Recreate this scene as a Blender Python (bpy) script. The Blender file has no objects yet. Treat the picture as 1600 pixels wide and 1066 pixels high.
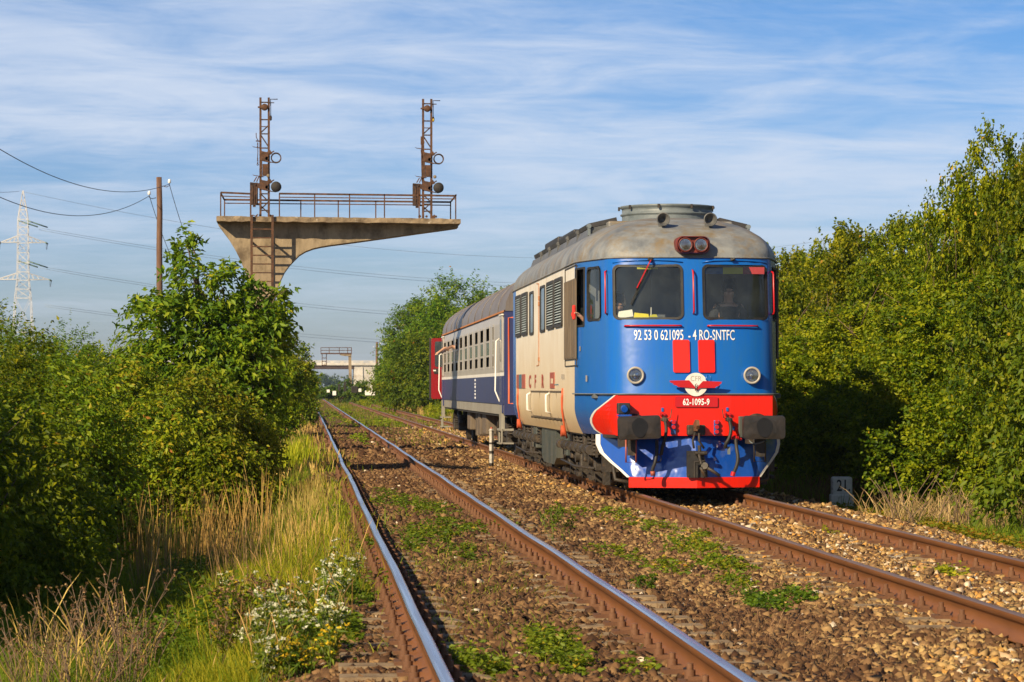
import bpy, bmesh, math, random
import numpy as np
from mathutils import Vector, Matrix, noise as mnoise
R = math.radians
PI = math.pi
random.seed(7)

# ------------------------------------------------------------ camera, sky, sun, exposure
scene = bpy.context.scene
F = 4050.0                       # focal length in pixels of the 1600 px wide photograph
TH = math.atan(320 / F)          # the track runs a little left of the view axis
HZ = 607.0
CAMZ = 1.5
cam_d = bpy.data.cameras.new("camera")
cam = bpy.data.objects.new("camera", cam_d)
scene.collection.objects.link(cam)
cam.location = (0, 0, CAMZ)
cam.rotation_euler = (R(90), 0, -TH)
cam_d.sensor_width = 36
cam_d.lens = 36 * F / 1600
cam_d.shift_y = (HZ - 533) / 1600
cam_d.clip_start = 0.5
cam_d.clip_end = 30000
cam_d.dof.use_dof = True
cam_d.dof.focus_distance = 36.5
cam_d.dof.aperture_fstop = 9.0
scene.camera = cam

SUNV = Vector((-0.88, -1.0, 0.73)).normalized()
SUN_EL = math.asin(SUNV.z)
SUN_AZ = math.atan2(SUNV.x, SUNV.y)
world = bpy.data.worlds.new("World")
scene.world = world
world.use_nodes = True
nt = world.node_tree
nt.nodes.clear()
def wn(t, **k):
    n = nt.nodes.new(t)
    for a, b in k.items():
        setattr(n, a, b)
    return n
sky = wn("ShaderNodeTexSky", sky_type='NISHITA', sun_disc=False)
sky.sun_elevation = SUN_EL
sky.sun_rotation = SUN_AZ
sky.air_density = 1.0
sky.dust_density = 0.6
sky.ozone_density = 2.0
bg = wn("ShaderNodeBackground")
bg.inputs[1].default_value = 0.052
out = wn("ShaderNodeOutputWorld")
tc = wn("ShaderNodeTexCoord")
sep = wn("ShaderNodeSeparateXYZ")
nt.links.new(tc.outputs["Generated"], sep.inputs[0])
def wmath(op, a, b=None, c=None, clamp=False):
    n = wn("ShaderNodeMath", operation=op, use_clamp=clamp)
    for i, v in enumerate((a, b, c)):
        if v is None:
            continue
        if isinstance(v, (int, float)):
            n.inputs[i].default_value = v
        else:
            nt.links.new(v, n.inputs[i])
    return n.outputs[0]
# cloud layer: the view direction carried to a plane high above the ground
zz = wmath('ADD', wmath('MAXIMUM', sep.outputs[2], 0.0), 0.06)
px_ = wmath('DIVIDE', sep.outputs[0], zz)
py_ = wmath('DIVIDE', sep.outputs[1], zz)
comb = wn("ShaderNodeCombineXYZ")
nt.links.new(px_, comb.inputs[0]); nt.links.new(py_, comb.inputs[1])
def wnoise(scale, detail, rough, off, dist=0.0, sx=1.0, sy=1.0, rot=0.0):
    m = wn("ShaderNodeMapping")
    m.inputs["Location"].default_value = off
    m.inputs["Scale"].default_value = (sx, sy, 1)
    m.inputs["Rotation"].default_value = (0, 0, rot)
    nt.links.new(comb.outputs[0], m.inputs[0])
    n = wn("ShaderNodeTexNoise")
    n.inputs["Scale"].default_value = scale
    n.inputs["Detail"].default_value = detail
    n.inputs["Roughness"].default_value = rough
    n.inputs["Distortion"].default_value = dist
    nt.links.new(m.outputs[0], n.inputs["Vector"])
    return n.outputs[0]
big = wnoise(0.55, 3, 0.5, (3.1, 1.7, 0), 0.3, 0.5, 1.0)
fine = wnoise(2.1, 9, 0.62, (7.3, 2.2, 0), 0.8, 1.0, 1.0, 0.25)
rip = wnoise(6.0, 5, 0.6, (1.3, 9.2, 0), 0.8, 0.8, 1.6, -0.3)
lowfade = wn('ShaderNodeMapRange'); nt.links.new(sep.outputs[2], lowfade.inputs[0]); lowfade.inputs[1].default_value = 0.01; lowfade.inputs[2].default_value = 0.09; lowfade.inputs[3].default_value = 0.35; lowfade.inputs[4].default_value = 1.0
highfade = wn('ShaderNodeMapRange'); nt.links.new(sep.outputs[2], highfade.inputs[0]); highfade.inputs[1].default_value = 0.18; highfade.inputs[2].default_value = 0.45; highfade.inputs[3].default_value = 1.0; highfade.inputs[4].default_value = 0.2  # cloud thinned high above the view so it lights the ground less
den = wmath('ADD', wmath('ADD', wmath('MULTIPLY', big, 1.0), wmath('MULTIPLY', fine, 0.62)), wmath('MULTIPLY', rip, 0.18))
mr = wn("ShaderNodeMapRange", interpolation_type='SMOOTHSTEP')
nt.links.new(den, mr.inputs[0])
mr.inputs[1].default_value = 0.64; mr.inputs[2].default_value = 1.17
mr.inputs[3].default_value = 0.0; mr.inputs[4].default_value = 1.0
# sky colour a little bluer than the plain model, dimmed overhead to weaken fill
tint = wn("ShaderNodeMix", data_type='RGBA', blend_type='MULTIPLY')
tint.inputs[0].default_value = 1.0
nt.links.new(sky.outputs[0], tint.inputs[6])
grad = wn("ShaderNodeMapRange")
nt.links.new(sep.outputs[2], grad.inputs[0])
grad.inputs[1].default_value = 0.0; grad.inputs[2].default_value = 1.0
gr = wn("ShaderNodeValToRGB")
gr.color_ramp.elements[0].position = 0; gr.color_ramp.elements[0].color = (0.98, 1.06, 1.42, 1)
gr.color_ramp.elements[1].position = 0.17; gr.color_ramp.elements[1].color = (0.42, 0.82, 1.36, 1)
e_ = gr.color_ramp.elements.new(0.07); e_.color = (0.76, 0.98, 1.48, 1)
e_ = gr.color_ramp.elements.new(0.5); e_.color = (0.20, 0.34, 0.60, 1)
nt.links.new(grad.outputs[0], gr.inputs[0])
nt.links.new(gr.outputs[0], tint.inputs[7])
cmix = wn("ShaderNodeMix", data_type='RGBA')
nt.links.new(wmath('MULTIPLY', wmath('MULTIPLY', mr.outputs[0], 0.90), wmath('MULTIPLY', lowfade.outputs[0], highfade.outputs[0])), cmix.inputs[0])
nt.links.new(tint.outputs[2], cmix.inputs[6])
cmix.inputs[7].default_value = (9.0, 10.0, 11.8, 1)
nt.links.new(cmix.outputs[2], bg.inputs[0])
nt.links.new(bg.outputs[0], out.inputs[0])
world.cycles.sampling_method = 'MANUAL'
world.cycles.sample_map_resolution = 512

sun_d = bpy.data.lights.new("sun", 'SUN')
sun_d.energy = 4.9
sun_d.angle = R(0.5)
sun_d.color = (1.0, 0.80, 0.52)
sun = bpy.data.objects.new("sun", sun_d)
scene.collection.objects.link(sun)
sun.rotation_euler = SUNV.to_track_quat('Z', 'Y').to_euler()
scene.view_settings.view_transform = 'Standard'
scene.view_settings.look = 'None'
scene.view_settings.exposure = 0.60
scene.view_settings.gamma = 1.0
scene.cycles.max_bounces = 6
scene.cycles.transparent_max_bounces = 12
scene.cycles.diffuse_bounces = 3
scene.cycles.use_denoising = True

# ------------------------------------------------------------ pixel (1600 x 1066) to world helpers
ct, st = math.cos(TH), math.sin(TH)
def ray(px, py):
    a = (px - 800) / F
    b = (HZ - py) / F
    return Vector((st + a * ct, ct - a * st, b))
def atX(px, py, X):
    r = ray(px, py); k = X / r.x
    return Vector((X, r.y * k, CAMZ + r.z * k))
def atY(px, py, Y):
    r = ray(px, py); k = Y / r.y
    return Vector((r.x * k, Y, CAMZ + r.z * k))
def atZ(px, py, z):
    r = ray(px, py); k = (z - CAMZ) / r.z
    return Vector((r.x * k, r.y * k, z))

# ------------------------------------------------------------ materials
MATS = {}
class NB:
    def __init__(s, name):
        s.m = bpy.data.materials.new(name); s.m.use_nodes = True
        s.t = s.m.node_tree; s.t.nodes.clear()
        s.out = s.n("ShaderNodeOutputMaterial")
        MATS[name] = s.m
    def n(s, typ, **k):
        x = s.t.nodes.new(typ)
        for a, b in k.items(): setattr(x, a, b)
        return x
    def l(s, a, b): s.t.links.new(a, b)
    def coord(s, scale=(1, 1, 1), kind="Object"):
        c = s.n("ShaderNodeTexCoord"); m = s.n("ShaderNodeMapping")
        m.inputs["Scale"].default_value = scale
        s.l(c.outputs[kind], m.inputs[0]); return m.outputs[0]
    def noise(s, vec, scale, detail=5, rough=0.6):
        x = s.n("ShaderNodeTexNoise"); x.inputs["Scale"].default_value = scale
        x.inputs["Detail"].default_value = detail; x.inputs["Roughness"].default_value = rough
        s.l(vec, x.inputs["Vector"]); return x.outputs[0]
    def ramp(s, fac, stops):
        r = s.n("ShaderNodeValToRGB"); e = r.color_ramp.elements
        while len(e) < len(stops): e.new(0.5)
        for i, (p, c) in enumerate(stops):
            e[i].position = p; e[i].color = (*c, 1) if len(c) == 3 else c
        s.l(fac, r.inputs[0]); return r.outputs[0]
    def mix(s, fac, a, b, blend='MIX'):
        x = s.n("ShaderNodeMix", data_type='RGBA', blend_type=blend)
        for i, v in ((0, fac), (6, a), (7, b)):
            if isinstance(v, (int, float)): x.inputs[i].default_value = v
            elif isinstance(v, tuple): x.inputs[i].default_value = (*v, 1)
            else: s.l(v, x.inputs[i])
        return x.outputs[2]
    def bsdf(s, col, rough=0.6, metal=0.0, spec=0.5, bump=None, bstr=0.3, bdist=0.01):
        p = s.n("ShaderNodeBsdfPrincipled")
        if isinstance(col, tuple): p.inputs["Base Color"].default_value = (*col, 1)
        else: s.l(col, p.inputs["Base Color"])
        if isinstance(rough, (int, float)): p.inputs["Roughness"].default_value = rough
        else: s.l(rough, p.inputs["Roughness"])
        p.inputs["Metallic"].default_value = metal
        p.inputs["Specular IOR Level"].default_value = spec
        if bump is not None:
            b = s.n("ShaderNodeBump"); b.inputs["Strength"].default_value = bstr
            b.inputs["Distance"].default_value = bdist
            s.l(bump, b.inputs["Height"]); s.l(b.outputs[0], p.inputs["Normal"])
        return p.outputs[0]
    def done(s, sh):
        s.l(sh, s.out.inputs["Surface"]); return s.m

def mottled(name, c1, c2, scale=3.0, rough=0.6, metal=0.0, spec=0.5, stretch=(1, 1, 1), bstr=0.2, bdist=0.01, lo=0.35, hi=0.65, c3=None, s3=12.0, t3=(0.6, 0.7)):
    b = NB(name); v = b.coord(stretch)
    n = b.noise(v, scale, 6, 0.65)
    col = b.ramp(n, [(lo, c1), (hi, c2)])
    if c3:
        m = b.noise(b.coord((1, 1, 1)), s3, 5, 0.7)
        k = b.ramp(m, [(t3[0], (0, 0, 0)), (t3[1], (1, 1, 1))])
        col = b.mix(k, col, c3)
    return b.done(b.bsdf(col, rough, metal, spec, b.noise(v, scale * 6, 4), bstr, bdist))

mottled('concrete', (0.20, 0.155, 0.10), (0.35, 0.275, 0.18), 1.5, 0.9, stretch=(2.2, 2.2, 0.6), c3=(0.11, 0.08, 0.05), s3=2.2, t3=(0.48, 0.70), bstr=0.5, bdist=0.02)
mottled('concrete_slab', (0.13, 0.095, 0.06), (0.31, 0.235, 0.15), 4.0, 0.95, c3=(0.45, 0.40, 0.32), s3=6, t3=(0.58, 0.66), bstr=0.6, bdist=0.02)
mottled('sleeper_concrete', (0.17, 0.115, 0.065), (0.32, 0.235, 0.14), 6.0, 0.95, bstr=0.5)
mottled('white_stone', (0.70, 0.69, 0.64), (0.80, 0.79, 0.74), 8.0, 0.85, c3=(0.35, 0.33, 0.28), s3=9, t3=(0.58, 0.7), bstr=0.4)
mottled('bridge_white', (0.42, 0.40, 0.36), (0.66, 0.64, 0.60), 0.25, 0.9, c3=(0.33, 0.29, 0.24), s3=0.6, t3=(0.55, 0.7))
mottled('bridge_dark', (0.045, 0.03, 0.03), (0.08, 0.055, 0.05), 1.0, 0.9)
mottled('rust', (0.038, 0.019, 0.012), (0.125, 0.056, 0.026), 9.0, 0.85, c3=(0.05, 0.03, 0.025), s3=7, t3=(0.55, 0.7), bstr=0.5, bdist=0.004)
mottled('rust_dark', (0.02, 0.013, 0.011), (0.07, 0.035, 0.022), 9.0, 0.8, bstr=0.4, bdist=0.004)
mottled('rail_web', (0.15, 0.055, 0.015), (0.22, 0.085, 0.025), 5.0, 0.6, stretch=(1, 0.15, 1), bstr=0.3, bdist=0.003)
mottled('fastening', (0.10, 0.042, 0.02), (0.17, 0.08, 0.038), 9.0, 0.8)
def railtop(name, c1, c2, rough, metal):
    b = NB(name); v = b.coord((6, 0.12, 1))
    n = b.noise(v, 4.0, 4, 0.5)
    col = b.ramp(n, [(0.35, c1), (0.65, c2)])
    r = b.ramp(n, [(0.3, (rough,) * 3), (0.7, (rough + 0.15,) * 3)])
    return b.done(b.bsdf(col, r, metal, 0.6))
railtop('rail_top_bright', (0.74, 0.75, 0.79), (0.62, 0.63, 0.68), 0.18, 1.0)
railtop('rail_top_dull', (0.22, 0.14, 0.11), (0.30, 0.21, 0.18), 0.42, 0.5)
mottled('wood_pole', (0.10, 0.05, 0.032), (0.19, 0.11, 0.07), 2.0, 0.9, stretch=(6, 6, 0.6), bstr=0.6, bdist=0.02)
mottled('galvanised', (0.42, 0.43, 0.46), (0.58, 0.59, 0.61), 0.6, 0.55)
mottled('porcelain', (0.75, 0.75, 0.72), (0.85, 0.85, 0.82), 9.0, 0.25)
mottled('wire', (0.05, 0.05, 0.055), (0.09, 0.09, 0.095), 9.0, 0.6)
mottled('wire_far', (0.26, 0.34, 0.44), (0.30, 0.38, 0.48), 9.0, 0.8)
mottled('insulator', (0.09, 0.16, 0.14), (0.14, 0.22, 0.19), 9.0, 0.4)
# vehicle paints: thin vertical streaks of dirt
def paint(name, base, dirt, rough=0.3, amount=0.5, spec=0.5, low=None, coat=0.0, bump=0.05, bs=2.0):
    b = NB(name)
    n = b.noise(b.coord((9, 9, 0.7)), 2.0, 7, 0.62)
    k = b.ramp(n, [(0.42, (0, 0, 0)), (0.72, (amount,) * 3)])
    col = b.mix(k, base, dirt)
    n2 = b.noise(b.coord((1, 1, 1)), 1.3, 5, 0.6)
    k2 = b.ramp(n2, [(0.4, (0, 0, 0)), (0.8, (amount * 0.7,) * 3)])
    col = b.mix(k2, col, dirt)
    n3 = b.noise(b.coord((1, 1, 1)), 30.0, 3, 0.5)
    k3 = b.ramp(n3, [(0.70, (0, 0, 0)), (0.74, (0.8, 0.8, 0.8))])
    col = b.mix(k3, col, dirt)
    if low:                                    # brake dust thrown up from the wheels
        c = b.n("ShaderNodeTexCoord"); s = b.n("ShaderNodeSeparateXYZ"); b.l(c.outputs["Object"], s.inputs[0])
        a = b.n("ShaderNodeMath", operation='MULTIPLY_ADD'); b.l(n, a.inputs[0]); a.inputs[1].default_value = 1.0; b.l(s.outputs[2], a.inputs[2])
        m = b.ramp(a.outputs[0], [(0.0, (1, 1, 1)), (1.0, (0, 0, 0))])
        m = b.n("ShaderNodeMapRange"); b.l(a.outputs[0], m.inputs[0])
        m.inputs[1].default_value = low[0]; m.inputs[2].default_value = low[1]; m.inputs[3].default_value = low[2]; m.inputs[4].default_value = 0
        col = b.mix(m.outputs[0], col, low[3])
    sh = b.bsdf(col, rough, 0.0, spec, b.noise(b.coord((1, 1, 1)), bs, 3), bump, 0.05)
    if coat: sh.node.inputs["Coat Weight"].default_value = coat; sh.node.inputs["Coat Roughness"].default_value = 0.06
    return b.done(sh)
paint('blue_paint', (0.004, 0.115, 0.50), (0.02, 0.13, 0.34), 0.27, 0.50, low=(0.9, 1.9, 0.75, (0.05, 0.045, 0.05)), bump=0.10)
paint('blue_gloss', (0.006, 0.07, 0.42), (0.02, 0.07, 0.25), 0.18, 0.25, spec=1.0, coat=1.0, bump=0.55, bs=2.0)
paint('red_paint', (0.74, 0.014, 0.002), (0.42, 0.012, 0.006), 0.35, 0.35, bump=0.06)
paint('door_red', (0.26, 0.006, 0.010), (0.15, 0.01, 0.012), 0.35, 0.5)
paint('lamp_rim', (0.42, 0.40, 0.36), (0.2, 0.16, 0.12), 0.4, 0.6)
paint('red_metal', (0.48, 0.008, 0.012), (0.35, 0.02, 0.02), 0.3, 0.4)
paint('cream_paint', (0.80, 0.78, 0.71), (0.52, 0.40, 0.24), 0.42, 0.62, low=(0.9, 3.2, 0.85, (0.56, 0.37, 0.14)), bump=0.12)
paint('white_paint', (0.74, 0.73, 0.70), (0.5, 0.45, 0.38), 0.4, 0.3)
paint('side_window_brown', (0.17, 0.13, 0.09), (0.06, 0.045, 0.035), 0.7, 0.8)
paint('coach_silver', (0.40, 0.385, 0.36), (0.25, 0.20, 0.15), 0.35, 0.5, bump=0.15)
paint('coach_blue', (0.022, 0.035, 0.14), (0.05, 0.05, 0.09), 0.42, 0.7, bump=0.1)
paint('coach_grey', (0.30, 0.29, 0.25), (0.15, 0.12, 0.09), 0.6, 0.6)
paint('coach_roof', (0.17, 0.155, 0.145), (0.09, 0.06, 0.05), 0.45, 0.7)
mottled('roof_grey', (0.12, 0.135, 0.155), (0.27, 0.285, 0.29), 2.2, 0.52, c3=(0.20, 0.145, 0.07), s3=2.6, t3=(0.46, 0.70), spec=0.5, bstr=0.35, bdist=0.02)
mottled('fan_grey', (0.10, 0.125, 0.14), (0.18, 0.21, 0.225), 3, 0.5)
mottled('roof_black', (0.018, 0.018, 0.02), (0.045, 0.043, 0.045), 4, 0.6)
mottled('rubber', (0.012, 0.012, 0.013), (0.03, 0.028, 0.027), 6, 0.6)
mottled('grimy_steel', (0.016, 0.014, 0.013), (0.055, 0.044, 0.034), 3, 0.6, c3=(0.11, 0.07, 0.035), s3=5, t3=(0.55, 0.72), bstr=0.5, bdist=0.02)
mottled('underframe_black', (0.012, 0.011, 0.011), (0.03, 0.026, 0.024), 3, 0.8)
mottled('tank_green', (0.04, 0.055, 0.055), (0.10, 0.10, 0.085), 3, 0.45, stretch=(1, 1, 0.3))
mottled('buffer_iron', (0.012, 0.011, 0.010), (0.034, 0.028, 0.025), 7, 0.42, bstr=0.4, bdist=0.006)
mottled('grease', (0.006, 0.006, 0.006), (0.012, 0.011, 0.011), 7, 0.35, bstr=0.3, bdist=0.004)
mottled('orange_rust', (0.35, 0.13, 0.05), (0.45, 0.2, 0.08), 7, 0.8)
mottled('orange_pipe', (0.62, 0.09, 0.03), (0.50, 0.13, 0.06), 7, 0.5)
mottled('sign_red', (0.30, 0.06, 0.04), (0.38, 0.11, 0.07), 9, 0.5)
mottled('sign_blue', (0.05, 0.13, 0.18), (0.08, 0.17, 0.24), 9, 0.5)
mottled('lettering_red', (0.33, 0.05, 0.03), (0.42, 0.09, 0.05), 9, 0.6)
mottled('lettering_white', (0.72, 0.74, 0.78), (0.82, 0.83, 0.85), 9, 0.5)
mottled('lettering_black', (0.015, 0.015, 0.015), (0.03, 0.03, 0.03), 9, 0.6)
mottled('lettering_grey', (0.25, 0.23, 0.2), (0.33, 0.3, 0.26), 9, 0.6)
mottled('interior_dark', (0.035, 0.037, 0.04), (0.06, 0.062, 0.065), 2, 0.8)
mottled('interior_panel', (0.09, 0.10, 0.11), (0.13, 0.14, 0.15), 2, 0.7)
mottled('paper', (0.75, 0.73, 0.66), (0.82, 0.80, 0.74), 9, 0.8)
mottled('yellow_paper', (0.78, 0.66, 0.02), (0.85, 0.72, 0.03), 9, 0.7)
mottled('visor_blue', (0.02, 0.08, 0.2), (0.03, 0.1, 0.24), 9, 0.8)
mottled('visor_yellow', (0.5, 0.48, 0.03), (0.55, 0.5, 0.04), 9, 0.8)
mottled('visor_red', (0.3, 0.03, 0.04), (0.35, 0.04, 0.05), 9, 0.8)
mottled('skin', (0.58, 0.32, 0.21), (0.66, 0.39, 0.27), 20, 0.5)
mottled('hair_dark', (0.02, 0.015, 0.012), (0.04, 0.03, 0.022), 60, 0.6, stretch=(1, 1, 0.3))
mottled('polo_black', (0.02, 0.022, 0.03), (0.035, 0.037, 0.045), 30, 0.85)
mottled('shirt_grey', (0.16, 0.17, 0.2), (0.2, 0.21, 0.25), 30, 0.85)
mottled('red_cloth', (0.6, 0.02, 0.015), (0.7, 0.03, 0.02), 30, 0.8)
mottled('eye_white', (0.7, 0.68, 0.65), (0.75, 0.73, 0.7), 9, 0.3)
def glass(name, tint=(0.75, 0.8, 0.8), refl=0.10, dirt=(0.32, 0.33, 0.33), dk=0.10):
    b = NB(name)
    tr = b.n("ShaderNodeBsdfTransparent"); tr.inputs[0].default_value = (*tint, 1)
    gl = b.n("ShaderNodeBsdfGlossy"); gl.inputs["Roughness"].default_value = 0.02
    df = b.n("ShaderNodeBsdfDiffuse"); df.inputs[0].default_value = (*dirt, 1)
    fr = b.n("ShaderNodeFresnel"); fr.inputs[0].default_value = 1.5
    a = b.n("ShaderNodeMath", operation='ADD'); b.l(fr.outputs[0], a.inputs[0]); a.inputs[1].default_value = refl - 0.04
    m1 = b.n("ShaderNodeMixShader"); b.l(a.outputs[0], m1.inputs[0]); b.l(tr.outputs[0], m1.inputs[1]); b.l(gl.outputs[0], m1.inputs[2])
    n = b.noise(b.coord((1, 1, 1)), 3.0, 6, 0.65)
    k = b.ramp(n, [(0.3, (dk * 0.4,) * 3), (0.75, (dk * 1.8,) * 3)])
    m2 = b.n("ShaderNodeMixShader"); b.l(k, m2.inputs[0]); b.l(m1.outputs[0], m2.inputs[1]); b.l(df.outputs[0], m2.inputs[2])
    return b.done(m2.outputs[0])
glass('cab_glass_hazed', (0.88, 0.92, 0.92), 0.06, (0.30, 0.36, 0.36), 0.05)  # dirt tone also carries reflected sky haze, painted as a pale film
glass('coach_glass', (0.60, 0.66, 0.55), 0.03, (0.25, 0.26, 0.22), 0.03)
glass('lamp_glass', (0.8, 0.85, 0.85), 0.2, (0.5, 0.5, 0.5), 0.05)
mottled('lamp_maroon', (0.10, 0.018, 0.015), (0.17, 0.03, 0.022), 9, 0.5)
mottled('horn_grey', (0.07, 0.075, 0.08), (0.13, 0.13, 0.13), 6, 0.5)
mottled('pane_bush_reflection', (0.035, 0.055, 0.028), (0.085, 0.11, 0.06), 0.8, 0.25, spec=0.15)  # opaque green stands in for bushes mirrored in the coach panes
b = NB('mirror_bowl'); b.done(b.bsdf((0.75, 0.76, 0.74), 0.12, 1.0))
b = NB('dark_glass'); b.done(b.bsdf((0.035, 0.05, 0.06), 0.06, 0.0, 0.8))
b = NB('blue_glass'); b.done(b.bsdf((0.10, 0.14, 0.19), 0.08, 0.0, 0.8))

def leafmat(name, stops, trans=0.35, rough=0.5, spec=0.22):
    b = NB(name)
    a = b.n("ShaderNodeAttribute"); a.attribute_name = "tint"
    col = b.ramp(a.outputs["Fac"], stops)
    oi = b.n("ShaderNodeObjectInfo"); hs = b.n("ShaderNodeHueSaturation")
    for nm_, lo_, hi_, src in (("Hue", 0.482, 0.512, 0), ("Value", 0.78, 1.22, 1)):
        q = b.n("ShaderNodeMath", operation='FRACT'); w = b.n("ShaderNodeMath", operation='MULTIPLY'); b.l(oi.outputs["Random"], w.inputs[0]); w.inputs[1].default_value = 1 + src * 6.37; b.l(w.outputs[0], q.inputs[0])
        mr_ = b.n("ShaderNodeMapRange"); b.l(q.outputs[0], mr_.inputs[0]); mr_.inputs[3].default_value = lo_; mr_.inputs[4].default_value = hi_; b.l(mr_.outputs[0], hs.inputs[nm_])
    b.l(col, hs.inputs["Color"]); col = hs.outputs[0]
    p = b.bsdf(col, rough, 0.0, spec)
    t = b.n("ShaderNodeBsdfTranslucent")
    yc = b.mix(0.35, col, (0.55, 0.6, 0.05), 'MIX')
    br = b.mix(1.0, yc, (0.9, 1.0, 0.5), 'MULTIPLY')
    b.l(br, t.inputs[0])
    m = b.n("ShaderNodeMixShader"); m.inputs[0].default_value = trans
    b.l(p, m.inputs[1]); b.l(t.outputs[0], m.inputs[2])
    return b.done(m.outputs[0])
leafmat('walnut_leaf', [(0, (0.030, 0.075, 0.006)), (0.45, (0.085, 0.165, 0.008)), (0.85, (0.22, 0.30, 0.014)), (0.97, (0.45, 0.38, 0.03))])
leafmat('bush_leaf', [(0, (0.032, 0.068, 0.004)), (0.45, (0.108, 0.165, 0.005)), (0.88, (0.27, 0.29, 0.008)), (0.97, (0.45, 0.28, 0.02))])
leafmat('dogwood_leaf', [(0, (0.042, 0.082, 0.004)), (0.45, (0.115, 0.180, 0.006)), (0.85, (0.30, 0.32, 0.012)), (0.95, (0.36, 0.14, 0.03))])
leafmat('acacia_leaf', [(0, (0.036, 0.095, 0.006)), (0.5, (0.085, 0.175, 0.007)), (0.88, (0.20, 0.26, 0.010)), (0.97, (0.32, 0.13, 0.02))])
leafmat('far_leaf', [(0, (0.03, 0.075, 0.01)), (0.5, (0.065, 0.13, 0.015)), (0.95, (0.14, 0.19, 0.02))])
leafmat('fresh_leaf', [(0, (0.045, 0.095, 0.008)), (0.5, (0.11, 0.185, 0.012)), (0.9, (0.24, 0.30, 0.02)), (0.98, (0.45, 0.35, 0.03))])
leafmat('grass_green', [(0, (0.05, 0.105, 0.006)), (0.5, (0.14, 0.22, 0.010)), (0.9, (0.32, 0.36, 0.02)), (1.0, (0.42, 0.32, 0.07))], 0.4, 0.6, 0.25)
leafmat('grass_dry', [(0, (0.20, 0.11, 0.035)), (0.5, (0.40, 0.26, 0.075)), (1.0, (0.58, 0.42, 0.14))], 0.25, 0.7, 0.2)
leafmat('weed_brown', [(0, (0.09, 0.05, 0.03)), (0.5, (0.22, 0.13, 0.065)), (1.0, (0.42, 0.28, 0.14))], 0.2, 0.7, 0.2)
leafmat('yellow_plant', [(0, (0.13, 0.19, 0.008)), (0.5, (0.28, 0.31, 0.012)), (1.0, (0.52, 0.46, 0.03))], 0.4, 0.6, 0.2)
leafmat('petal_white', [(0, (0.58, 0.58, 0.42)), (1.0, (0.80, 0.80, 0.66))], 0.3, 0.7, 0.2)
leafmat('petal_yellow', [(0, (0.65, 0.42, 0.02)), (1.0, (0.78, 0.62, 0.04))], 0.3, 0.7, 0.2)
leafmat('creeper_orange', [(0, (0.06, 0.13, 0.008)), (0.4, (0.16, 0.23, 0.012)), (0.75, (0.35, 0.29, 0.02)), (1.0, (0.46, 0.20, 0.025))])
mottled('bark', (0.07, 0.05, 0.035), (0.16, 0.12, 0.08), 6, 0.9, stretch=(3, 3, 0.5), bstr=0.7, bdist=0.02)
mottled('twig', (0.12, 0.075, 0.045), (0.22, 0.15, 0.10), 9, 0.9)
b = NB('stone')
a = b.n("ShaderNodeAttribute"); a.attribute_name = "tint"
col = b.ramp(a.outputs["Fac"], [(0, (0.070, 0.033, 0.016)), (0.30, (0.165, 0.09, 0.042)), (0.55, (0.32, 0.20, 0.09)), (0.80, (0.50, 0.345, 0.14)), (0.93, (0.56, 0.27, 0.05)), (0.985, (0.66, 0.57, 0.44))])
col = b.mix(0.5, col, b.ramp(b.noise(b.coord((1, 1, 1)), 40, 4), [(0.3, (0.55, 0.5, 0.45)), (0.7, (1.15, 1.12, 1.05))]), 'MULTIPLY')
b.done(b.bsdf(col, 0.85, 0, 0.3, b.noise(b.coord((1, 1, 1)), 90, 4), 0.5, 0.004))

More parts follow.
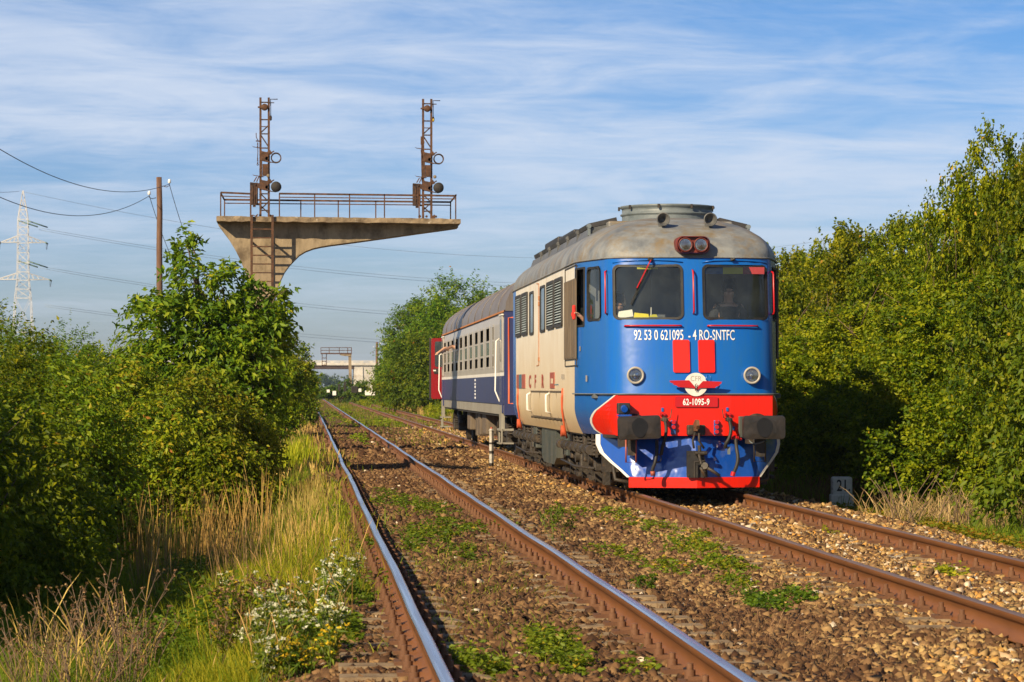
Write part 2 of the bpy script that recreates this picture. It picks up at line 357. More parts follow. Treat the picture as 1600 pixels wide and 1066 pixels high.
# ------------------------------------------------------------ mesh helpers
def link(o): scene.collection.objects.link(o)
def tag(o, label=None, cat=None, group=None, kind=None):
    if label: o['label'] = label
    if cat: o['category'] = cat
    if group: o['group'] = group
    if kind: o['kind'] = kind
    return o
def empty(name, loc, label, cat, group=None, rz=0.0):
    o = bpy.data.objects.new(name, None); link(o)
    o.location = loc; o.rotation_euler = (0, 0, rz)
    return tag(o, label, cat, group)
def V(*a): return Vector(a)
class MB:
    def __init__(s): s.v = []; s.f = []; s.sm = []
    def add(s, vs, fs, smooth=False):
        o = len(s.v); s.v += [tuple(v) for v in vs]
        s.f += [tuple(i + o for i in f) for f in fs]; s.sm += [smooth] * len(fs)
        return s
    def box(s, c, d, rot=None, taper=1.0, bevel=0.0):
        x, y, z = d[0] / 2, d[1] / 2, d[2] / 2
        M = rot if rot else Matrix.Identity(3)
        c = Vector(c)
        if bevel > 0:
            bm = bmesh.new(); bmesh.ops.create_cube(bm, size=1)
            for v in bm.verts: v.co = Vector((v.co.x * d[0], v.co.y * d[1], v.co.z * d[2]))
            bmesh.ops.bevel(bm, geom=list(bm.edges), offset=bevel, segments=2, affect='EDGES', profile=0.5)
            bm.verts.ensure_lookup_table()
            s.add([c + M @ v.co for v in bm.verts], [[v.index for v in f.verts] for f in bm.faces], False)
            bm.free(); return s
        vs = []
        for k in (-1, 1):
            t = taper if k > 0 else 1.0
            for a, b in ((-1, -1), (1, -1), (1, 1), (-1, 1)):
                vs.append(c + M @ Vector((a * x * t, b * y * t, k * z)))
        return s.add(vs, [(3, 2, 1, 0), (4, 5, 6, 7), (0, 1, 5, 4), (1, 2, 6, 5), (2, 3, 7, 6), (3, 0, 4, 7)])
    def bb(s, x0, x1, y0, y1, z0, z1, bevel=0.0):
        return s.box(((x0 + x1) / 2, (y0 + y1) / 2, (z0 + z1) / 2), (abs(x1 - x0), abs(y1 - y0), abs(z1 - z0)), bevel=bevel)
    def frame(s, p, q):
        d = (Vector(q) - Vector(p)); L = d.length
        d = d / L if L > 1e-9 else Vector((0, 0, 1))
        up = Vector((0, 0, 1)) if abs(d.z) < 0.9 else Vector((0, 1, 0))
        a = d.cross(up).normalized(); b_ = a.cross(d).normalized()
        return d, a, b_
    def bar(s, p, q, w, h=None):
        h = h or w
        p, q = Vector(p), Vector(q); d, a, b_ = s.frame(p, q)
        vs = []
        for c in (p, q):
            for i, j in ((-1, -1), (1, -1), (1, 1), (-1, 1)): vs.append(c + a * (i * w / 2) + b_ * (j * h / 2))
        return s.add(vs, [(3, 2, 1, 0), (4, 5, 6, 7), (0, 1, 5, 4), (1, 2, 6, 5), (2, 3, 7, 6), (3, 0, 4, 7)])
    def cyl(s, p, q, r, r2=None, n=16, cap=True):
        r2 = r if r2 is None else r2
        p, q = Vector(p), Vector(q); d, a, b_ = s.frame(p, q)
        vs = []
        for c, rr in ((p, r), (q, r2)):
            for i in range(n):
                t = 2 * PI * i / n; vs.append(c + a * (rr * math.cos(t)) + b_ * (rr * math.sin(t)))
        fs = [(i, (i + 1) % n, n + (i + 1) % n, n + i) for i in range(n)]
        s.add(vs, fs, True)
        if cap:
            s.add(vs, [tuple(range(n - 1, -1, -1)), tuple(range(n, 2 * n))], False)
        return s
    def tube(s, pts, r, n=8, cap=True):
        pts = [Vector(p) for p in pts]
        rs = r if isinstance(r, (list, tuple)) else [r] * len(pts)
        vs = []; prev = None
        for i, p in enumerate(pts):
            d = (pts[min(i + 1, len(pts) - 1)] - pts[max(i - 1, 0)]).normalized()
            if prev is None:
                up = Vector((0, 0, 1)) if abs(d.z) < 0.9 else Vector((0, 1, 0))
                a = d.cross(up).normalized()
            else:
                a = (prev - d * prev.dot(d))
                a = a.normalized() if a.length > 1e-6 else d.orthogonal().normalized()
            prev = a; b_ = d.cross(a).normalized()
            for k in range(n):
                t = 2 * PI * k / n; vs.append(p + a * (rs[i] * math.cos(t)) + b_ * (rs[i] * math.sin(t)))
        fs = []
        for i in range(len(pts) - 1):
            for k in range(n):
                fs.append((i * n + k, i * n + (k + 1) % n, (i + 1) * n + (k + 1) % n, (i + 1) * n + k))
        if cap:
            m = (len(pts) - 1) * n
            fs += [tuple(range(n - 1, -1, -1)), tuple(range(m, m + n))]
        return s.add(vs, fs, True)
    def lathe(s, o, axis, prof, n=24):
        """prof: (distance along axis, radius)"""
        o = Vector(o); d, a, b_ = s.frame(o, o + Vector(axis))
        vs = []
        for t, r in prof:
            for i in range(n):
                w = 2 * PI * i / n; vs.append(o + d * t + a * (r * math.cos(w)) + b_ * (r * math.sin(w)))
        fs = [(j * n + i, j * n + (i + 1) % n, (j + 1) * n + (i + 1) % n, (j + 1) * n + i) for j in range(len(prof) - 1) for i in range(n)]
        return s.add(vs, fs, True)
    def prism(s, poly, ax, lo, hi):
        """poly in the two other axes (order x,y,z without ax), extruded along ax"""
        def mk(u, v, w):
            c = [u, v]; c.insert(ax, w); return tuple(c)
        n = len(poly)
        vs = [mk(u, v, lo) for u, v in poly] + [mk(u, v, hi) for u, v in poly]
        return s.add(vs, [tuple(range(n - 1, -1, -1)), tuple(range(n, 2 * n))] + [(i, (i + 1) % n, n + (i + 1) % n, n + i) for i in range(n)])
    def build(s, name, mat, parent=None, label=None):
        me = bpy.data.meshes.new(name)
        me.from_pydata(s.v, [], s.f); me.update()
        me.polygons.foreach_set("use_smooth", s.sm)
        me.materials.append(MATS[mat])
        bm = bmesh.new(); bm.from_mesh(me); bmesh.ops.recalc_face_normals(bm, faces=bm.faces); bm.to_mesh(me); bm.free()
        o = bpy.data.objects.new(name, me); link(o)
        if parent: o.parent = parent
        if label: o['label'] = label
        return o
def npmesh(name, verts, quads, mat, parent=None, tint=None, smooth=False, tris=False):
    """verts (N,3), faces (M,k); tint per face"""
    verts = np.asarray(verts, dtype=np.float32); quads = np.asarray(quads, dtype=np.int32)
    me = bpy.data.meshes.new(name)
    M, k = quads.shape
    me.vertices.add(len(verts)); me.vertices.foreach_set("co", verts.ravel())
    me.loops.add(M * k); me.loops.foreach_set("vertex_index", quads.ravel())
    me.polygons.add(M)
    me.polygons.foreach_set("loop_start", np.arange(0, M * k, k, dtype=np.int32))
    me.polygons.foreach_set("loop_total", np.full(M, k, dtype=np.int32))
    if smooth: me.polygons.foreach_set("use_smooth", np.ones(M, dtype=bool))
    me.update(calc_edges=True)
    if tint is not None:
        at = me.attributes.new("tint", 'FLOAT', 'FACE'); at.data.foreach_set("value", np.asarray(tint, dtype=np.float32))
    me.materials.append(MATS[mat])
    o = bpy.data.objects.new(name, me); link(o)
    if parent: o.parent = parent
    return o
def text_mesh(txt, height, xscale=1.0, bold=0.0, space=1.0):
    cu = bpy.data.curves.new("t", 'FONT'); cu.body = txt; cu.size = 1.0; cu.align_x = 'CENTER'; cu.space_character = space
    cu.offset = bold; cu.resolution_u = 3
    o = bpy.data.objects.new("t", cu); link(o)
    dg = bpy.context.evaluated_depsgraph_get(); dg.update()
    me = bpy.data.meshes.new_from_object(o.evaluated_get(dg))
    bpy.data.objects.remove(o); bpy.data.curves.remove(cu)
    k = height / 0.70
    vs = [(v.co.x * k * xscale, v.co.y * k) for v in me.vertices]
    fs = [tuple(p.vertices) for p in me.polygons]
    return vs, fs
def copy_tree(o, parent=None):
    c = o.copy(); link(c)
    if parent: c.parent = parent
    for ch in o.children: copy_tree(ch, c)
    return c
# ------------------------------------------------------------ ground, ballast, track
RW = 0.172                                     # rail height
T1, T2 = 1.44, 5.48                            # track centre lines
Z1 = 0.06                                      # rail top of the older track
rng = np.random.default_rng(11)
def hn(x, y, s):
    return mnoise.noise(Vector((x * s, y * s, 3.3)))
def ground_z(X, Y):
    """height of everything the tracks lie on"""
    z = -0.215
    if X < 3.4: z = -0.155
    if 2.5 < X < 4.2: z = -0.155 - 0.05 * math.sin(PI * (X - 2.5) / 1.7) - 0.06 * (X - 2.5) / 1.7
    if X < 0.25: z = -0.155 - min(0.42, (0.25 - X) * 0.33)
    if X > 7.4: z = -0.215 - min(0.22, (X - 7.4) * 0.3)
    far = max(0.0, min(1.0, (abs(X - 3.5) - 6) / 30))
    z += far * -0.5
    if Y > 170 and X > 8.0: z += min(1.0, (Y - 170) / 180) * min(1, (X - 8.0) / 4) * 0.9
    return z + 0.022 * hn(X, Y, 0.9) + 0.012 * hn(X, Y, 4.0)
b = NB('soil')
v = b.coord((1, 1, 1))
c1 = b.ramp(b.noise(v, 0.35, 6), [(0.35, (0.10, 0.075, 0.025)), (0.5, (0.11, 0.12, 0.018)), (0.65, (0.24, 0.18, 0.06))])
b.done(b.bsdf(b.mix(b.ramp(b.noise(v, 6, 5), [(0.4, (0, 0, 0)), (0.6, (1, 1, 1))]), c1, (0.09, 0.065, 0.03)), 0.95, 0, 0.2, b.noise(v, 9, 5), 0.8, 0.05))
def sheet(name, xs, ys, zf, mat):
    xs = np.array(xs); ys = np.array(ys)
    P = np.array([[x, y, zf(x, y)] for y in ys for x in xs])
    nx = len(xs); q = [(j * nx + i, j * nx + i + 1, (j + 1) * nx + i + 1, (j + 1) * nx + i) for j in range(len(ys) - 1) for i in range(nx - 1)]
    return npmesh(name, P, q, mat, smooth=True)
ys = list(np.arange(-15, 70, 0.6)) + list(np.arange(70, 200, 4)) + list(np.arange(200, 900, 25)) + [1200, 2000, 4000, 8000, 14000]
xs = [-6000, -2500, -900, -300, -120, -60, -35] + list(np.arange(-25, -1.2, 0.8)) + [-0.9, -0.6] + [-0.55, 8.15] + [8.2, 8.6] + list(np.arange(9.2, 25, 0.8)) + [30, 40, 60, 100, 200, 500, 1500, 4000]
g = sheet('ground', xs, ys, lambda x, y: ground_z(x, y) - (0.06 if -0.6 < x < 8.16 else 0) - (0.4 if abs(x) > 100 else 0), 'soil')
tag(g, 'rough soil and dry turf on both sides of the railway', None, None, 'structure')
b = NB('ballast')
v = b.coord((1, 1, 1))
vo = b.n("ShaderNodeTexVoronoi"); vo.inputs["Scale"].default_value = 17; b.l(v, vo.inputs["Vector"])
sp = b.n("ShaderNodeSeparateColor"); b.l(vo.outputs["Color"], sp.inputs[0])
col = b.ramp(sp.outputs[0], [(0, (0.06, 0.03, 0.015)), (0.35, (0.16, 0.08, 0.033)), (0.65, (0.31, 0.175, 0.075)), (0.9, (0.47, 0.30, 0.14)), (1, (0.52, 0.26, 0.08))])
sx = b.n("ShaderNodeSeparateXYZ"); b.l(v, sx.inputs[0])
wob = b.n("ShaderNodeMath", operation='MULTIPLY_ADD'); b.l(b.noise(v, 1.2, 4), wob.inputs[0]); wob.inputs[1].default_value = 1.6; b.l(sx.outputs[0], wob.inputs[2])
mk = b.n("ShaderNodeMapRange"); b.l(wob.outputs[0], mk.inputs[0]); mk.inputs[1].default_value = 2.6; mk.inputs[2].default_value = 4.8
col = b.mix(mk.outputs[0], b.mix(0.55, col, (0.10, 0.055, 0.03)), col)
bh = b.n("ShaderNodeMath", operation='SUBTRACT'); bh.inputs[0].default_value = 1; b.l(vo.outputs["Distance"], bh.inputs[1])
b.done(b.bsdf(col, 0.9, 0, 0.2, bh.outputs[0], 1.0, 0.05))
ys = list(np.arange(4, 60, 0.3)) + list(np.arange(60, 200, 2.5)) + list(np.arange(200, 1500, 25))
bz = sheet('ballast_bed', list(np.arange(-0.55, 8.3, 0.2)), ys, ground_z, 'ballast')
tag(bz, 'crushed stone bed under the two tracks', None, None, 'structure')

# loose stones lying on the bed
def stone_mesh(name, n_target, y0, y1, dens_fn, smin, smax, seed):
    r = np.random.default_rng(seed)
    u = r.random(n_target); Y = y0 + (y1 - y0) * np.sqrt(u * 1.0) if False else y0 + (y1 - y0) * u
    lo = np.maximum(-0.35, -0.1185 * Y - 1.2); hi = np.minimum(8.1, 0.277 * Y + 1.6)
    X = lo + (hi - lo) * r.random(n_target)
    keep = r.random(n_target) < ((hi - lo) / 8.5)
    for xc, y0_ in ((T1, 10.4), (T2, 18.0)):        # sleepers and clips stay partly clear
        dx = np.abs(X - xc); dy = np.abs(((Y - y0_ + 0.3) % 0.6) - 0.3)
        on = (dx < 1.28) & (dy < 0.13)
        keep &= ~(on & (r.random(n_target) < 0.58))
        keep &= ~((np.abs(dx - 0.752) < 0.20) & (dy < 0.13) & (r.random(n_target) < 0.8))
        keep &= ~((np.abs(dx - 0.752) < 0.085))
    X = X[keep]; Y = Y[keep]; n = len(X)
    Z = np.array([ground_z(x, y) for x, y in zip(X, Y)])
    S = smin + (smax - smin) * r.random(n) ** 1.8
    base = np.array([(-1, -1, -1), (1, -1, -1), (1, 1, -1), (-1, 1, -1), (-1, -1, 1), (1, -1, 1), (1, 1, 1), (-1, 1, 1)], dtype=np.float64) * 0.5
    vv = base[None] + r.uniform(-0.34, 0.34, (n, 8, 3))
    vv *= (r.uniform(0.55, 1.15, (n, 1, 3)) * S[:, None, None])
    a, bb_, c = [r.uniform(0, 2 * PI, n) for _ in range(3)]
    def rotm(t, ax):
        M = np.zeros((n, 3, 3)); i, j = [(1, 2), (0, 2), (0, 1)][ax]
        M[:, ax, ax] = 1; M[:, i, i] = np.cos(t); M[:, j, j] = np.cos(t); M[:, i, j] = -np.sin(t); M[:, j, i] = np.sin(t); return M
    M = rotm(a, 2) @ rotm(bb_, 0) @ rotm(c, 1)
    vv = np.einsum('nij,nkj->nki', M, vv)
    vv += np.stack([X, Y, Z + S * r.uniform(0.0, 0.35, n)], 1)[:, None, :]
    q = np.array([(3, 2, 1, 0), (4, 5, 6, 7), (0, 1, 5, 4), (1, 2, 6, 5), (2, 3, 7, 6), (3, 0, 4, 7)])
    Q = (q[None] + (np.arange(n) * 8)[:, None, None]).reshape(-1, 4)
    wob = np.array([mnoise.noise(Vector((x * 1.1, y * 0.5, 0))) for x, y in zip(X, Y)])
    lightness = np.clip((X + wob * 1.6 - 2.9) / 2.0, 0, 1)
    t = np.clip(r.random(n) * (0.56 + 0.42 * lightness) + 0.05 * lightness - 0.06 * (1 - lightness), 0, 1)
    wh = r.random(n) < 0.005; t[wh] = 1.0
    return npmesh(name, vv.reshape(-1, 3), Q, 'stone', tint=np.repeat(t, 6))
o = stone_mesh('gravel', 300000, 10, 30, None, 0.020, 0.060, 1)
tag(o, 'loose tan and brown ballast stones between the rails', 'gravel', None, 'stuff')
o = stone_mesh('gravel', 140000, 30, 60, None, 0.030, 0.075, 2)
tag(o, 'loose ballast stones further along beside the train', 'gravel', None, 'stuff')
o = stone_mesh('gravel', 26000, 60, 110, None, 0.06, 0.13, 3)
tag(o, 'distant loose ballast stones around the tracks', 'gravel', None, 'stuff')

# rails
def rail(name, xc, ztop, topmat, label, wav):
    head = [(-0.0365, 0), (-0.0365, -0.036), (-0.010, -0.048), (-0.010, -0.145), (-0.075, -0.158), (-0.075, -RW),
            (0.075, -RW), (0.075, -0.158), (0.010, -0.145), (0.010, -0.048), (0.0365, -0.036), (0.0365, 0)]
    top = [(-0.034, 0.0), (-0.030, 0.005), (-0.018, 0.0085), (0, 0.010), (0.018, 0.0085), (0.030, 0.005), (0.034, 0.0)]
    ys = list(np.arange(4, 130, 0.5)) + list(np.arange(130, 1400, 12))
    def wx(y):
        return wav * (mnoise.noise(Vector((xc, y * 0.13, 0))) + 0.5 * mnoise.noise(Vector((xc, y * 0.41, 5))))
    def wz(y): return wav * 0.9 * mnoise.noise(Vector((xc, y * 0.2, 9)))
    def loft(prof, closed):
        P = []; n = len(prof)
        for y in ys:
            for a, c in prof: P.append((a + wx(y), y, c + wz(y)))
        m = n if closed else n - 1
        Q = [(j * n + i, j * n + (i + 1) % n, (j + 1) * n + (i + 1) % n, (j + 1) * n + i) for j in range(len(ys) - 1) for i in range(m)]
        return P, Q
    P, Q = loft(head, False)
    root = npmesh(name, P, Q, 'rail_web'); root.location = (xc, 0, ztop)
    tag(root, label, 'rail', 'rails of the two tracks')
    P, Q = loft(top, False)
    npmesh('running_surface', P, Q, topmat, root, smooth=True)
    return root
rail('rail', T1 - 0.752, Z1 - 0.010, 'rail_top_bright', 'polished bright rail beside the grassy verge, first from the bushes', 0.016)
rail('rail', T1 + 0.752, Z1 - 0.010, 'rail_top_bright', 'polished bright rail second from the grassy verge, facing the other track', 0.016)
rail('rail', T2 - 0.752, -0.010, 'rail_top_dull', 'brown rusty rail under the locomotive, on the side of the empty track', 0.004)
rail('rail', T2 + 0.752, -0.010, 'rail_top_dull', 'brown rusty rail on the hedge side of the locomotive, near the white kilometre stone', 0.004)

# sleepers with fastenings
def sleeper_proto(name, zt):
    s = MB()
    prof = [(-1.25, 0.0), (-0.45, 0.0), (-0.25, -0.045), (0.25, -0.045), (0.45, 0.0), (1.25, 0.0)]
    vs = []
    for x, dz in prof:
        for y, z in ((-0.14, -0.17), (-0.10, 0), (0.10, 0), (0.14, -0.17)): vs.append((x, y, zt + z + dz * (z == 0)))
    fs = [(i * 4 + j, i * 4 + (j + 1) % 4, (i + 1) * 4 + (j + 1) % 4, (i + 1) * 4 + j) for i in range(5) for j in range(4)]
    fs += [(0, 1, 2, 3), (20, 21, 22, 23)]
    s.add(vs, fs)
    o = s.build(name, 'sleeper_concrete')
    for rx in (-0.752, 0.752):
        for sgn in (-1, 1):
            f = MB(); x = rx + sgn * 0.115
            f.box((x, 0, zt + 0.012), (0.12, 0.16, 0.024))
            f.box((x - sgn * 0.02, 0, zt + 0.034), (0.07, 0.09, 0.024))
            f.cyl((x, 0, zt + 0.03), (x, 0, zt + 0.080), 0.032, 0.030, 6)
            f.cyl((x, 0, zt + 0.080), (x, 0, zt + 0.115), 0.019, 0.019, 8)
            f.build('rail_clip', 'fastening', o)
    return o
def lay(xc, ztop, y0, n, group, words):
    p = sleeper_proto('sleeper', -RW + 0.010)
    for i in range(n):
        near = i < 90
        if i == 0: o = p
        elif near: o = copy_tree(p)
        else: o = p.copy(); link(o)
        o.location = (xc + random.uniform(-0.01, 0.01), y0 + 0.6 * i + random.uniform(-0.015, 0.015), ztop + random.uniform(-0.004, 0.002))
        tag(o, words, 'sleeper', group)
lay(T1, Z1 - 0.012, 10.4, 140, 'sleepers of the empty track', 'concrete sleeper half buried in ballast under the bright rails')
lay(T2, -0.012, 18.0, 140, 'sleepers of the track carrying the train', 'concrete sleeper half buried in ballast under the rusty rails of the train')
# ------------------------------------------------------------ locomotive (local: x across, y backwards from the front face, z above rail)
LX, LY = 5.48, 36.4
LL = 15.7
loco = empty('diesel_locomotive', (LX, LY, 0), 'blue and cream diesel locomotive with red bumper panel at the head of the train', 'locomotive')
def lp(px, py, yl, sh=0.0):
    """photo pixel -> local point in the plane y = yl"""
    p = atY(px, py, LY + yl); return Vector((p.x - LX + sh, yl, p.z))
def c1(cx, cy, yl): return lp(880 + cx * 0.24390, 300 + cy * 0.24390, yl)
def c2(cx, cy, yl): return lp(880 + cx * 0.24390, 540 + cy * 0.24390, yl)
def sidep(px, py, xl=-1.5):
    p = atX(px, py, LX + xl); return (p.y - LY, p.z)

PLAN = [(0, 0), (0.14, 0.004), (0.5, 0.04), (0.8, 0.11), (1.0, 0.19), (1.12, 0.28), (1.18, 0.38), (1.22, 0.52), (1.25, 0.66),
        (1.33, 0.97), (1.39, 1.28), (1.42, 1.42), (1.47, 1.70), (1.495, 1.95), (1.5, 2.1)]
LP = PLAN + [(1.5, y) for y in (3, 4, 5, 6, 7, 8, 9, 10, 11, 12, 13)] + [(w, LL - y) for w, y in reversed(PLAN)]
NP_ = len(PLAN)
def lean(z, y): return 0.30 * max(0.0, (min(z, 3.38) - 1.42) / 1.96) * max(0.0, 1 - y / 2.1)
def roof_w(z):
    if z <= 3.38: return 1.0
    t = (z - 3.38) / 0.72
    return max(0.0, 1 - t ** 2.2) ** 0.5
def roof_d(z):
    if z <= 3.38: return 0.0
    t = min(1, (z - 3.38) / 0.72)
    return 2.9 * (1 - math.sqrt(max(0, 1 - t * t)))
def tuck(z):
    return 1.0 if z >= 1.2 else 1.0 - 0.085 * ((1.2 - z) / 0.38) ** 1.6
def shell_pt(w, y, z, sgn):
    front = y <= LL / 2
    yy = y if front else LL - y
    k = max(0.0, 1 - yy / 2.1)
    yn = yy + lean(z, yy) + roof_d(z) * (0.5 + 0.5 * k if yy < 2.11 else 0.0)
    if yy >= 2.11:
        e = 2.1 + roof_d(z) * 0.5
        yn = e + (yy - 2.1) / (LL / 2 - 2.1) * (LL / 2 - e)
    x = sgn * w * roof_w(z) * (tuck(z) if z < 1.42 else 1.0)
    return Vector((x, yn if front else LL - yn, z))
def face_y(x, z):
    w = abs(x)
    for i in range(len(PLAN) - 1):
        if PLAN[i][0] <= w <= PLAN[i + 1][0]:
            t = (w - PLAN[i][0]) / (PLAN[i + 1][0] - PLAN[i][0]); y = PLAN[i][1] + t * (PLAN[i + 1][1] - PLAN[i][1]); break
    else: y = 2.1
    return y + lean(z, y)
def band(sel, levels, name, mat, parent, smooth=True, eps=0.0):
    vs = []; fs = []; idx = {}
    def vid(i, z, s):
        k = (i, z, s if LP[i][0] > 0 else 1)
        if k not in idx:
            idx[k] = len(vs); vs.append(shell_pt(LP[i][0], LP[i][1], z, s))
        return idx[k]
    for j in range(len(levels) - 1):
        for i in range(len(LP) - 1):
            for s in (-1, 1):
                if sel(i, (levels[j] + levels[j + 1]) / 2, s):
                    fs.append((vid(i, levels[j], s), vid(i + 1, levels[j], s), vid(i + 1, levels[j + 1], s), vid(i, levels[j + 1], s)))
    m = MB(); m.add(vs, fs, smooth)
    return m.build(name, mat, parent)
LEV = [1.42, 1.7, 2.0, 2.3, 2.42, 2.48, 2.75, 3.0, 3.27, 3.38]
LOW = [0.82, 0.88, 0.95, 1.05, 1.2, 1.42]
WIN = {1, 2, 3, 4}; CORN = {8, 9}; DOORW = {11, 12}
def hole(i, z, s):
    if i >= NP_ - 1: return False
    if 2.48 < z < 3.27 and (i in WIN or i in CORN): return True
    if 2.42 < z < 3.27 and i in DOORW: return True
    return False
front_cab = band(lambda i, z, s: i < NP_ - 1 and not hole(i, z, s), LEV, 'cab', 'blue_paint', loco)
rear_cab = band(lambda i, z, s: i >= NP_ + 10, LEV, 'cab', 'blue_paint', loco)
band(lambda i, z, s: i >= NP_ + 10, LOW, 'lower_panel', 'blue_paint', rear_cab)
band(lambda i, z, s: NP_ - 1 <= i < NP_ + 10, LOW[:-1] + LEV, 'side_wall', 'cream_paint', loco)
RL = [3.38, 3.43, 3.5, 3.58, 3.66, 3.74, 3.82, 3.89, 3.95, 4.0, 4.04, 4.07, 4.09, 4.1]
roof = band(lambda i, z, s: True, RL, 'roof', 'roof_grey', loco)
# gutter strip along the roof edge
for s in (-1, 1):
    pts = [shell_pt(w, y, 3.375, s) + Vector((s * 0.012 if w > 1.2 else 0, -0.012 if y < 1 else (0.012 if y > 14 else 0), 0)) for w, y in LP]
    MB().tube(pts, 0.014, 6).build('gutter', 'roof_grey', roof)
# lower front: red panel, white line, blue corner. plan is flatter than above
LPL = [(0, -0.05), (0.5, -0.045), (1.11, 0.03), (1.2, 0.28), (1.3, 0.72), (1.4, 1.3), (1.47, 1.8), (1.5, 2.1)]
def lp_at(u):
    i = min(int(u), 6); t = u - i; a, c = LPL[i], LPL[i + 1]
    return a[0] + (c[0] - a[0]) * t, a[1] + (c[1] - a[1]) * t
def low_pt(u, z, s, e=0.0):
    w, y = lp_at(u); k = 1.0 if z > 1.2 else 1.0 - 0.085 * ((1.2 - z) / 0.38) ** 1.6 * min(1, max(0, u - 2) / 1.5 + 0.0)
    return Vector((s * (w * k + e * min(1, max(0, u - 1.9))), y - e * (1 if u < 3 else 0.3), z))
def ub(z):                                    # where the red panel ends
    pts = [(1.42, 2.02), (1.3, 3.1), (1.18, 4.1), (1.08, 4.6), (0.98, 4.75), (0.9, 4.6), (0.84, 4.2), (0.82, 4.0)]
    for (za, a), (zb, b_) in zip(pts[:-1], pts[1:]):
        if zb <= z <= za: return a + (b_ - a) * (za - z) / (za - zb)
    return 4.0
ZL = [1.415, 1.36, 1.3, 1.24, 1.18, 1.12, 1.06, 1.0, 0.95, 0.9, 0.86, 0.83]
def lower(name, mat, fa, fb, e, n, parent, sides=(-1, 1)):
    m = MB()
    for s in sides:
        vs = []; fs = []
        for z in ZL:
            for k in range(n + 1): vs.append(low_pt(fa(z) + (fb(z) - fa(z)) * k / n, z, s, e))
        for j in range(len(ZL) - 1):
            for k in range(n): a = j * (n + 1) + k; fs.append((a, a + 1, a + n + 2, a + n + 1))
        m.add(vs, fs, True)
    return m.build(name, mat, parent)
for s_ in (-1, 1): lower('corner_panel', 'blue_paint', lambda z: ub(z) + 0.02, lambda z: 7.0, 0.0, 10, loco, (s_,))
redp = MB()
for s in (-1, 1):                              # flat part and corner part
    for (ua, ub_, n) in ((0, 2.0, 2), (2.0, None, 8)):
        vs = []; fs = []
        for z in ZL:
            for k in range(n + 1):
                e_ = ub_ if ub_ is not None else ub(z)
                vs.append(low_pt(ua + (e_ - ua) * k / n, z, s, 0.012))
        for j in range(len(ZL) - 1):
            for k in range(n): a = j * (n + 1) + k; fs.append((a, a + 1, a + n + 2, a + n + 1))
        redp.add(vs, fs, False)
redp = redp.build('bumper_panel', 'red_paint', loco)
for s_ in (-1, 1): lower('border_line', 'white_paint', lambda z: ub(z) - 0.02, lambda z: ub(z) + 0.17, 0.016, 2, redp, (s_,))
m = MB()                                       # shelf where the lower panel stands forward of the cab
for s in (-1, 1):
    up = [Vector((s * w, y - 0.0, 1.425)) for w, y in PLAN]
    dn = [low_pt(u * 7 / 14, 1.418, s, 0.03) for u in range(15)]
    m.add(up + dn, [(i, i + 1, 16 + i, 15 + i) for i in range(14)], False)
m.build('shelf_edge', 'fan_grey', redp)
MB().tube([low_pt(u / 4, 1.42, -1, 0.03) for u in range(28, -1, -1)] + [low_pt(u / 4, 1.42, 1, 0.03) for u in range(1, 29)], 0.010, 6).build('seam_strip', 'fan_grey', redp)
m = MB(); m.bb(-1.25, 1.25, 0.1, 2.3, 0.80, 0.84); m.bb(-1.36, 1.36, 2.0, LL - 2, 0.80, 0.86); m.bb(-1.25, 1.25, LL - 2.3, LL - 0.2, 0.80, 0.84)
m.build('underframe', 'underframe_black', loco)

# ---- windows with rubber gaskets
def rrect(x0, x1, z0, z1, r, n=6):
    P = []
    for cx, cz, a0 in ((x1 - r, z1 - r, 0), (x0 + r, z1 - r, 90), (x0 + r, z0 + r, 180), (x1 - r, z0 + r, 270)):
        for k in range(n + 1):
            t = R(a0 + 90 * k / n); P.append((cx + r * math.cos(t), cz + r * math.sin(t)))
    return P
def sq_of(P, x0, x1, z0, z1, n=6):
    Q = []
    for q, (x, z) in enumerate(P):
        c = q // (n + 1); k = q % (n + 1)
        corner = [(x1, z1), (x0, z1), (x0, z0), (x1, z0)][c]
        if c in (0, 2): Q.append((corner[0], z) if k < n / 2 else (x, corner[1]))
        else: Q.append((x, corner[1]) if k < n / 2 else (corner[0], z))
        if k == n // 2: Q[-1] = corner
    return Q
def ring(m, A, B, f, sm=False):
    n = len(A); vs = [f(*a) for a in A] + [f(*b_) for b_ in B]
    m.add(vs, [(i, (i + 1) % n, n + (i + 1) % n, n + i) for i in range(n)], sm)
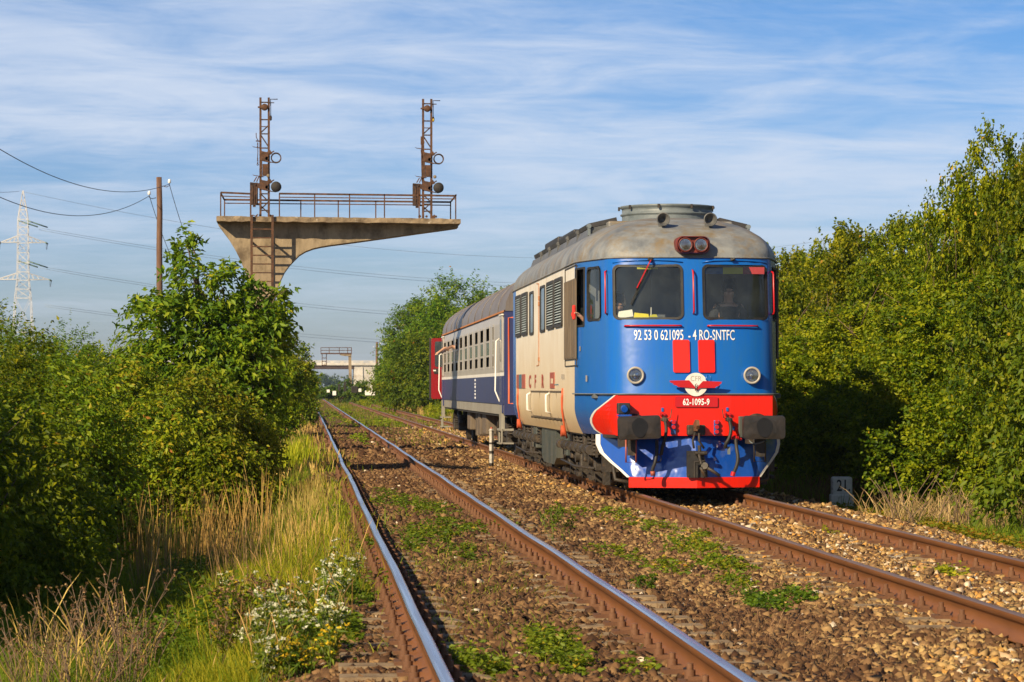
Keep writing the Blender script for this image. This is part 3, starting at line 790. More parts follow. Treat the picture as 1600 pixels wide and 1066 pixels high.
def window(parent_name, x0, x1, z0, z1, r, surf, parent, out_n, gmat='cab_glass_hazed', body='blue_paint', gw=0.032):
    """surf(x,z) -> point on the shell; out_n: outward unit vector"""
    P = rrect(x0, x1, z0, z1, r); Q = sq_of(P, x0, x1, z0, z1)
    m = MB(); ring(m, Q, P, lambda a, c: surf(a, c) + out_n * 0.001)
    cc = m.build('window_surround', body, parent)
    P2 = rrect(x0 + gw, x1 - gw, z0 + gw, z1 - gw, r * 0.75)
    m = MB()
    P1 = rrect(x0 - 0.004, x1 + 0.004, z0 - 0.004, z1 + 0.004, r)
    ring(m, P1, P, lambda a, c: surf(a, c) + out_n * (0.004), True)
    A = rrect(x0 + gw * 0.4, x1 - gw * 0.4, z0 + gw * 0.4, z1 - gw * 0.4, r * 0.9)
    ring(m, P, A, lambda a, c: surf(a, c) + out_n * 0.018, True)
    ring(m, A, P2, lambda a, c: surf(a, c) + out_n * 0.014, True)
    ring(m, P2, P2, lambda a, c: surf(a, c), True)
    n = len(P2); vs = [surf(*a) + out_n * 0.014 for a in P2] + [surf(*a) - out_n * 0.02 for a in P2]
    m.add(vs, [(i, (i + 1) % n, n + (i + 1) % n, n + i) for i in range(n)], True)
    ring(m, P1, P, lambda a, c: surf(a, c) + out_n * 0.003)
    fr = m.build('window_frame', 'rubber', parent)
    g = MB(); nx = 8
    zs = (z0 + 0.01, z1 - 0.01); vs = []
    for i in range(nx + 1):
        x = x0 + 0.01 + (x1 - x0 - 0.02) * i / nx
        for z in zs: vs.append(surf(x, z) - out_n * 0.012)
    g.add(vs, [(2 * i, 2 * i + 2, 2 * i + 3, 2 * i + 1) for i in range(nx)], True)
    g.build('window_glass', gmat, fr)
    return fr
for s in (-1, 1):
    window('w', 0.14, 1.12, 2.48, 3.27, 0.09, (lambda s: lambda a, c: Vector((s * a, face_y(a, c), c)))(s), front_cab, Vector((0, -1, 0)))
def corner_surf(s):
    def f(a, c):                               # a = distance along the plan between the two corner points
        (xa, ya), (xb, yb) = PLAN[8], PLAN[10]
        mid = PLAN[9]
        t = a / 0.64
        if t < 0.5: x = xa + (mid[0] - xa) * 2 * t; y = ya + (mid[1] - ya) * 2 * t
        else: x = mid[0] + (xb - mid[0]) * (2 * t - 1); y = mid[1] + (yb - mid[1]) * (2 * t - 1)
        return Vector((s * x, y + lean(c, y), c))
    return f
for s in (-1, 1):
    window('w', 0, 0.64, 2.48, 3.27, 0.10, corner_surf(s), front_cab, Vector((s * 0.97, -0.24, 0)))
# side sliding window: open, its pane pushed back
for s in (-1, 1):
    a = shell_pt(1.42, 1.42, 2.5, s); c = shell_pt(1.495, 1.95, 2.5, s)
    m = MB()
    for z0, z1, p, q in ((2.42, 2.42, a, c), (3.27, 3.27, a, c)):
        m.bar((p.x, p.y, z0), (q.x, q.y, z0), 0.03, 0.03)
    m.bar((a.x, a.y, 2.42), (a.x, a.y, 3.27), 0.03); m.bar((c.x, c.y, 2.42), (c.x, c.y, 3.27), 0.03)
    sw = m.build('side_window_frame', 'rubber', front_cab)
    g = MB(); g.box(((a.x + c.x) / 2 - s * 0.03, (a.y + c.y) / 2, 2.56), (0.008, 0.5, 0.26)); g.build('window_glass', 'cab_glass_hazed', sw)
# cab interior
it = MB()
it.bb(-1.36, 1.36, 0.75, 2.15, 1.36, 1.42)
it.bb(-1.40, 1.40, 2.18, 2.22, 1.42, 3.5)
it.bb(-1.05, 1.05, 0.42, 0.75, 1.42, 2.22)
it.build('cab_interior', 'interior_panel', loco)
it = MB(); vs = [Vector((s * w * 0.975, y + 0.05 + lean(z, y), z)) for s in (1, -1) for z in (1.43, 2.40) for w, y in PLAN]
n = NP_
it.add(vs, [(i, i + 1, n + i + 1, n + i) for i in range(n - 1)] + [(2 * n + i, 2 * n + i + 1, 3 * n + i + 1, 3 * n + i) for i in range(n - 1)])
it.bb(-1.0, 1.0, 0.46, 0.62, 3.335, 3.37)
it.bb(-1.2, 1.2, 0.9, 2.15, 3.39, 3.40)
it.build('cab_lining', 'interior_dark', loco)
dk = MB(); dk.bb(-1.04, -0.10, 0.40, 0.80, 2.40, 2.44, 0.01); dk.bb(-0.55, -0.35, 0.55, 0.7, 2.44, 2.56, 0.01); dk.bb(-0.95, -0.7, 0.66, 0.78, 2.44, 2.52, 0.02)
desk = dk.build('control_desk', 'interior_panel', loco)
m = MB(); m.bb(-0.4, -0.37, 1.75, 1.8, 2.3, 3.3); m.bb(-0.9, -0.5, 2.1, 2.17, 2.5, 3.2); m.build('instrument_cabinet', 'interior_panel', loco)
def sheet_of(name, x0, x1, z0, z1, y, mat, tilt, parent):
    m = MB(); m.add([(x0, y, z0), (x1, y, z0 + tilt), (x1 - 0.01, y + 0.05, z1 + tilt), (x0 + 0.02, y + 0.05, z1)], [(0, 1, 2, 3)]); m.build(name, mat, parent)
sheet_of('paper', -1.06, -0.83, 2.50, 2.60, 0.42, 'paper', 0.03, desk)
sheet_of('paper', -1.02, -0.86, 2.47, 2.50, 0.38, 'yellow_paper', 0.0, desk)
sheet_of('paper', -0.83, -0.60, 2.50, 2.585, 0.40, 'yellow_paper', -0.02, desk)
sheet_of('paper', -0.60, -0.48, 2.52, 2.56, 0.42, 'visor_yellow', 0.0, desk)
m = MB(); m.bb(-0.575, -0.565, 0.45, 0.47, 2.5, 2.66); m.build('pen_holder', 'paper', desk)
for x0, x1, mt in ((0.20, 0.46, 'visor_blue'), (0.46, 0.75, 'visor_yellow'), (0.75, 1.06, 'visor_red')):
    m = MB(); m.bb(x0, x1, 0.40, 0.405, 3.14, 3.24); m.build('sun_visor', mt, front_cab)
m = MB(); m.bb(-0.78, -0.48, 0.40, 0.405, 3.205, 3.235); m.build('sun_visor', 'visor_yellow', front_cab)

# ---- front fittings
def on(x, z, e=0.0): return Vector((x, face_y(x, z) - e, z))
def handle(pts, r=0.013, mat='red_metal', parent=None):
    return MB().tube(pts, r, 8).build('handrail', mat, parent or front_cab)
for x, z0, z1 in ((-1.19, 2.58, 3.17), (0.0, 2.58, 3.17), (1.19, 2.58, 3.17)):
    o_ = Vector((0 if abs(x) < 0.5 else 0.03 * (1 if x > 0 else -1), 0, 0))
    handle([on(x, z1 + 0.02, 0), on(x, z1, 0.05) + o_, on(x, z1 - 0.03, 0.07) + o_, on(x, z0 + 0.03, 0.07) + o_, on(x, z0, 0.05) + o_, on(x, z0 - 0.02, 0)])
for x0, x1 in ((-0.97, -0.18), (0.20, 0.94)):
    n = 8; pts = [on(x0, 2.385, 0.0)] + [on(x0 + (x1 - x0) * k / n, 2.392, 0.045) for k in range(n + 1)] + [on(x1, 2.385, 0.0)]
    handle(pts, 0.012)
for s in (-1, 1):                              # rain ledge above each windscreen
    pts = [on(s * 0.14, 3.30, 0.01), on(s * 0.3, 3.325, 0.02), on(s * 0.6, 3.335, 0.025), on(s * 0.9, 3.325, 0.02), on(s * 1.12, 3.30, 0.01)]
    MB().tube(pts, 0.008, 6).build('rain_ledge', 'blue_paint', front_cab)
m = MB(); m.box(on(-0.60, 3.345, 0.03), (0.07, 0.06, 0.05), bevel=0.01)
m.cyl(on(-0.60, 3.33, 0.03), on(-0.60, 3.33, 0.09), 0.018)
wip = m.build('wiper_motor', 'rubber', front_cab)
m = MB(); m.bar(on(-0.60, 3.33, 0.085), on(-0.80, 2.93, 0.07), 0.022, 0.014); m.build('wiper_arm', 'red_metal', wip)
m = MB(); m.bar(on(-0.74, 3.02, 0.055), on(-0.885, 2.70, 0.04), 0.016, 0.02); m.bar(on(-0.80, 2.93, 0.07), on(-0.80, 2.90, 0.05), 0.016); m.build('wiper_blade', 'rubber', wip)
m = MB(); m.box(on(0.585, 3.345, 0.03), (0.06, 0.05, 0.045), bevel=0.01); m.cyl(on(0.56, 3.33, 0.04), on(0.61, 3.355, 0.07), 0.014); m.build('wiper_motor', 'rubber', front_cab)
# door grab irons on the corner (behind the corner window) and mirror on the hedge side
if False: m = MB(); m.box((1.53, 1.0, 2.9), (0.03, 0.16, 0.7), bevel=0.01); m.tube([(1.50, 1.1, 3.25), (1.56, 1.02, 3.2), (1.57, 0.98, 2.6), (1.50, 1.1, 2.52)], 0.012, 8); m.build('deflector_glass', 'rubber', front_cab)
# red vertical plates
for x0 in (-0.305, 0.055):
    x1 = x0 + 0.235; m = MB(); P = rrect(x0, x1, 1.725, 2.19, 0.025, 3)
    vs = [on(x, z, 0.03) for x, z in P] + [on(x, z, 0.0) for x, z in P]; n = len(P)
    m.add(vs, [tuple(range(n))] + [(i, (i + 1) % n, n + (i + 1) % n, n + i) for i in range(n)])
    m.build('cover_plate', 'red_paint', front_cab)
# headlights
for x in (-0.84, 0.83):
    c = on(x, 1.685); m = MB()
    m.lathe(c, (0, -1, 0), [(-0.03, 0.10), (0.02, 0.115), (0.07, 0.125), (0.085, 0.122), (0.09, 0.108), (0.085, 0.094), (0.06, 0.092)], 32)
    h = m.build('headlight', 'lamp_rim', front_cab)
    m = MB(); m.lathe(c + Vector((0, -0.07, 0)), (0, 1, 0), [(0.0, 0.093), (0.02, 0.085), (0.05, 0.065), (0.075, 0.03), (0.08, 0.0)], 24); m.build('reflector', 'mirror_bowl', h)
    m = MB(); m.lathe(c + Vector((0, -0.07, 0)), (0, -1, 0), [(0.0, 0.095), (0.008, 0.06), (0.012, 0.0)], 24); m.build('lens', 'lamp_glass', h)
    m = MB(); m.lathe(c + Vector((0, -0.02, 0)), (0, -1, 0), [(0, 0.02), (0.03, 0.018), (0.035, 0)], 12); m.build('bulb', 'paper', h)
# twin top light in a red housing
m = MB(); cz = 3.545; P = rrect(-0.245, 0.245, cz - 0.125, cz + 0.125, 0.10, 6); n = len(P)
vs = [Vector((x, 0.20, z)) for x, z in P] + [Vector((x * 0.93, 0.17, cz + (z - cz) * 0.9)) for x, z in P] + [Vector((x * 0.93, 0.23, cz + (z - cz) * 0.86)) for x, z in P] + [Vector((x * 1.02, 0.75, z)) for x, z in P]
m.add(vs, [tuple(range(2 * n, 3 * n))] + [(i, (i + 1) % n, n + (i + 1) % n, n + i) for i in range(n)] + [(n + i, n + (i + 1) % n, 2 * n + (i + 1) % n, 2 * n + i) for i in range(n)] + [(i, (i + 1) % n, 3 * n + (i + 1) % n, 3 * n + i) for i in range(n)])
tl = m.build('top_light', 'lamp_maroon', loco)
for x in (-0.112, 0.112):
    c = Vector((x, 0.225, cz)); m = MB()
    m.lathe(c, (0, -1, 0), [(0.0, 0.10), (0.04, 0.105), (0.05, 0.10), (0.05, 0.088), (0.02, 0.086)], 28); h = m.build('lamp_ring', 'lamp_maroon', tl)
    m = MB(); m.lathe(c + Vector((0, -0.03, 0)), (0, 1, 0), [(0, 0.088), (0.03, 0.07), (0.05, 0.0)], 24); m.build('reflector', 'mirror_bowl', h)
    m = MB(); m.lathe(c + Vector((0, -0.03, 0)), (0, -1, 0), [(0, 0.088), (0.008, 0.0)], 24); m.build('lens', 'lamp_glass', h)
# horns
for x in (-0.33, 0.36):
    m = MB(); m.lathe((x, 0.92, 3.955), (0, 1, 0.0), [(-0.02, 0.085), (-0.025, 0.098), (-0.01, 0.100), (0.03, 0.085), (0.09, 0.060), (0.17, 0.042), (0.30, 0.034), (0.42, 0.030), (0.45, 0.0)], 24)
    m.lathe((x, 0.92, 3.955), (0, 1, 0.0), [(-0.02, 0.085), (0.05, 0.055), (0.10, 0.035), (0.10, 0.0)], 24)
    m.box((x, 1.08, 3.87), (0.10, 0.10, 0.12)); m.build('horn', 'horn_grey', roof)
# roof fan ring
m = MB(); c = (0.08, 3.45, 4.02)
m.lathe(c, (0, 0, 1), [(0.0, 0.70), (0.12, 0.70), (0.14, 0.70), (0.15, 0.725), (0.17, 0.725), (0.18, 0.70), (0.25, 0.70), (0.265, 0.735), (0.29, 0.735), (0.295, 0.68), (0.20, 0.66), (0.0, 0.66)], 48)
fan = m.build('fan_cowl', 'fan_grey', roof)
for k in range(9):
    a = 2 * PI * (k + .3) / 9
    m = MB(); m.box((0.08 + 0.745 * math.cos(a), 3.45 + 0.745 * math.sin(a), 4.28), (0.03, 0.03, 0.06)); m.build('cowl_clamp', 'grimy_steel', fan)
m = MB(); m.cyl((0.08, 3.45, 4.08), (0.08, 3.45, 4.16), 0.12)
for k in range(8):
    a = 2 * PI * k / 8; m.bar((0.08, 3.45, 4.12), (0.08 + 0.62 * math.cos(a), 3.45 + 0.64 * math.sin(a), 4.14), 0.14, 0.02)
m.build('fan_blades', 'roof_black', fan)
m = MB(); m.bb(-0.95, 0.95, 2.5, 4.4, 3.88, 4.03, 0.03); m.build('fan_base', 'roof_grey', roof)
# hinged flaps along both roof edges
for s in (-1, 1):
    m = MB()
    m.add([(s * 1.26, 2.7, 3.76), (s * 1.26, 12.7, 3.76), (s * 1.20, 12.7, 3.93), (s * 1.20, 2.7, 3.93), (s * 0.75, 12.7, 4.03), (s * 0.75, 2.7, 4.03)], [(0, 1, 2, 3), (3, 2, 4, 5), (0, 3, 5), (1, 4, 2)])
    base = m.build('flap_curb', 'horn_grey', roof)
    ysx = [2.7, 4.3, 5.9, 7.5, 9.1, 10.7, 12.3]
    for a, c_ in zip(ysx[:-1], ysx[1:]):
        m = MB(); m.box((s * 1.0, (a + c_) / 2, 4.02), (0.44, c_ - a - 0.12, 0.07), rot=Matrix.Rotation(R(s * 13), 3, 'Y')); m.build('roof_flap', 'roof_black', base)
        m = MB(); m.cyl((s * 1.22, a - 0.05, 3.96), (s * 1.22, a + 0.05, 3.96), 0.035, n=12); m.box((s * 1.22, a, 3.89), (0.04, 0.08, 0.14)); m.build('flap_hinge', 'fan_grey' if a < 3 else 'horn_grey', base)
for y0, y1 in ((7.0, 9.5), (9.75, 12.2)):
    m = MB(); m.bb(-1.02, -0.35, y0, y1, 3.9, 4.22 if y0 > 9 else 4.18, 0.03); m.build('exhaust_hood', 'roof_black', roof)
    m = MB(); m.bb(0.35, 1.02, y0, y1, 3.9, 4.08, 0.03); m.build('exhaust_hood', 'roof_black', roof)
m = MB(); m.cyl((-0.75, 13.0, 3.8), (-0.75, 13.0, 4.02), 0.03); m.bar((-0.95, 13.0, 4.02), (-0.55, 13.0, 4.02), 0.05); m.tube([(-0.6, 12.9, 3.95), (-0.5, 12.8, 4.08), (-0.4, 12.7, 3.95)], 0.02); m.build('roof_bracket', 'roof_black', roof)
# emblem
def disc(c, r, y, e=0.0): return None
ex, ez, ey = -0.005, 1.555, -0.10
m = MB(); m.cyl((ex, ey + 0.02, ez), (ex, ey, ez), 0.165, n=40); m.cyl((ex, ey + 0.12, ez + 0.05), (ex, ey + 0.02, ez + 0.05), 0.02)
em = m.build('emblem', 'white_paint', loco)
W = [(-0.375, 0.055), (-0.10, 0.060), (0.0, -0.055), (0.10, 0.050), (0.375, 0.038), (0.35, 0.022), (0.365, 0.016), (0.325, -0.004), (0.335, -0.012), (0.28, -0.035), (0.27, -0.048), (0.06, -0.050), (0.015, -0.085), (-0.04, -0.05), (-0.26, -0.035), (-0.27, -0.02), (-0.33, 0.002), (-0.32, 0.012), (-0.37, 0.03)]
m = MB(); m.prism([(ex + x, ez + z) for x, z in W], 1, ey - 0.022, ey - 0.004); m.build('wings', 'red_metal', em)
m = MB(); m.bar((ex - 0.012, ey - 0.03, ez - 0.09), (ex - 0.012, ey - 0.03, ez + 0.0), 0.012, 0.006); m.bar((ex + 0.010, ey - 0.03, ez - 0.09), (ex + 0.010, ey - 0.03, ez - 0.01), 0.008, 0.006)
m.tube([(ex - 0.012, ey - 0.03, ez), (ex + 0.004, ey - 0.03, ez + 0.012), (ex + 0.012, ey - 0.03, ez - 0.005)], 0.004, 6); m.build('wheel_symbol', 'lettering_black', em)
def lettering(txt, cx, cz, h, xs, f, mat, parent, bold=0.0, space=1.0, name='lettering', mirror=1):
    vs, fs = text_mesh(txt, h, xs, bold, space)
    m = MB(); m.add([f(cx + mirror * x, cz + y - h / 2) for x, y in vs], fs)
    return m.build(name, mat, parent)
lettering('CFR', ex, ez + 0.085, 0.075, 0.85, lambda x, z: Vector((x, ey - 0.003, z)), 'lettering_grey', em, -0.012)
lettering('92 53 0 621095  - 4 RO-SNTFC', -0.125, 2.262, 0.145, 0.535, lambda x, z: on(x, z, 0.010), 'lettering_white', front_cab, 0.004)
# number plate
pl = MB(); P = rrect(-0.30, 0.31, 1.235, 1.385, 0.02, 3); n = len(P)
pl.add([Vector((x, -0.085, z)) for x, z in P] + [Vector((x, -0.05, z)) for x, z in P], [tuple(range(n))] + [(i, (i + 1) % n, n + (i + 1) % n, n + i) for i in range(n)])
pl = pl.build('number_plate', 'red_metal', redp)
lettering('62-1095-9', 0.0, 1.31, 0.088, 0.70, lambda x, z: Vector((x, -0.092, z)), 'lettering_white', pl, 0.025, 1.05)
m = MB(); m.tube([c2(930, 235, -0.1), c2(915, 215, -0.12), c2(925, 185, -0.1)], 0.012, 6); m.tube([c2(945, 235, -0.1), c2(948, 205, -0.12), c2(930, 185, -0.1)], 0.009, 6); m.build('bracket', 'blue_paint', front_cab)
# jumper socket box
m = MB(); a = c2(352, 368, -0.22); c = c2(432, 440, -0.22); m.bb(a.x, c.x, -0.2, -0.02, c.z, a.z, 0.015)
jb = m.build('jumper_socket', 'rubber', redp)
m = MB(); m.cyl(((a.x + c.x) / 2, -0.19, (a.z + c.z) / 2), ((a.x + c.x) / 2, -0.25, (a.z + c.z) / 2 - 0.01), 0.055, 0.045); m.bb(a.x - 0.01, c.x + 0.01, -0.26, -0.05, c.z - 0.03, c.z - 0.005); m.build('socket_cap', 'blue_gloss', jb)
for cx, cy0, cy1, k in ((706, 480, 570, 2), (983, 480, 570, 3)):
    a = c2(cx - 16, cy0, -0.1); c = c2(cx + 16, cy1, -0.1); m = MB(); m.bb(a.x, c.x, -0.1, -0.03, c.z, a.z, 0.006); o = m.build('cable_socket', 'blue_paint', redp)
    for q in range(k):
        p = c2(cx, 492 + 30 * q, -0.1); m = MB(); m.cyl(p, p + Vector((0, -0.035, 0)), 0.028, n=14); m.build('socket_button', 'red_metal', o)
for cx, cy in ((635, 411), (1050, 409), (1092, 530)):
    a = c2(cx - 7, cy - 12, -0.06); c = c2(cx + 7, cy + 12, -0.06); m = MB(); m.bb(a.x, c.x, -0.075, -0.05, c.z, a.z); m.build('small_plate', 'blue_paint', redp)
# ---- buffers
for s in (-1, 1):
    x = s * 0.876; z = 0.955; B = MB()
    P = rrect(-0.305, 0.305, -0.165, 0.165, 0.05, 5); n = len(P); rot = 2.0 if s < 0 else 0.0
    cr, sr = math.cos(R(rot)), math.sin(R(rot)); vs = []
    for k_, yy in ((1.0, -0.60), (0.97, -0.645), (0.55, -0.655), (0.0, -0.658)):
        for a, c in P: vs.append((x + (a * cr - c * sr) * k_, yy, z + (a * sr + c * cr) * k_))
    fs = [(q * n + i, q * n + (i + 1) % n, (q + 1) * n + (i + 1) % n, (q + 1) * n + i) for q in range(3) for i in range(n)]
    B.add(vs, fs, False); B.add(vs, [tuple(range(n))])
    bf = B.build('buffer', 'buffer_iron', loco)
    m = MB(); m.lathe((x, -0.58, z), (0, 1, 0), [(0, 0.11), (0.04, 0.10), (0.05, 0.085), (0.25, 0.085), (0.25, 0.125), (0.52, 0.14), (0.53, 0.19), (0.56, 0.19)], 24); m.build('buffer_stem', 'grimy_steel', bf)
    m = MB(); m.box((x - s * 0.02, -0.07, z), (0.50, 0.05, 0.30), bevel=0.01); m.build('buffer_mount', 'tank_green', bf)
    m = MB()                                   # greasy wear mark
    P = [(0.11 * math.cos(t * 2 * PI / 28) * (1 + 0.08 * math.sin(3 * t * 2 * PI / 28)), 0.135 * math.sin(t * 2 * PI / 28)) for t in range(28)]
    m.add([(x + a, -0.6615 - 0.001, z + c) for a, c in P], [tuple(range(28))]); m.build('grease_patch', 'grease', bf)
    # step below
    if s < 0: a, c = c2(402, 650, -0.35), c2(466, 748, -0.35)
    else: a, c = c2(1224, 630, -0.35), c2(1294, 742, -0.35)
    m = MB(); m.tube([(a.x, -0.35, a.z + 0.12), (a.x, -0.35, c.z), (c.x, -0.35, c.z), (c.x, -0.35, a.z + 0.12)], 0.013, 6)
    m.build('step_loop', 'sign_red' if s < 0 else 'grimy_steel', loco)
    m = MB(); m.bb(a.x + 0.02, c.x - 0.01, -0.36, -0.33, a.z - 0.12 if s < 0 else a.z - 0.18, a.z + 0.10); m.bb(a.x - 0.08, a.x + 0.05, -0.34, -0.05, a.z, a.z + 0.12); m.build('step_bracket', 'grimy_steel', loco)
# ---- skirt below
SK = [(0.84, 1.33, 0.62), (0.70, 1.335, 0.62), (0.58, 1.29, 0.55), (0.45, 1.17, 0.40), (0.34, 1.05, 0.25), (0.24, 0.955, 0.12)]
def sk_pt(s, z, w, yb, t):                     # t 0 centre .. 1 edge
    x = t * w
    yc = -0.17 + 0.26 * (z - 0.24)
    q = 0.28 * min(x, 0.93)
    return Vector((s * x, yc + q + max(0, x - 0.93) * 1.15, z))
m = MB()
for s in (-1, 1):
    n = 16; vs = []; fs = []
    for z, w, yb in SK:
        for k in range(n + 1): vs.append(sk_pt(s, z, w, yb, k / n))
    for j in range(len(SK) - 1):
        for k in range(n): a = j * (n + 1) + k; fs.append((a, a + 1, a + n + 2, a + n + 1))
    m.add(vs, fs, True)
skirt = m.build('skirt', 'blue_gloss', loco)
for s in (-1, 1):
    m = MB()
    e = [sk_pt(s, z, w, yb, 1.0) for z, w, yb in SK]; i_ = [sk_pt(s, z, w, yb, 1 - 0.038) + Vector((0, -0.008, 0)) for z, w, yb in SK]
    o_ = [p + Vector((s * 0.006, -0.008, 0)) for p in e]; bk = [p + Vector((s * 0.006, 0.05, 0)) for p in e]; n = len(e)
    m.add(o_ + i_ + bk, [(j, j + 1, n + j + 1, n + j) for j in range(n - 1)] + [(j, j + 1, 2 * n + j + 1, 2 * n + j) for j in range(n - 1)], False)
    m.build('skirt_border', 'white_paint', skirt)
m = MB()
for s in (-1, 1):
    zt, zb = 0.245, 0.095; A = [(0, -0.185), (0.93, 0.09)]
    vs = [(0, -0.185, zt), (s * 0.935, 0.075, zt), (s * 0.935, 0.075, zb), (0, -0.185, zb), (0, -0.13, zt), (s * 0.935, 0.13, zt), (s * 0.935, 0.13, zb), (0, -0.13, zb)]
    m.add(vs, [(0, 1, 2, 3), (4, 5, 6, 7), (0, 1, 5, 4), (3, 2, 6, 7), (1, 2, 6, 5)])
m.build('rail_guard', 'red_paint', loco)
# ---- coupling and hoses
m = MB(); a = c2(792, 508, -0.1); c = c2(908, 575, -0.1); m.bb(a.x, c.x, -0.16, -0.02, c.z, a.z, 0.02); m.build('drawbar_box', 'grimy_steel', loco)
hk = MB(); p = c2(858, 540, -0.35); hk.prism([(-0.12, 1.00), (-0.30, 1.06), (-0.42, 1.05), (-0.45, 0.98), (-0.40, 0.93), (-0.33, 0.93), (-0.30, 0.97), (-0.25, 0.95), (-0.25, 0.90), (-0.12, 0.90)], 0, p.x - 0.022, p.x + 0.022); hk.build('draw_hook', 'fastening', loco)
m = MB()
for dx in (-0.045, 0.045): m.tube([c2(858, 560, -0.30) + V(dx * 0.6, 0, 0), c2(850, 610, -0.30) + V(dx, 0, 0), c2(870, 660, -0.30) + V(dx * 1.6, 0, 0)], 0.016, 8)
m.cyl(c2(845, 690, -0.3), c2(920, 690, -0.3), 0.03); m.cyl(c2(868, 690, -0.3), c2(885, 760, -0.33), 0.022); m.cyl(c2(872, 640, -0.3), c2(874, 680, -0.3), 0.026)
m.cyl(c2(838, 745, -0.33), c2(905, 740, -0.33), 0.012); m.cyl(c2(842, 745, -0.33), c2(842, 845, -0.33), 0.014)
m.cyl(c2(905, 770, -0.36), c2(915, 776, -0.28), 0.05, n=14); m.tube([c2(925, 785, -0.36), c2(965, 808, -0.36), c2(1003, 835, -0.36)], 0.022, 8); m.tube([c2(880, 780, -0.36), c2(890, 800, -0.36), c2(915, 845, -0.36)], 0.022, 8)
m.build('screw_coupling', 'grimy_steel', loco)
m = MB(); a = c2(790, 675, -0.2); c = c2(922, 846, -0.2); m.prism([(a.x, a.z), (c.x - 0.06, a.z), (c.x, c.z + 0.08), (c.x, c.z), (a.x + 0.01, c.z), (a.x, c.z + 0.03)], 1, -0.24, -0.19); cb = m.build('coupling_rest', 'rubber', loco)
m = MB()
for q in ((805, 700), (805, 830), (905, 830)): p = c2(*q, -0.24); m.cyl(p, p + V(0, -0.012, 0), 0.012, n=8)
m.build('bolts', 'grimy_steel', cb)
def hose(pts, r, mat='rubber', head=None):
    o = MB().tube(pts, r, 10).build('brake_hose', mat, loco)
    if head:
        m = MB(); p = head[0]; m.box(p, (0.07, 0.07, 0.06), bevel=0.015); m.cyl(p + V(0, 0.1, 0.02), p, 0.028); m.cyl(p + V(-0.05, 0, 0), p + V(0.05, 0, 0), 0.022)
        if head[2]: m.tube([p, p + V(head[2] * 0.08, -0.02, 0.03), p + V(head[2] * 0.10, -0.02, 0.15)], 0.007, 6)
        m.build('hose_cock', head[1], o)
    return o
def sm(P, n=3):
    P = [Vector(p) for p in P]
    for _ in range(n):
        Q = [P[0]]
        for a, c in zip(P[:-1], P[1:]): Q += [a * 0.75 + c * 0.25, a * 0.25 + c * 0.75]
        P = Q + [P[-1]]
    return P
hose(sm([c2(652, 480, -0.16), c2(662, 530, -0.24), c2(655, 590, -0.26), c2(635, 650, -0.24), c2(628, 700, -0.2)], 2), 0.024, 'rubber', (c2(650, 475, -0.16), 'grimy_steel', 1))
hose(sm([c2(600, 610, -0.2), c2(600, 680, -0.28), c2(590, 750, -0.3), c2(572, 790, -0.28), c2(572, 825, -0.26)], 2), 0.024)
m = MB(); m.tube([c2(572, 805, -0.28), c2(575, 832, -0.27)], 0.032, 10); m.build('hose_coupling', 'sign_red', loco)
m = MB(); m.tube(sm([c2(600, 690, -0.24), c2(630, 710, -0.24), c2(625, 745, -0.24), c2(590, 750, -0.26)], 2), 0.009, 6); m.build('chain_loop', 'underframe_black', loco)
hose(sm([c2(1065, 480, -0.16), c2(1078, 540, -0.24), c2(1062, 600, -0.26), c2(1040, 630, -0.24), c2(1040, 655, -0.2)], 2), 0.026, 'rubber', (c2(1062, 475, -0.16), 'grimy_steel', -1))
hose(sm([c2(1105, 600, -0.18), c2(1110, 660, -0.26), c2(1122, 720, -0.3), c2(1110, 780, -0.3), c2(1088, 822, -0.28)], 2), 0.026, 'rubber', (c2(1102, 592, -0.16), 'red_metal', 0))
m = MB(); m.cyl(c2(1092, 810, -0.28), c2(1084, 836, -0.28), 0.034, n=10); m.build('hose_coupling', 'red_metal', loco)
m = MB(); m.bb(*sorted((c2(1038, 660, 0).x, c2(1056, 660, 0).x)), -0.2, -0.18, c2(0, 700, -0.2).z, c2(0, 650, -0.2).z); m.tube(sm([c2(1185, 600, -0.3), c2(1210, 630, -0.4), c2(1250, 628, -0.4), c2(1290, 612, -0.4)], 2), 0.010, 6); m.build('pipe', 'fan_grey', loco)
m = MB()
for (cx, cy) in ((625, 440), (648, 440), (1040, 440), (1068, 440), (1080, 575), (1120, 575), (1135, 600)): p = c2(cx, cy, -0.08); m.cyl(p + V(0, 0.04, 0), p + V(0, -0.02, 0), 0.02, n=8)
m.build('pipe_caps', 'red_metal', redp)

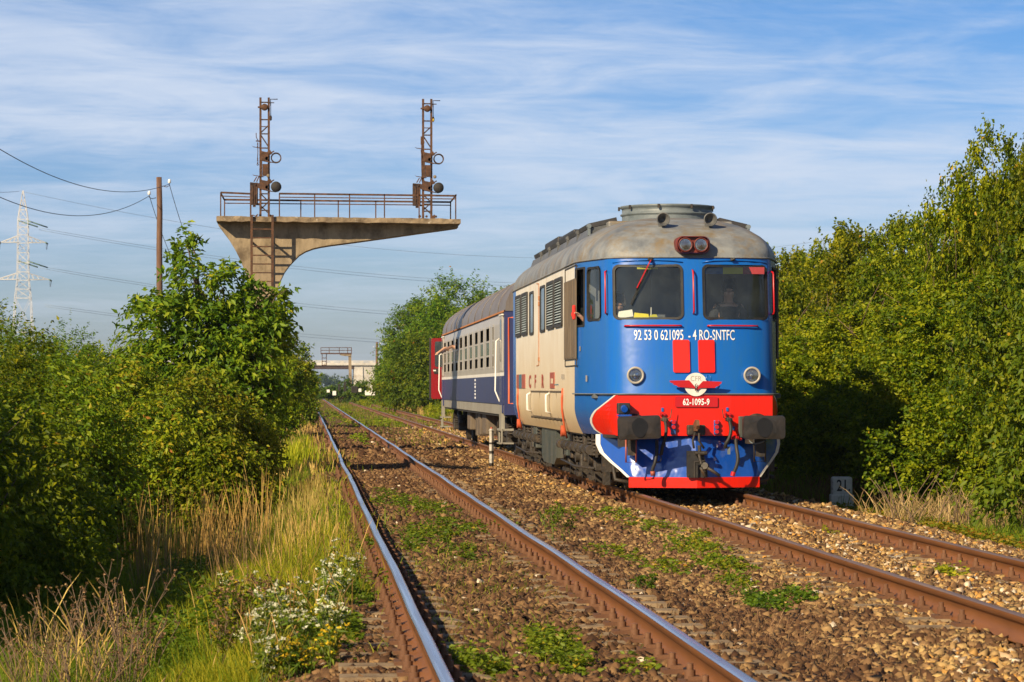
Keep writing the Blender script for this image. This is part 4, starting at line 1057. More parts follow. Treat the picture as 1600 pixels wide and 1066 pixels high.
# ---- side of the body that faces the camera (and the same on the other side)
def side_panel(s, y0, y1, z0, z1):
    return (lambda a, c, e=0.0: Vector((s * (1.5 + e), a, c)))
def louvre(s, y0, y1, z0, z1):
    P = rrect(y0, y1, z0, z1, 0.05, 4); A = rrect(y0 + 0.05, y1 - 0.05, z0 + 0.05, z1 - 0.05, 0.03, 4); n = len(P)
    m = MB()
    for e1, e2, X1, X2 in ((0.0, 0.03, P, P), (0.03, 0.03, P, A), (0.03, 0.004, A, A)):
        m.add([(s * (1.5 + e1), a, c) for a, c in X1] + [(s * (1.5 + e2), a, c) for a, c in X2], [(i, (i + 1) % n, n + (i + 1) % n, n + i) for i in range(n)])
    fr = m.build('louvre_frame', 'roof_black', loco)
    m = MB(); m.add([(s * 1.504, y0 + .05, z0 + .05), (s * 1.504, y1 - .05, z0 + .05), (s * 1.504, y1 - .05, z1 - .05), (s * 1.504, y0 + .05, z1 - .05)], [(0, 1, 2, 3)]); m.build('louvre_backing', 'roof_black', fr)
    m = MB(); k = int((z1 - z0 - 0.1) / 0.042)
    for q in range(k):
        z = z0 + 0.065 + q * 0.042
        m.add([(s * 1.508, y0 + .05, z + 0.022), (s * 1.508, y1 - .05, z + 0.022), (s * 1.535, y1 - .05, z), (s * 1.535, y0 + .05, z)], [(0, 1, 2, 3)])
    m.build('louvre_slats', 'side_louvre', fr)
mottled('side_louvre', (0.42, 0.52, 0.56), (0.56, 0.62, 0.62), 4, 0.4)
def side_win(s, y0, y1, z0, z1, gm='blue_glass'):
    P = rrect(y0, y1, z0, z1, 0.08, 5); A = rrect(y0 + 0.04, y1 - 0.04, z0 + 0.04, z1 - 0.04, 0.06, 5); n = len(P)
    m = MB()
    for e1, e2, X1, X2 in ((0.0, 0.02, P, P), (0.02, 0.02, P, A), (0.02, 0.004, A, A)):
        m.add([(s * (1.5 + e1), a, c) for a, c in X1] + [(s * (1.5 + e2), a, c) for a, c in X2], [(i, (i + 1) % n, n + (i + 1) % n, n + i) for i in range(n)])
    fr = m.build('side_window_frame', 'roof_black', loco)
    m = MB(); m.add([(s * 1.506, a, c) for a, c in A], [tuple(range(n))]); m.build('side_window_glass', gm, fr)
for s in (-1, 1):
    for y0, y1 in ((3.88, 5.06), (5.24, 6.44), (10.30, 11.46), (11.70, 12.88)): louvre(s, y0, y1, 2.47, 3.25)
    side_win(s, 6.86, 7.76, 2.45, 3.24, 'dark_glass'); side_win(s, 9.06, 9.86, 2.45, 3.22)
    m = MB(); m.bb(s * 1.5, s * 1.53, 1.82, 3.42, 1.94, 3.13); pn = m.build('ventilation_panel', 'side_window_brown', loco)
    m = MB()
    for k in range(1, 6): m.bb(s * 1.53, s * 1.545, 1.82 + 0.266 * k - 0.03, 1.82 + 0.266 * k + 0.03, 1.96, 3.11)
    m.build('panel_rib', 'side_window_brown', pn)
    m = MB()
    for a, c in (((1.78, 3.33), (3.46, 3.33)), ((1.78, 1.84), (3.46, 1.84)), ((3.46, 1.84), (3.46, 3.33)), ((1.78, 3.1), (1.78, 3.33)), ((1.78, 1.84), (1.78, 1.96))):
        m.bar((s * 1.507, a[0], a[1]), (s * 1.507, c[0], c[1]), 0.014)
    m.build('panel_outline', 'grimy_steel', pn)
    # door seam, letters, plates
    m = MB(); m.bar((s * 1.502, 8.05, 1.90), (s * 1.502, 8.05, 3.30), 0.018); m.bar((s * 1.502, 8.05, 3.30), (s * 1.502, 8.5, 3.32), 0.014); m.bar((s * 1.502, 8.05, 1.90), (s * 1.502, 8.5, 1.89), 0.014)
    for z in (3.05, 2.95, 2.0): m.box((s * 1.51, 8.0, z), (0.02, 0.06, 0.07))
    m.build('door_seam', 'orange_rust', loco)
    for t, yc in (('C', 9.85), ('F', 8.75), ('R', 7.35)):
        yc = yc if s < 0 else {'C': 7.35, 'F': 8.75, 'R': 9.85}[t]
        lettering(t, yc, 1.625, 0.21, 2.1, (lambda s: lambda a, c: Vector((s * 1.506, a, c)))(s), 'lettering_red', loco, 0.045, mirror=(-1 if s < 0 else 1))
    for y0, y1, mt in ((12.2, 12.75, 'sign_red'), (11.6, 12.2, 'sign_blue'), (10.85, 11.55, 'sign_red'), (5.22, 5.95, 'sign_red')):
        m = MB(); m.bb(s * 1.5, s * 1.512, y0, y1, 1.50, 1.76, 0.0); m.build('side_plate', mt, loco)
    m = MB(); m.bb(s * 1.5, s * 1.516, 5.40, 5.75, 1.58, 1.66); m.build('side_plate', 'cream_paint', loco)
    m = MB()
    for k in range(4): m.bb(s * 1.5, s * 1.508, 4.6 + 0.27 * k, 4.75 + 0.27 * k, 1.55, 1.57)
    m.build('paint_mark', 'sign_blue', loco)
    # access hatches with handles and bolts
    m = MB()
    for y0, y1 in ((3.9, 6.0), (6.2, 9.6)):
        for p, q in (((y0, 1.44), (y1, 1.44)), ((y0, 1.02), (y1, 1.02)), ((y0, 1.02), (y0, 1.44)), ((y1, 1.02), (y1, 1.44)), (((y0 + y1) / 2, 1.02), ((y0 + y1) / 2, 1.44))):
            m.bar((s * shell_pt(1.5, p[0], p[1], 1).x + s * 0.004, p[0], p[1]), (s * shell_pt(1.5, q[0], q[1], 1).x + s * 0.004, q[0], q[1]), 0.012)
        m.bb(s * 1.5, s * 1.515, y0, y1, 1.445, 1.462)
    ht = m.build('hatch', 'side_window_brown', loco)
    m = MB()
    for y in (6.1, 9.75): m.tube([(s * 1.5, y, 1.42), (s * 1.56, y, 1.39), (s * 1.56, y, 1.12), (s * 1.48, y, 1.09)], 0.022, 6)
    m.build('hatch_handle', 'white_paint', ht)
    m = MB()
    for k in range(9): y = 4.0 + 0.66 * k; m.cyl((s * 1.47, y, 1.0), (s * 1.53, y, 1.0), 0.022, n=6)
    m.build('hatch_bolts', 'grimy_steel', ht)
    for y in (3.85, 12.4):
        m = MB(); m.tube([(s * 1.505, y, 1.50), (s * 1.52, y, 1.35), (s * 1.51, y + 0.05, 1.15), (s * 1.46, y + 0.15, 0.86), (s * 1.42, y + 0.2, 0.72)], 0.017, 8); m.cyl((s * 1.44, y + 0.35, 0.83), (s * 1.50, y + 0.35, 0.83), 0.09, n=14); m.build('lifting_strap', 'orange_pipe', loco)
for yy, h_, z_, w_ in ((1.25, 0.09, 1.60, 1.4), (1.62, 0.07, 2.05, 1.46), (3.6, 0.07, 1.65, 1.505)):
    m = MB()
    for k in range(4): m.bb(-w_ - 0.012, -w_ - 0.004, yy + 0.11 * k, yy + 0.11 * k + 0.04, z_, z_ + h_)
    m.build('paint_mark', 'lettering_grey', loco)
# orange handrail at the back corner
m = MB(); y_, zt = sidep(797, 505, -1.45); m.tube([(-1.40, 14.6, 2.9), (-1.50, 14.75, 2.9), (-1.50, 14.75, 1.2), (-1.38, 14.6, 1.2)], 0.02, 8); m.build('handrail', 'orange_pipe', loco)

# ---- bogies
def wheel(x, y, r, parent, s):
    m = MB(); m.lathe((x, y, r), (s, 0, 0), [(-0.07, r + 0.028), (-0.045, r + 0.028), (-0.035, r), (0.06, r - 0.012), (0.065, r - 0.07), (0.03, r - 0.09), (0.03, 0.15), (0.08, 0.13), (0.08, 0.0)], 32)
    return m.build('wheel', 'grimy_steel', parent)
def spring(c, h, r, n=6, mat='grimy_steel', parent=None):
    pts = [Vector(c) + V(r * math.cos(2 * PI * t / 10), r * math.sin(2 * PI * t / 10), h * t / (10 * n)) for t in range(10 * n + 1)]
    return MB().tube(pts, 0.017, 6).build('spring', mat, parent)
bogie_of = {}
for yc in (3.35, LL - 3.35):
    bg_ = MB()
    for s in (-1, 1):
        bg_.prism([(yc - 2.55, 0.55), (yc - 2.55, 0.42), (yc - 1.6, 0.30), (yc + 1.6, 0.30), (yc + 2.55, 0.42), (yc + 2.55, 0.55), (yc + 1.2, 0.50), (yc - 1.2, 0.50)], 0, s * 1.16 - 0.03, s * 1.16 + 0.03)
    bg_.bb(-1.1, 1.1, yc - 0.3, yc + 0.3, 0.3, 0.7); bg_.bb(-1.1, 1.1, yc - 2.6, yc - 2.5, 0.42, 0.6)
    bo = bg_.build('bogie', 'grimy_steel', loco)
    for dy in (-1.85, 0.0, 1.85):
        for s in (-1, 1):
            wheel(s * 0.752, yc + dy, 0.5, bo, s)
            m = MB(); m.bb(s * 0.95, s * 1.30, yc + dy - 0.17, yc + dy + 0.17, 0.28, 0.62, 0.03); m.cyl((s * 1.28, yc + dy, 0.47), (s * 1.36, yc + dy, 0.47), 0.11, n=14)
            m.bar((s * 1.32, yc + dy - 0.33, 0.20), (s * 1.32, yc + dy + 0.33, 0.20), 0.05); m.bb(s * 1.10, s * 1.20, yc + dy - 0.55, yc + dy - 0.42, 0.10, 0.5); m.bb(s * 1.10, s * 1.20, yc + dy + 0.42, yc + dy + 0.55, 0.10, 0.5)
            m.build('axle_box', 'grimy_steel', bo)
            for e in (-0.30, 0.30):
                spring((s * 1.26, yc + dy + e, 0.50), 0.26, 0.075, 5, parent=bo)
            m = MB(); m.bb(s * 0.85, s * 0.92, yc + dy - 0.62, yc + dy - 0.52, 0.2, 0.75); m.bb(s * 0.7, s * 0.86, yc + dy - 0.60, yc + dy - 0.52, 0.3, 0.6); m.build('brake_block', 'fastening', bo)
        m = MB(); m.cyl((-0.75, yc + dy, 0.5), (0.75, yc + dy, 0.5), 0.09, n=12); m.build('axle', 'underframe_black', bo)
    for s in (-1, 1):
        m = MB()
        for dy in (-0.93, 0.93):
            m.bb(s * 1.14, s * 1.34, yc + dy - 0.14, yc + dy + 0.14, 0.40, 0.80, 0.02)
        for k in range(7): m.cyl((s * 1.36, yc - 2.2 + 0.72 * k, 0.60), (s * 1.36, yc - 1.95 + 0.72 * k, 0.60), 0.075, n=12)
        for k in range(10): m.bar((s * 1.30, yc - 2.4 + 0.53 * k, 0.5), (s * 1.30, yc - 2.4 + 0.53 * k, 0.84), 0.035)
        m.tube([(s * 1.34, yc - 2.4, 0.34), (s * 1.35, yc, 0.30), (s * 1.34, yc + 2.4, 0.34)], 0.02, 6)
        m.build('bogie_gear', 'grimy_steel', bo)
        m = MB(); m.bb(s * 1.0, s * 1.25, yc - 2.72, yc - 2.58, 0.30, 0.60); m.tube([(s * 1.1, yc - 2.6, 0.50), (s * 1.12, yc - 2.9, 0.42), (s * 1.1, yc - 3.0, 0.2), (s * 0.8, yc - 3.05, 0.14)], 0.03, 8); m.build('sand_pipe', 'grimy_steel', bo)
for s in (-1, 1):                               # tank and boxes between the bogies
    m = MB(); m.prism([(6.6, 0.80), (6.6, 0.34), (7.0, 0.22), (8.9, 0.22), (9.3, 0.34), (9.3, 0.80)], 0, s * 0.3, s * 1.34); m.build('fuel_tank', 'tank_green', loco)
    
    for ya, yb_ in ((4.75, 5.25), (10.2, 10.8)): m = MB(); m.bb(s * 1.1, s * 1.36, ya, yb_, 0.42, 0.84, 0.02); m.build('equipment_box', 'tank_green', loco)
m = MB(); m.bb(-1.32, -1.28, 2.05, 2.3, 0.62, 0.76); m.build('small_plate', 'petal_y', loco) if False else None

# ------------------------------------------------------------ passenger coach
CY = LY + LL + 1.25
CLN = 24.9
coach = empty('passenger_coach', (LX, CY, 0), 'silver and blue passenger coach with open windows behind the locomotive', 'railway coach')
ZW0, ZW1 = 1.96, 2.86
def cyl_(px): return atX(px, 560, LX - 1.43).y - CY
wins = []
for i, cx in enumerate((104, 127, 152, 180, 207, 238, 270, 305, 340, 378)):
    yc = cyl_(670 + 0.2439 * cx); wins.append((yc - 0.58, yc + 0.58))
wins.append((cyl_(770.5) - 0.22, cyl_(770.5) + 0.22))
wins = sorted(wins)
dz = [(0.35, 0.95)]
ysb = sorted({0.0, CLN, *[v for w in wins for v in w]})
for s in (-1, 1):
    def cz(a): return a
    for nm, mt, z0, z1 in (('lower_side', 'coach_blue', 1.17, 1.76), ('sill_beam', 'coach_grey', 0.95, 1.17), ('waist_stripe', 'white_paint', 1.76, 1.83)):
        m = MB(); xx = 1.43 if nm != 'sill_beam' else 1.41
        m.add([(s * xx, 0, z0), (s * xx, CLN, z0), (s * xx, CLN, z1), (s * xx, 0, z1)], [(0, 1, 2, 3)]); m.build(nm, mt, coach)
    m = MB()
    zs = [1.83, ZW0, ZW1, 3.02, 3.12]
    for a, c in zip(ysb[:-1], ysb[1:]):
        isw = any(abs(a - w[0]) < 1e-6 and abs(c - w[1]) < 1e-6 for w in wins)
        for z0, z1 in zip(zs[:-1], zs[1:]):
            if isw and abs(z0 - ZW0) < 1e-6: continue
            x0_, x1_ = 1.43 - 0.05 * max(0, z0 - 2.9) / 0.2, 1.43 - 0.05 * max(0, z1 - 2.9) / 0.2
            m.add([(s * x0_, a, z0), (s * x0_, c, z0), (s * x1_, c, z1), (s * x1_, a, z1)], [(0, 1, 2, 3)])
    wl = m.build('upper_side', 'coach_silver', coach)
    for (a, c) in wins:
        m = MB(); x = s * 1.425
        zc = [ZW0, ZW0 + 0.26, ZW1 - 0.32, ZW1]
        X0, X1 = s * 1.427, s * 1.436
        for z in zc: m.bb(X0, X1, a, c, z - 0.022, z + 0.022)
        m.bb(X0, X1 + s * 0.001, a - 0.03, a + 0.03, ZW0 - 0.03, ZW1 + 0.03); m.bb(X0, X1 + s * 0.001, c - 0.03, c + 0.03, ZW0 - 0.03, ZW1 + 0.03)
        fr = m.build('window', 'coach_silver', coach)
        m = MB(); m.add([(s * 1.428, a, zc[1]), (s * 1.428, c, zc[1]), (s * 1.428, c, zc[2]), (s * 1.428, a, zc[2])], [(0, 1, 2, 3)]); m.build('pane', 'pane_bush_reflection', fr)
        m = MB(); m.add([(s * 1.38, a, zc[0]), (s * 1.38, c, zc[0]), (s * 1.38, c, zc[1]), (s * 1.38, a, zc[1])], [(0, 1, 2, 3)]); m.build('lower_panel', 'interior_dark', fr)
m = MB(); prof = []
for k in range(17):
    t = PI * k / 16; prof.append((1.41 * math.cos(t) * (1 if abs(math.cos(t)) < .99 else 1), 3.10 + 0.92 * math.sin(t) ** 0.9))
vs = [(x, y, z) for y in (-0.02, CLN + 0.02) for x, z in prof]; n = len(prof)
m.add(vs, [(i, i + 1, n + i + 1, n + i) for i in range(n - 1)], True); m.add(vs, [tuple(range(n)), tuple(range(n, 2 * n))])
crf = m.build('roof', 'coach_roof', coach)
m = MB()
for s in (-1, 1): m.bar((s * 1.415, 0, 3.10), (s * 1.415, CLN, 3.10), 0.03, 0.035)
m.build('gutter', 'orange_rust', crf)
m = MB()
for k in range(9):
    y = 2 + k * 2.6
    pr = [(x * 1.004, 3.10 + (z - 3.10) * 1.008) for x, z in prof]
    m.tube([(x, y, z) for x, z in pr], 0.012, 5)
m.build('roof_rib', 'coach_roof', crf)
m = MB()
for y, t in ((0, 1), (CLN, -1)):
    m.add([(-1.43, y, 0.95), (1.43, y, 0.95), (1.43, y, 3.12), (-1.43, y, 3.12)], [(0, 1, 2, 3)])
m.build('end_wall', 'coach_blue', coach)
m = MB(); m.bb(-0.55, 0.55, -0.55, 0.0, 1.2, 3.35, 0.1); m.bb(-0.55, 0.55, CLN, CLN + 0.55, 1.2, 3.35, 0.1); m.build('gangway_bellows', 'rubber', coach)
m = MB(); m.bb(-1.38, 1.38, 0.1, CLN - 0.1, 0.90, 0.96); m.bb(-1.36, 1.36, 0.1, CLN - .1, 1.0, 1.05); m.build('floor_frame', 'underframe_black', coach)
m = MB(); m.bb(-0.9, -0.87, 1.5, CLN - 1.5, 1.1, 3.08); m.bb(0.87, 0.9, 1.5, CLN - 1.5, 1.1, 3.08); m.bb(-1.38, 1.38, 1.6, 1.65, 1.1, 3.0); m.bb(-1.38, 1.38, CLN - 1.65, CLN - 1.6, 1.1, 3.0)  # dark lengthwise partitions added so the open window tops look dark
for k in range(9):
    m.bb(-1.38, -0.55, 2.4 + k * 2.3, 2.5 + k * 2.3, 1.1, 2.3); m.bb(0.4, 1.38, 2.4 + k * 2.3, 2.5 + k * 2.3, 1.1, 2.3)
m.build('seats_dark_partitions', 'interior_dark', coach)
for s in (-1, 1):
    for yd in (0.35, CLN - 1.05):
        m = MB(); m.bb(s * 1.41, s * 1.445, yd, yd + 0.72, 1.86, 3.02, 0.01); d = m.build('door', 'coach_silver', coach)
        m = MB(); m.bb(s * 1.41, s * 1.446, yd, yd + 0.72, 0.99, 1.75); m.build('door_lower', 'coach_blue', d)
        P = rrect(yd + 0.18, yd + 0.54, 2.05, 2.95, 0.15, 5); m = MB(); m.add([(s * 1.450, a, c) for a, c in P], [tuple(range(len(P)))]); m.build('door_window', 'dark_glass', d)
        m = MB(); m.tube([(s * 1.43, yd + 0.95, 2.55), (s * 1.50, yd + 0.93, 2.5), (s * 1.52, yd + 0.92, 1.45), (s * 1.44, yd + 0.70, 1.22)], 0.018, 8); m.build('handrail', 'white_paint', d)
        m = MB(); m.bb(s * 1.2, s * 1.5, yd, yd + 0.7, 0.62, 0.66); m.bb(s * 1.38, s * 1.46, yd + 0.1, yd + 0.6, 0.66, 1.15); m.bb(s * 1.2, s * 1.5, yd, yd + 0.7, 0.34, 0.37); m.bar((s * 1.45, yd, 0.35), (s * 1.45, yd, 0.66), 0.03); m.bar((s * 1.45, yd + 0.7, 0.35), (s * 1.45, yd + .7, 0.66), 0.03); m.build('door_step', 'coach_grey', d)
        m = MB(); m.bb(s * 1.42, s * 1.46, yd - 0.05, yd + 0.75, 3.02, 3.05); m.build('door_gutter', 'white_paint', d)
m = MB()
for k, (w, h) in enumerate([(0.35, 0.05), (0.5, 0.05), (0.22, 0.04), (0.5, 0.06), (0.3, 0.04), (0.45, 0.05)]):
    m.bb(-1.438, -1.432, 9.0, 9.0 + 0.35, 1.25 + k * 0.085, 1.25 + k * 0.085 + h)
m.build('stencil_mark', 'lettering_white', coach)
for yc in (3.6, CLN - 3.6):
    m = MB()
    for s in (-1, 1): m.prism([(yc - 1.7, 0.62), (yc - 1.5, 0.45), (yc + 1.5, 0.45), (yc + 1.7, 0.62), (yc + 0.8, 0.72), (yc - 0.8, 0.72)], 0, s * 1.05 - 0.04, s * 1.05 + 0.04)
    m.bb(-1.0, 1.0, yc - 0.25, yc + 0.25, 0.4, 0.9)
    bo = m.build('bogie', 'grimy_steel', coach)
    for dy in (-1.28, 1.28):
        for s in (-1, 1):
            wheel(s * 0.752, yc + dy, 0.46, bo, s)
            m = MB(); m.bb(s * 0.95, s * 1.2, yc + dy - 0.15, yc + dy + 0.15, 0.3, 0.62, 0.03); m.build('axle_box', 'grimy_steel', bo)
            for e in (-0.3, 0.3): spring((s * 1.1, yc + dy + e, 0.5), 0.25, 0.08, 5, parent=bo)
        m = MB(); m.cyl((-0.75, yc + dy, 0.46), (0.75, yc + dy, 0.46), 0.08, n=12); m.build('axle', 'underframe_black', bo)
    for s in (-1, 1):
        m = MB(); m.cyl((s * 1.15, yc - 1.6, 0.5), (s * 1.15, yc - 0.9, 0.82), 0.07, n=12); m.cyl((s * 1.15, yc + 1.6, 0.5), (s * 1.15, yc + 0.9, 0.82), 0.07, n=12); m.build('damper', 'grimy_steel', bo)
for a_ in ((-1.25, 1.25, 8.0, 9.4, 0.40, 0.92, 0.03), (-1.25, -0.4, 10.2, 11.0, 0.35, 0.92, 0.03), (-1.25, 1.25, 14.0, 15.2, 0.42, 0.92, 0.03), (-1.2, -0.6, 12.0, 12.6, 0.3, 0.92, 0.02)): m = MB(); m.bb(*a_); m.build('battery_box', 'side_window_brown', coach)
# red door of the vehicle behind standing open
c2_ = coach; DY = CLN + 0.15
m = MB(); P = rrect(-1.74, -1.28, 1.18, 3.02, 0.06, 3); m.prism(P, 1, DY - 0.03, DY + 0.03); d = m.build('door', 'door_red', c2_, 'bright red door swung open')
m = MB(); P = rrect(-1.63, -1.33, 2.15, 2.92, 0.05, 3); m.prism(P, 1, DY - 0.036, DY - 0.031); m.build('door_window', 'dark_glass', d)
m = MB(); m.bb(-1.80, -1.745, DY - 0.03, DY + 0.03, 1.16, 3.03); m.bb(-1.66, -1.5, DY - 0.06, DY - 0.035, 1.95, 2.10); m.build('door_edge', 'rubber', d)
m = MB(); m.bb(-1.68, -1.60, DY - 0.07, DY - 0.037, 2.02, 2.06); m.build('door_handle', 'white_paint', d)
# ------------------------------------------------------------ people
def skinned(name, nodes, edges, mat, parent=None, sub=2):
    me = bpy.data.meshes.new(name); me.from_pydata([n_[0] for n_ in nodes], edges, []); me.update()
    o = bpy.data.objects.new('tmp', me); link(o)
    md = o.modifiers.new('s', 'SKIN'); md.use_smooth_shade = True
    sv = me.skin_vertices[0].data
    for i, n_ in enumerate(nodes):
        r = n_[1]; sv[i].radius = r if isinstance(r, tuple) else (r, r); sv[i].use_root = (i == 0)
    ss = o.modifiers.new('u', 'SUBSURF'); ss.levels = sub; ss.render_levels = sub
    dg = bpy.context.evaluated_depsgraph_get(); dg.update()
    m2 = bpy.data.meshes.new_from_object(o.evaluated_get(dg)); m2.name = name
    bpy.data.objects.remove(o)
    m2.materials.clear(); m2.materials.append(MATS[mat])
    for p in m2.polygons: p.use_smooth = True
    q = bpy.data.objects.new(name, m2); link(q)
    if parent: q.parent = parent
    return q
def person(loc, label, shirt, lh, rh, le, re_, rz=0.0, scale=1.0, group=None, stand=False):
    """seated or standing upper figure; origin at the pelvis. lh/rh hands, le/re_ elbows (local, x across, -y forward)"""
    N = [((0, 0, 0), (0.15, 0.11)), ((0, 0.0, 0.18), (0.14, 0.105)), ((0, 0.0, 0.36), (0.16, 0.11)), ((0, 0.0, 0.50), (0.10, 0.085)), ((0, -0.01, 0.56), (0.062, 0.062)),
         ((0, -0.02, 0.60), (0.080, 0.095)), ((0, -0.015, 0.67), (0.104, 0.122)), ((0, -0.01, 0.75), (0.098, 0.115)), ((0, -0.145, 0.66), 0.016)]
    E = [(0, 1), (1, 2), (2, 3), (3, 4), (4, 5), (5, 6), (6, 7), (6, 8)]
    for s, h, e in ((-1, lh, le), (1, rh, re_)):
        k = len(N); h = Vector(h); e = Vector(e); d = (h - e).normalized()
        sd = d.cross(Vector((0, 0, 1))); sd = sd.normalized() if sd.length > 0.1 else Vector((1, 0, 0))
        N += [((s * 0.18, 0, 0.46), 0.072), (tuple(e), 0.052), (tuple(h - d * 0.03), 0.029), (tuple(h + d * 0.05), (0.04, 0.02))]
        E += [(2, k), (k, k + 1), (k + 1, k + 2), (k + 2, k + 3)]
        for j, L in enumerate((0.070, 0.082, 0.078, 0.060)):
            b0 = h + d * 0.085 + sd * ((j - 1.5) * 0.021)
            i0 = len(N); N += [(tuple(b0), 0.0095), (tuple(b0 + d * L * 0.55 + V(0, 0, -0.006)), 0.0085), (tuple(b0 + d * L + V(0, 0, -0.025)), 0.0075)]
            E += [(k + 3, i0), (i0, i0 + 1), (i0 + 1, i0 + 2)]
        i0 = len(N); b0 = h + d * 0.02 - sd * 0.04 * s
        N += [(tuple(b0), 0.011), (tuple(b0 + d * 0.04 - sd * 0.02 * s), 0.009)]; E += [(k + 2, i0), (i0, i0 + 1)]
    # thighs and shins
    for s in (-1, 1):
        k = len(N)
        if stand: N += [((s * 0.10, 0, -0.1), 0.085), ((s * 0.11, 0, -0.5), 0.06), ((s * 0.11, 0.02, -0.9), 0.04), ((s * 0.12, -0.1, -0.97), 0.035)]
        else: N += [((s * 0.10, -0.05, -0.05), 0.085), ((s * 0.13, -0.42, -0.06), 0.062), ((s * 0.13, -0.44, -0.42), 0.045), ((s * 0.13, -0.52, -0.46), 0.035)]
        E += [(0, k), (k, k + 1), (k + 1, k + 2), (k + 2, k + 3)]
    p = skinned('person', N, E, 'skin'); tag(p, label, 'person', group)
    e1, e2 = Vector(le), Vector(re_)
    s1, s2 = Vector((-0.17, 0, 0.46)), Vector((0.17, 0, 0.46))
    N2 = [((0, 0, -0.02), (0.165, 0.125)), ((0, 0, 0.18), (0.155, 0.12)), ((0, 0, 0.36), (0.20, 0.135)), ((0, 0, 0.50), (0.12, 0.10)), (tuple(s1), 0.095), (tuple(s1 * 0.25 + e1 * 0.75), 0.078), (tuple(s2), 0.095), (tuple(s2 * 0.25 + e2 * 0.75), 0.078)]
    skinned('shirt', N2, [(0, 1), (1, 2), (2, 3), (2, 4), (4, 5), (2, 6), (6, 7)], shirt, p)
    N3 = [((0, 0.02, 0.77), (0.108, 0.118)), ((0, 0.05, 0.69), (0.104, 0.09)), ((0, -0.05, 0.795), (0.09, 0.07))]
    skinned('hair', N3, [(0, 1), (0, 2)], 'hair_dark', p)
    for s in (-1, 1):
        m = MB(); m.lathe((s * 0.034, -0.106, 0.69), (0, -1, 0), [(0, 0.013), (0.006, 0.009), (0.009, 0)], 10); m.build('eye', 'eye_white', p)
    m = MB(); m.box((0, -0.106, 0.62), (0.05, 0.012, 0.010), bevel=0.003); m.build('mouth', 'sign_red', p)
    p.location = loc; p.rotation_euler = (0, 0, rz); p.scale = (scale,) * 3
    return p
person((LX + 0.66, LY + 1.15, 2.22), 'person in a dark polo shirt looking out of the windscreen on the hedge side', 'polo_black', (-0.19, -0.33, 0.14), (0.21, -0.33, 0.14), (-0.27, -0.06, 0.20), (0.28, -0.06, 0.20))
person((LX - 0.92, LY + 1.62, 2.02), 'person seated low behind the windscreen with the wiper, one arm out of the side window', 'shirt_grey', (-0.54, -0.04, 0.52), (0.15, -0.42, 0.36), (-0.34, 0.04, 0.36), (0.26, -0.14, 0.24), rz=0.12)
rc = MB(); rc.box((0, 0, 0), (0.05, 0.07, 0.22), bevel=0.02); rc.box((0.0, 0.03, -0.03), (0.07, 0.10, 0.09), bevel=0.03)
rc = tag(rc.build('cloth', 'red_cloth'), 'red rag in the hand at the cab side window', 'cloth'); rc.location = (LX - 1.56, LY + 1.62, 2.62)
for yw, k, lb in ((71.2, 0.06, 'person leaning a bare forearm out of the nearer open coach window'), (74.4, 0.10, 'person resting a forearm on the farther open coach window')):
    person((LX - 1.14, yw + k, 2.10), lb, 'shirt_grey', (0.04, -0.60, 0.44), (0.2, -0.1, 0.3), (-0.14, -0.36, 0.56), (0.26, -0.05, 0.22), rz=-PI / 2 + 0.25, group='passengers at the coach windows', stand=True)
# ------------------------------------------------------------ concrete signal gantry
GY = 66.0
def gp(cx, cy, y=0.0):
    """pixel of the enlarged gantry picture -> local point (x from the gantry's base)"""
    p = atY(330 + cx * 0.32841, 130 + cy * 0.32841, GY); return Vector((p.x - GX, y, p.z - GZ))
GX = atY(418, 600, GY).x; GZ = -0.45
gan = empty('signal_gantry', (GX, GY, GZ), 'weathered concrete signal gantry on one curved pillar reaching over the near tracks', 'signal gantry')
UN = [(1172, 690), (1080, 703), (985, 716), (880, 731), (800, 742), (720, 753), (640, 764), (570, 773), (520, 781), (485, 789), (450, 802), (420, 820), (395, 845), (370, 872), (350, 900), (330, 940), (318, 970), (308, 1010), (300, 1066), (296, 1200), (300, 2300)]
LE = [(195, 2300), (200, 1200), (193, 1066), (185, 1000), (175, 950), (160, 895), (140, 845), (115, 795), (85, 745), (55, 705), (36, 680)]
poly = [gp(36, 666), gp(1172, 672)] + [gp(*q) for q in UN] + [gp(*q) for q in LE]
poly = [(p.x, max(p.z, 0.0)) for p in poly]
m = MB(); m.prism(poly, 1, -0.30, 0.45); gb = m.build('pillar', 'concrete', gan)
m = MB()
for z in (1.3, 2.4, 3.5, 4.6): m.bb(gp(196, 1000).x + 0.01, gp(300, 1000).x - 0.02, -0.304, -0.300, z, z + 0.02)
m.build('formwork_joint', 'concrete_slab', gb)
a, c = gp(30, 641), gp(1178, 671)
m = MB()
xs_ = np.linspace(a.x, c.x, 40); r_ = random.Random(3)
top = [(x, a.z - (x - a.x) / (c.x - a.x) * 0.045 + r_.uniform(-0.015, 0.004)) for x in xs_]; bot = [(x, a.z - 0.135 - (x - a.x) / (c.x - a.x) * 0.04 + r_.uniform(-0.012, 0.012)) for x in reversed(xs_)]
vs = []
n = len(xs_)
for i in range(n):
    x, z = top[i]; zb = bot[n - 1 - i][1]
    for y in (-0.84, 0.65): vs += [(x, y + r_.uniform(-0.012, 0.012), zb), (x, y + r_.uniform(-0.012, 0.012), z)]
fs = []
for i in range(n - 1):
    o = i * 4; fs += [(o, o + 4, o + 5, o + 1), (o + 1, o + 5, o + 7, o + 3), (o + 3, o + 7, o + 6, o + 2), (o + 2, o + 6, o + 4, o)]
fs += [(0, 1, 3, 2), (4 * n - 4, 4 * n - 2, 4 * n - 1, 4 * n - 3)]
m.add(vs, fs); slab = m.build('platform', 'concrete_slab', gan)
ztop = a.z
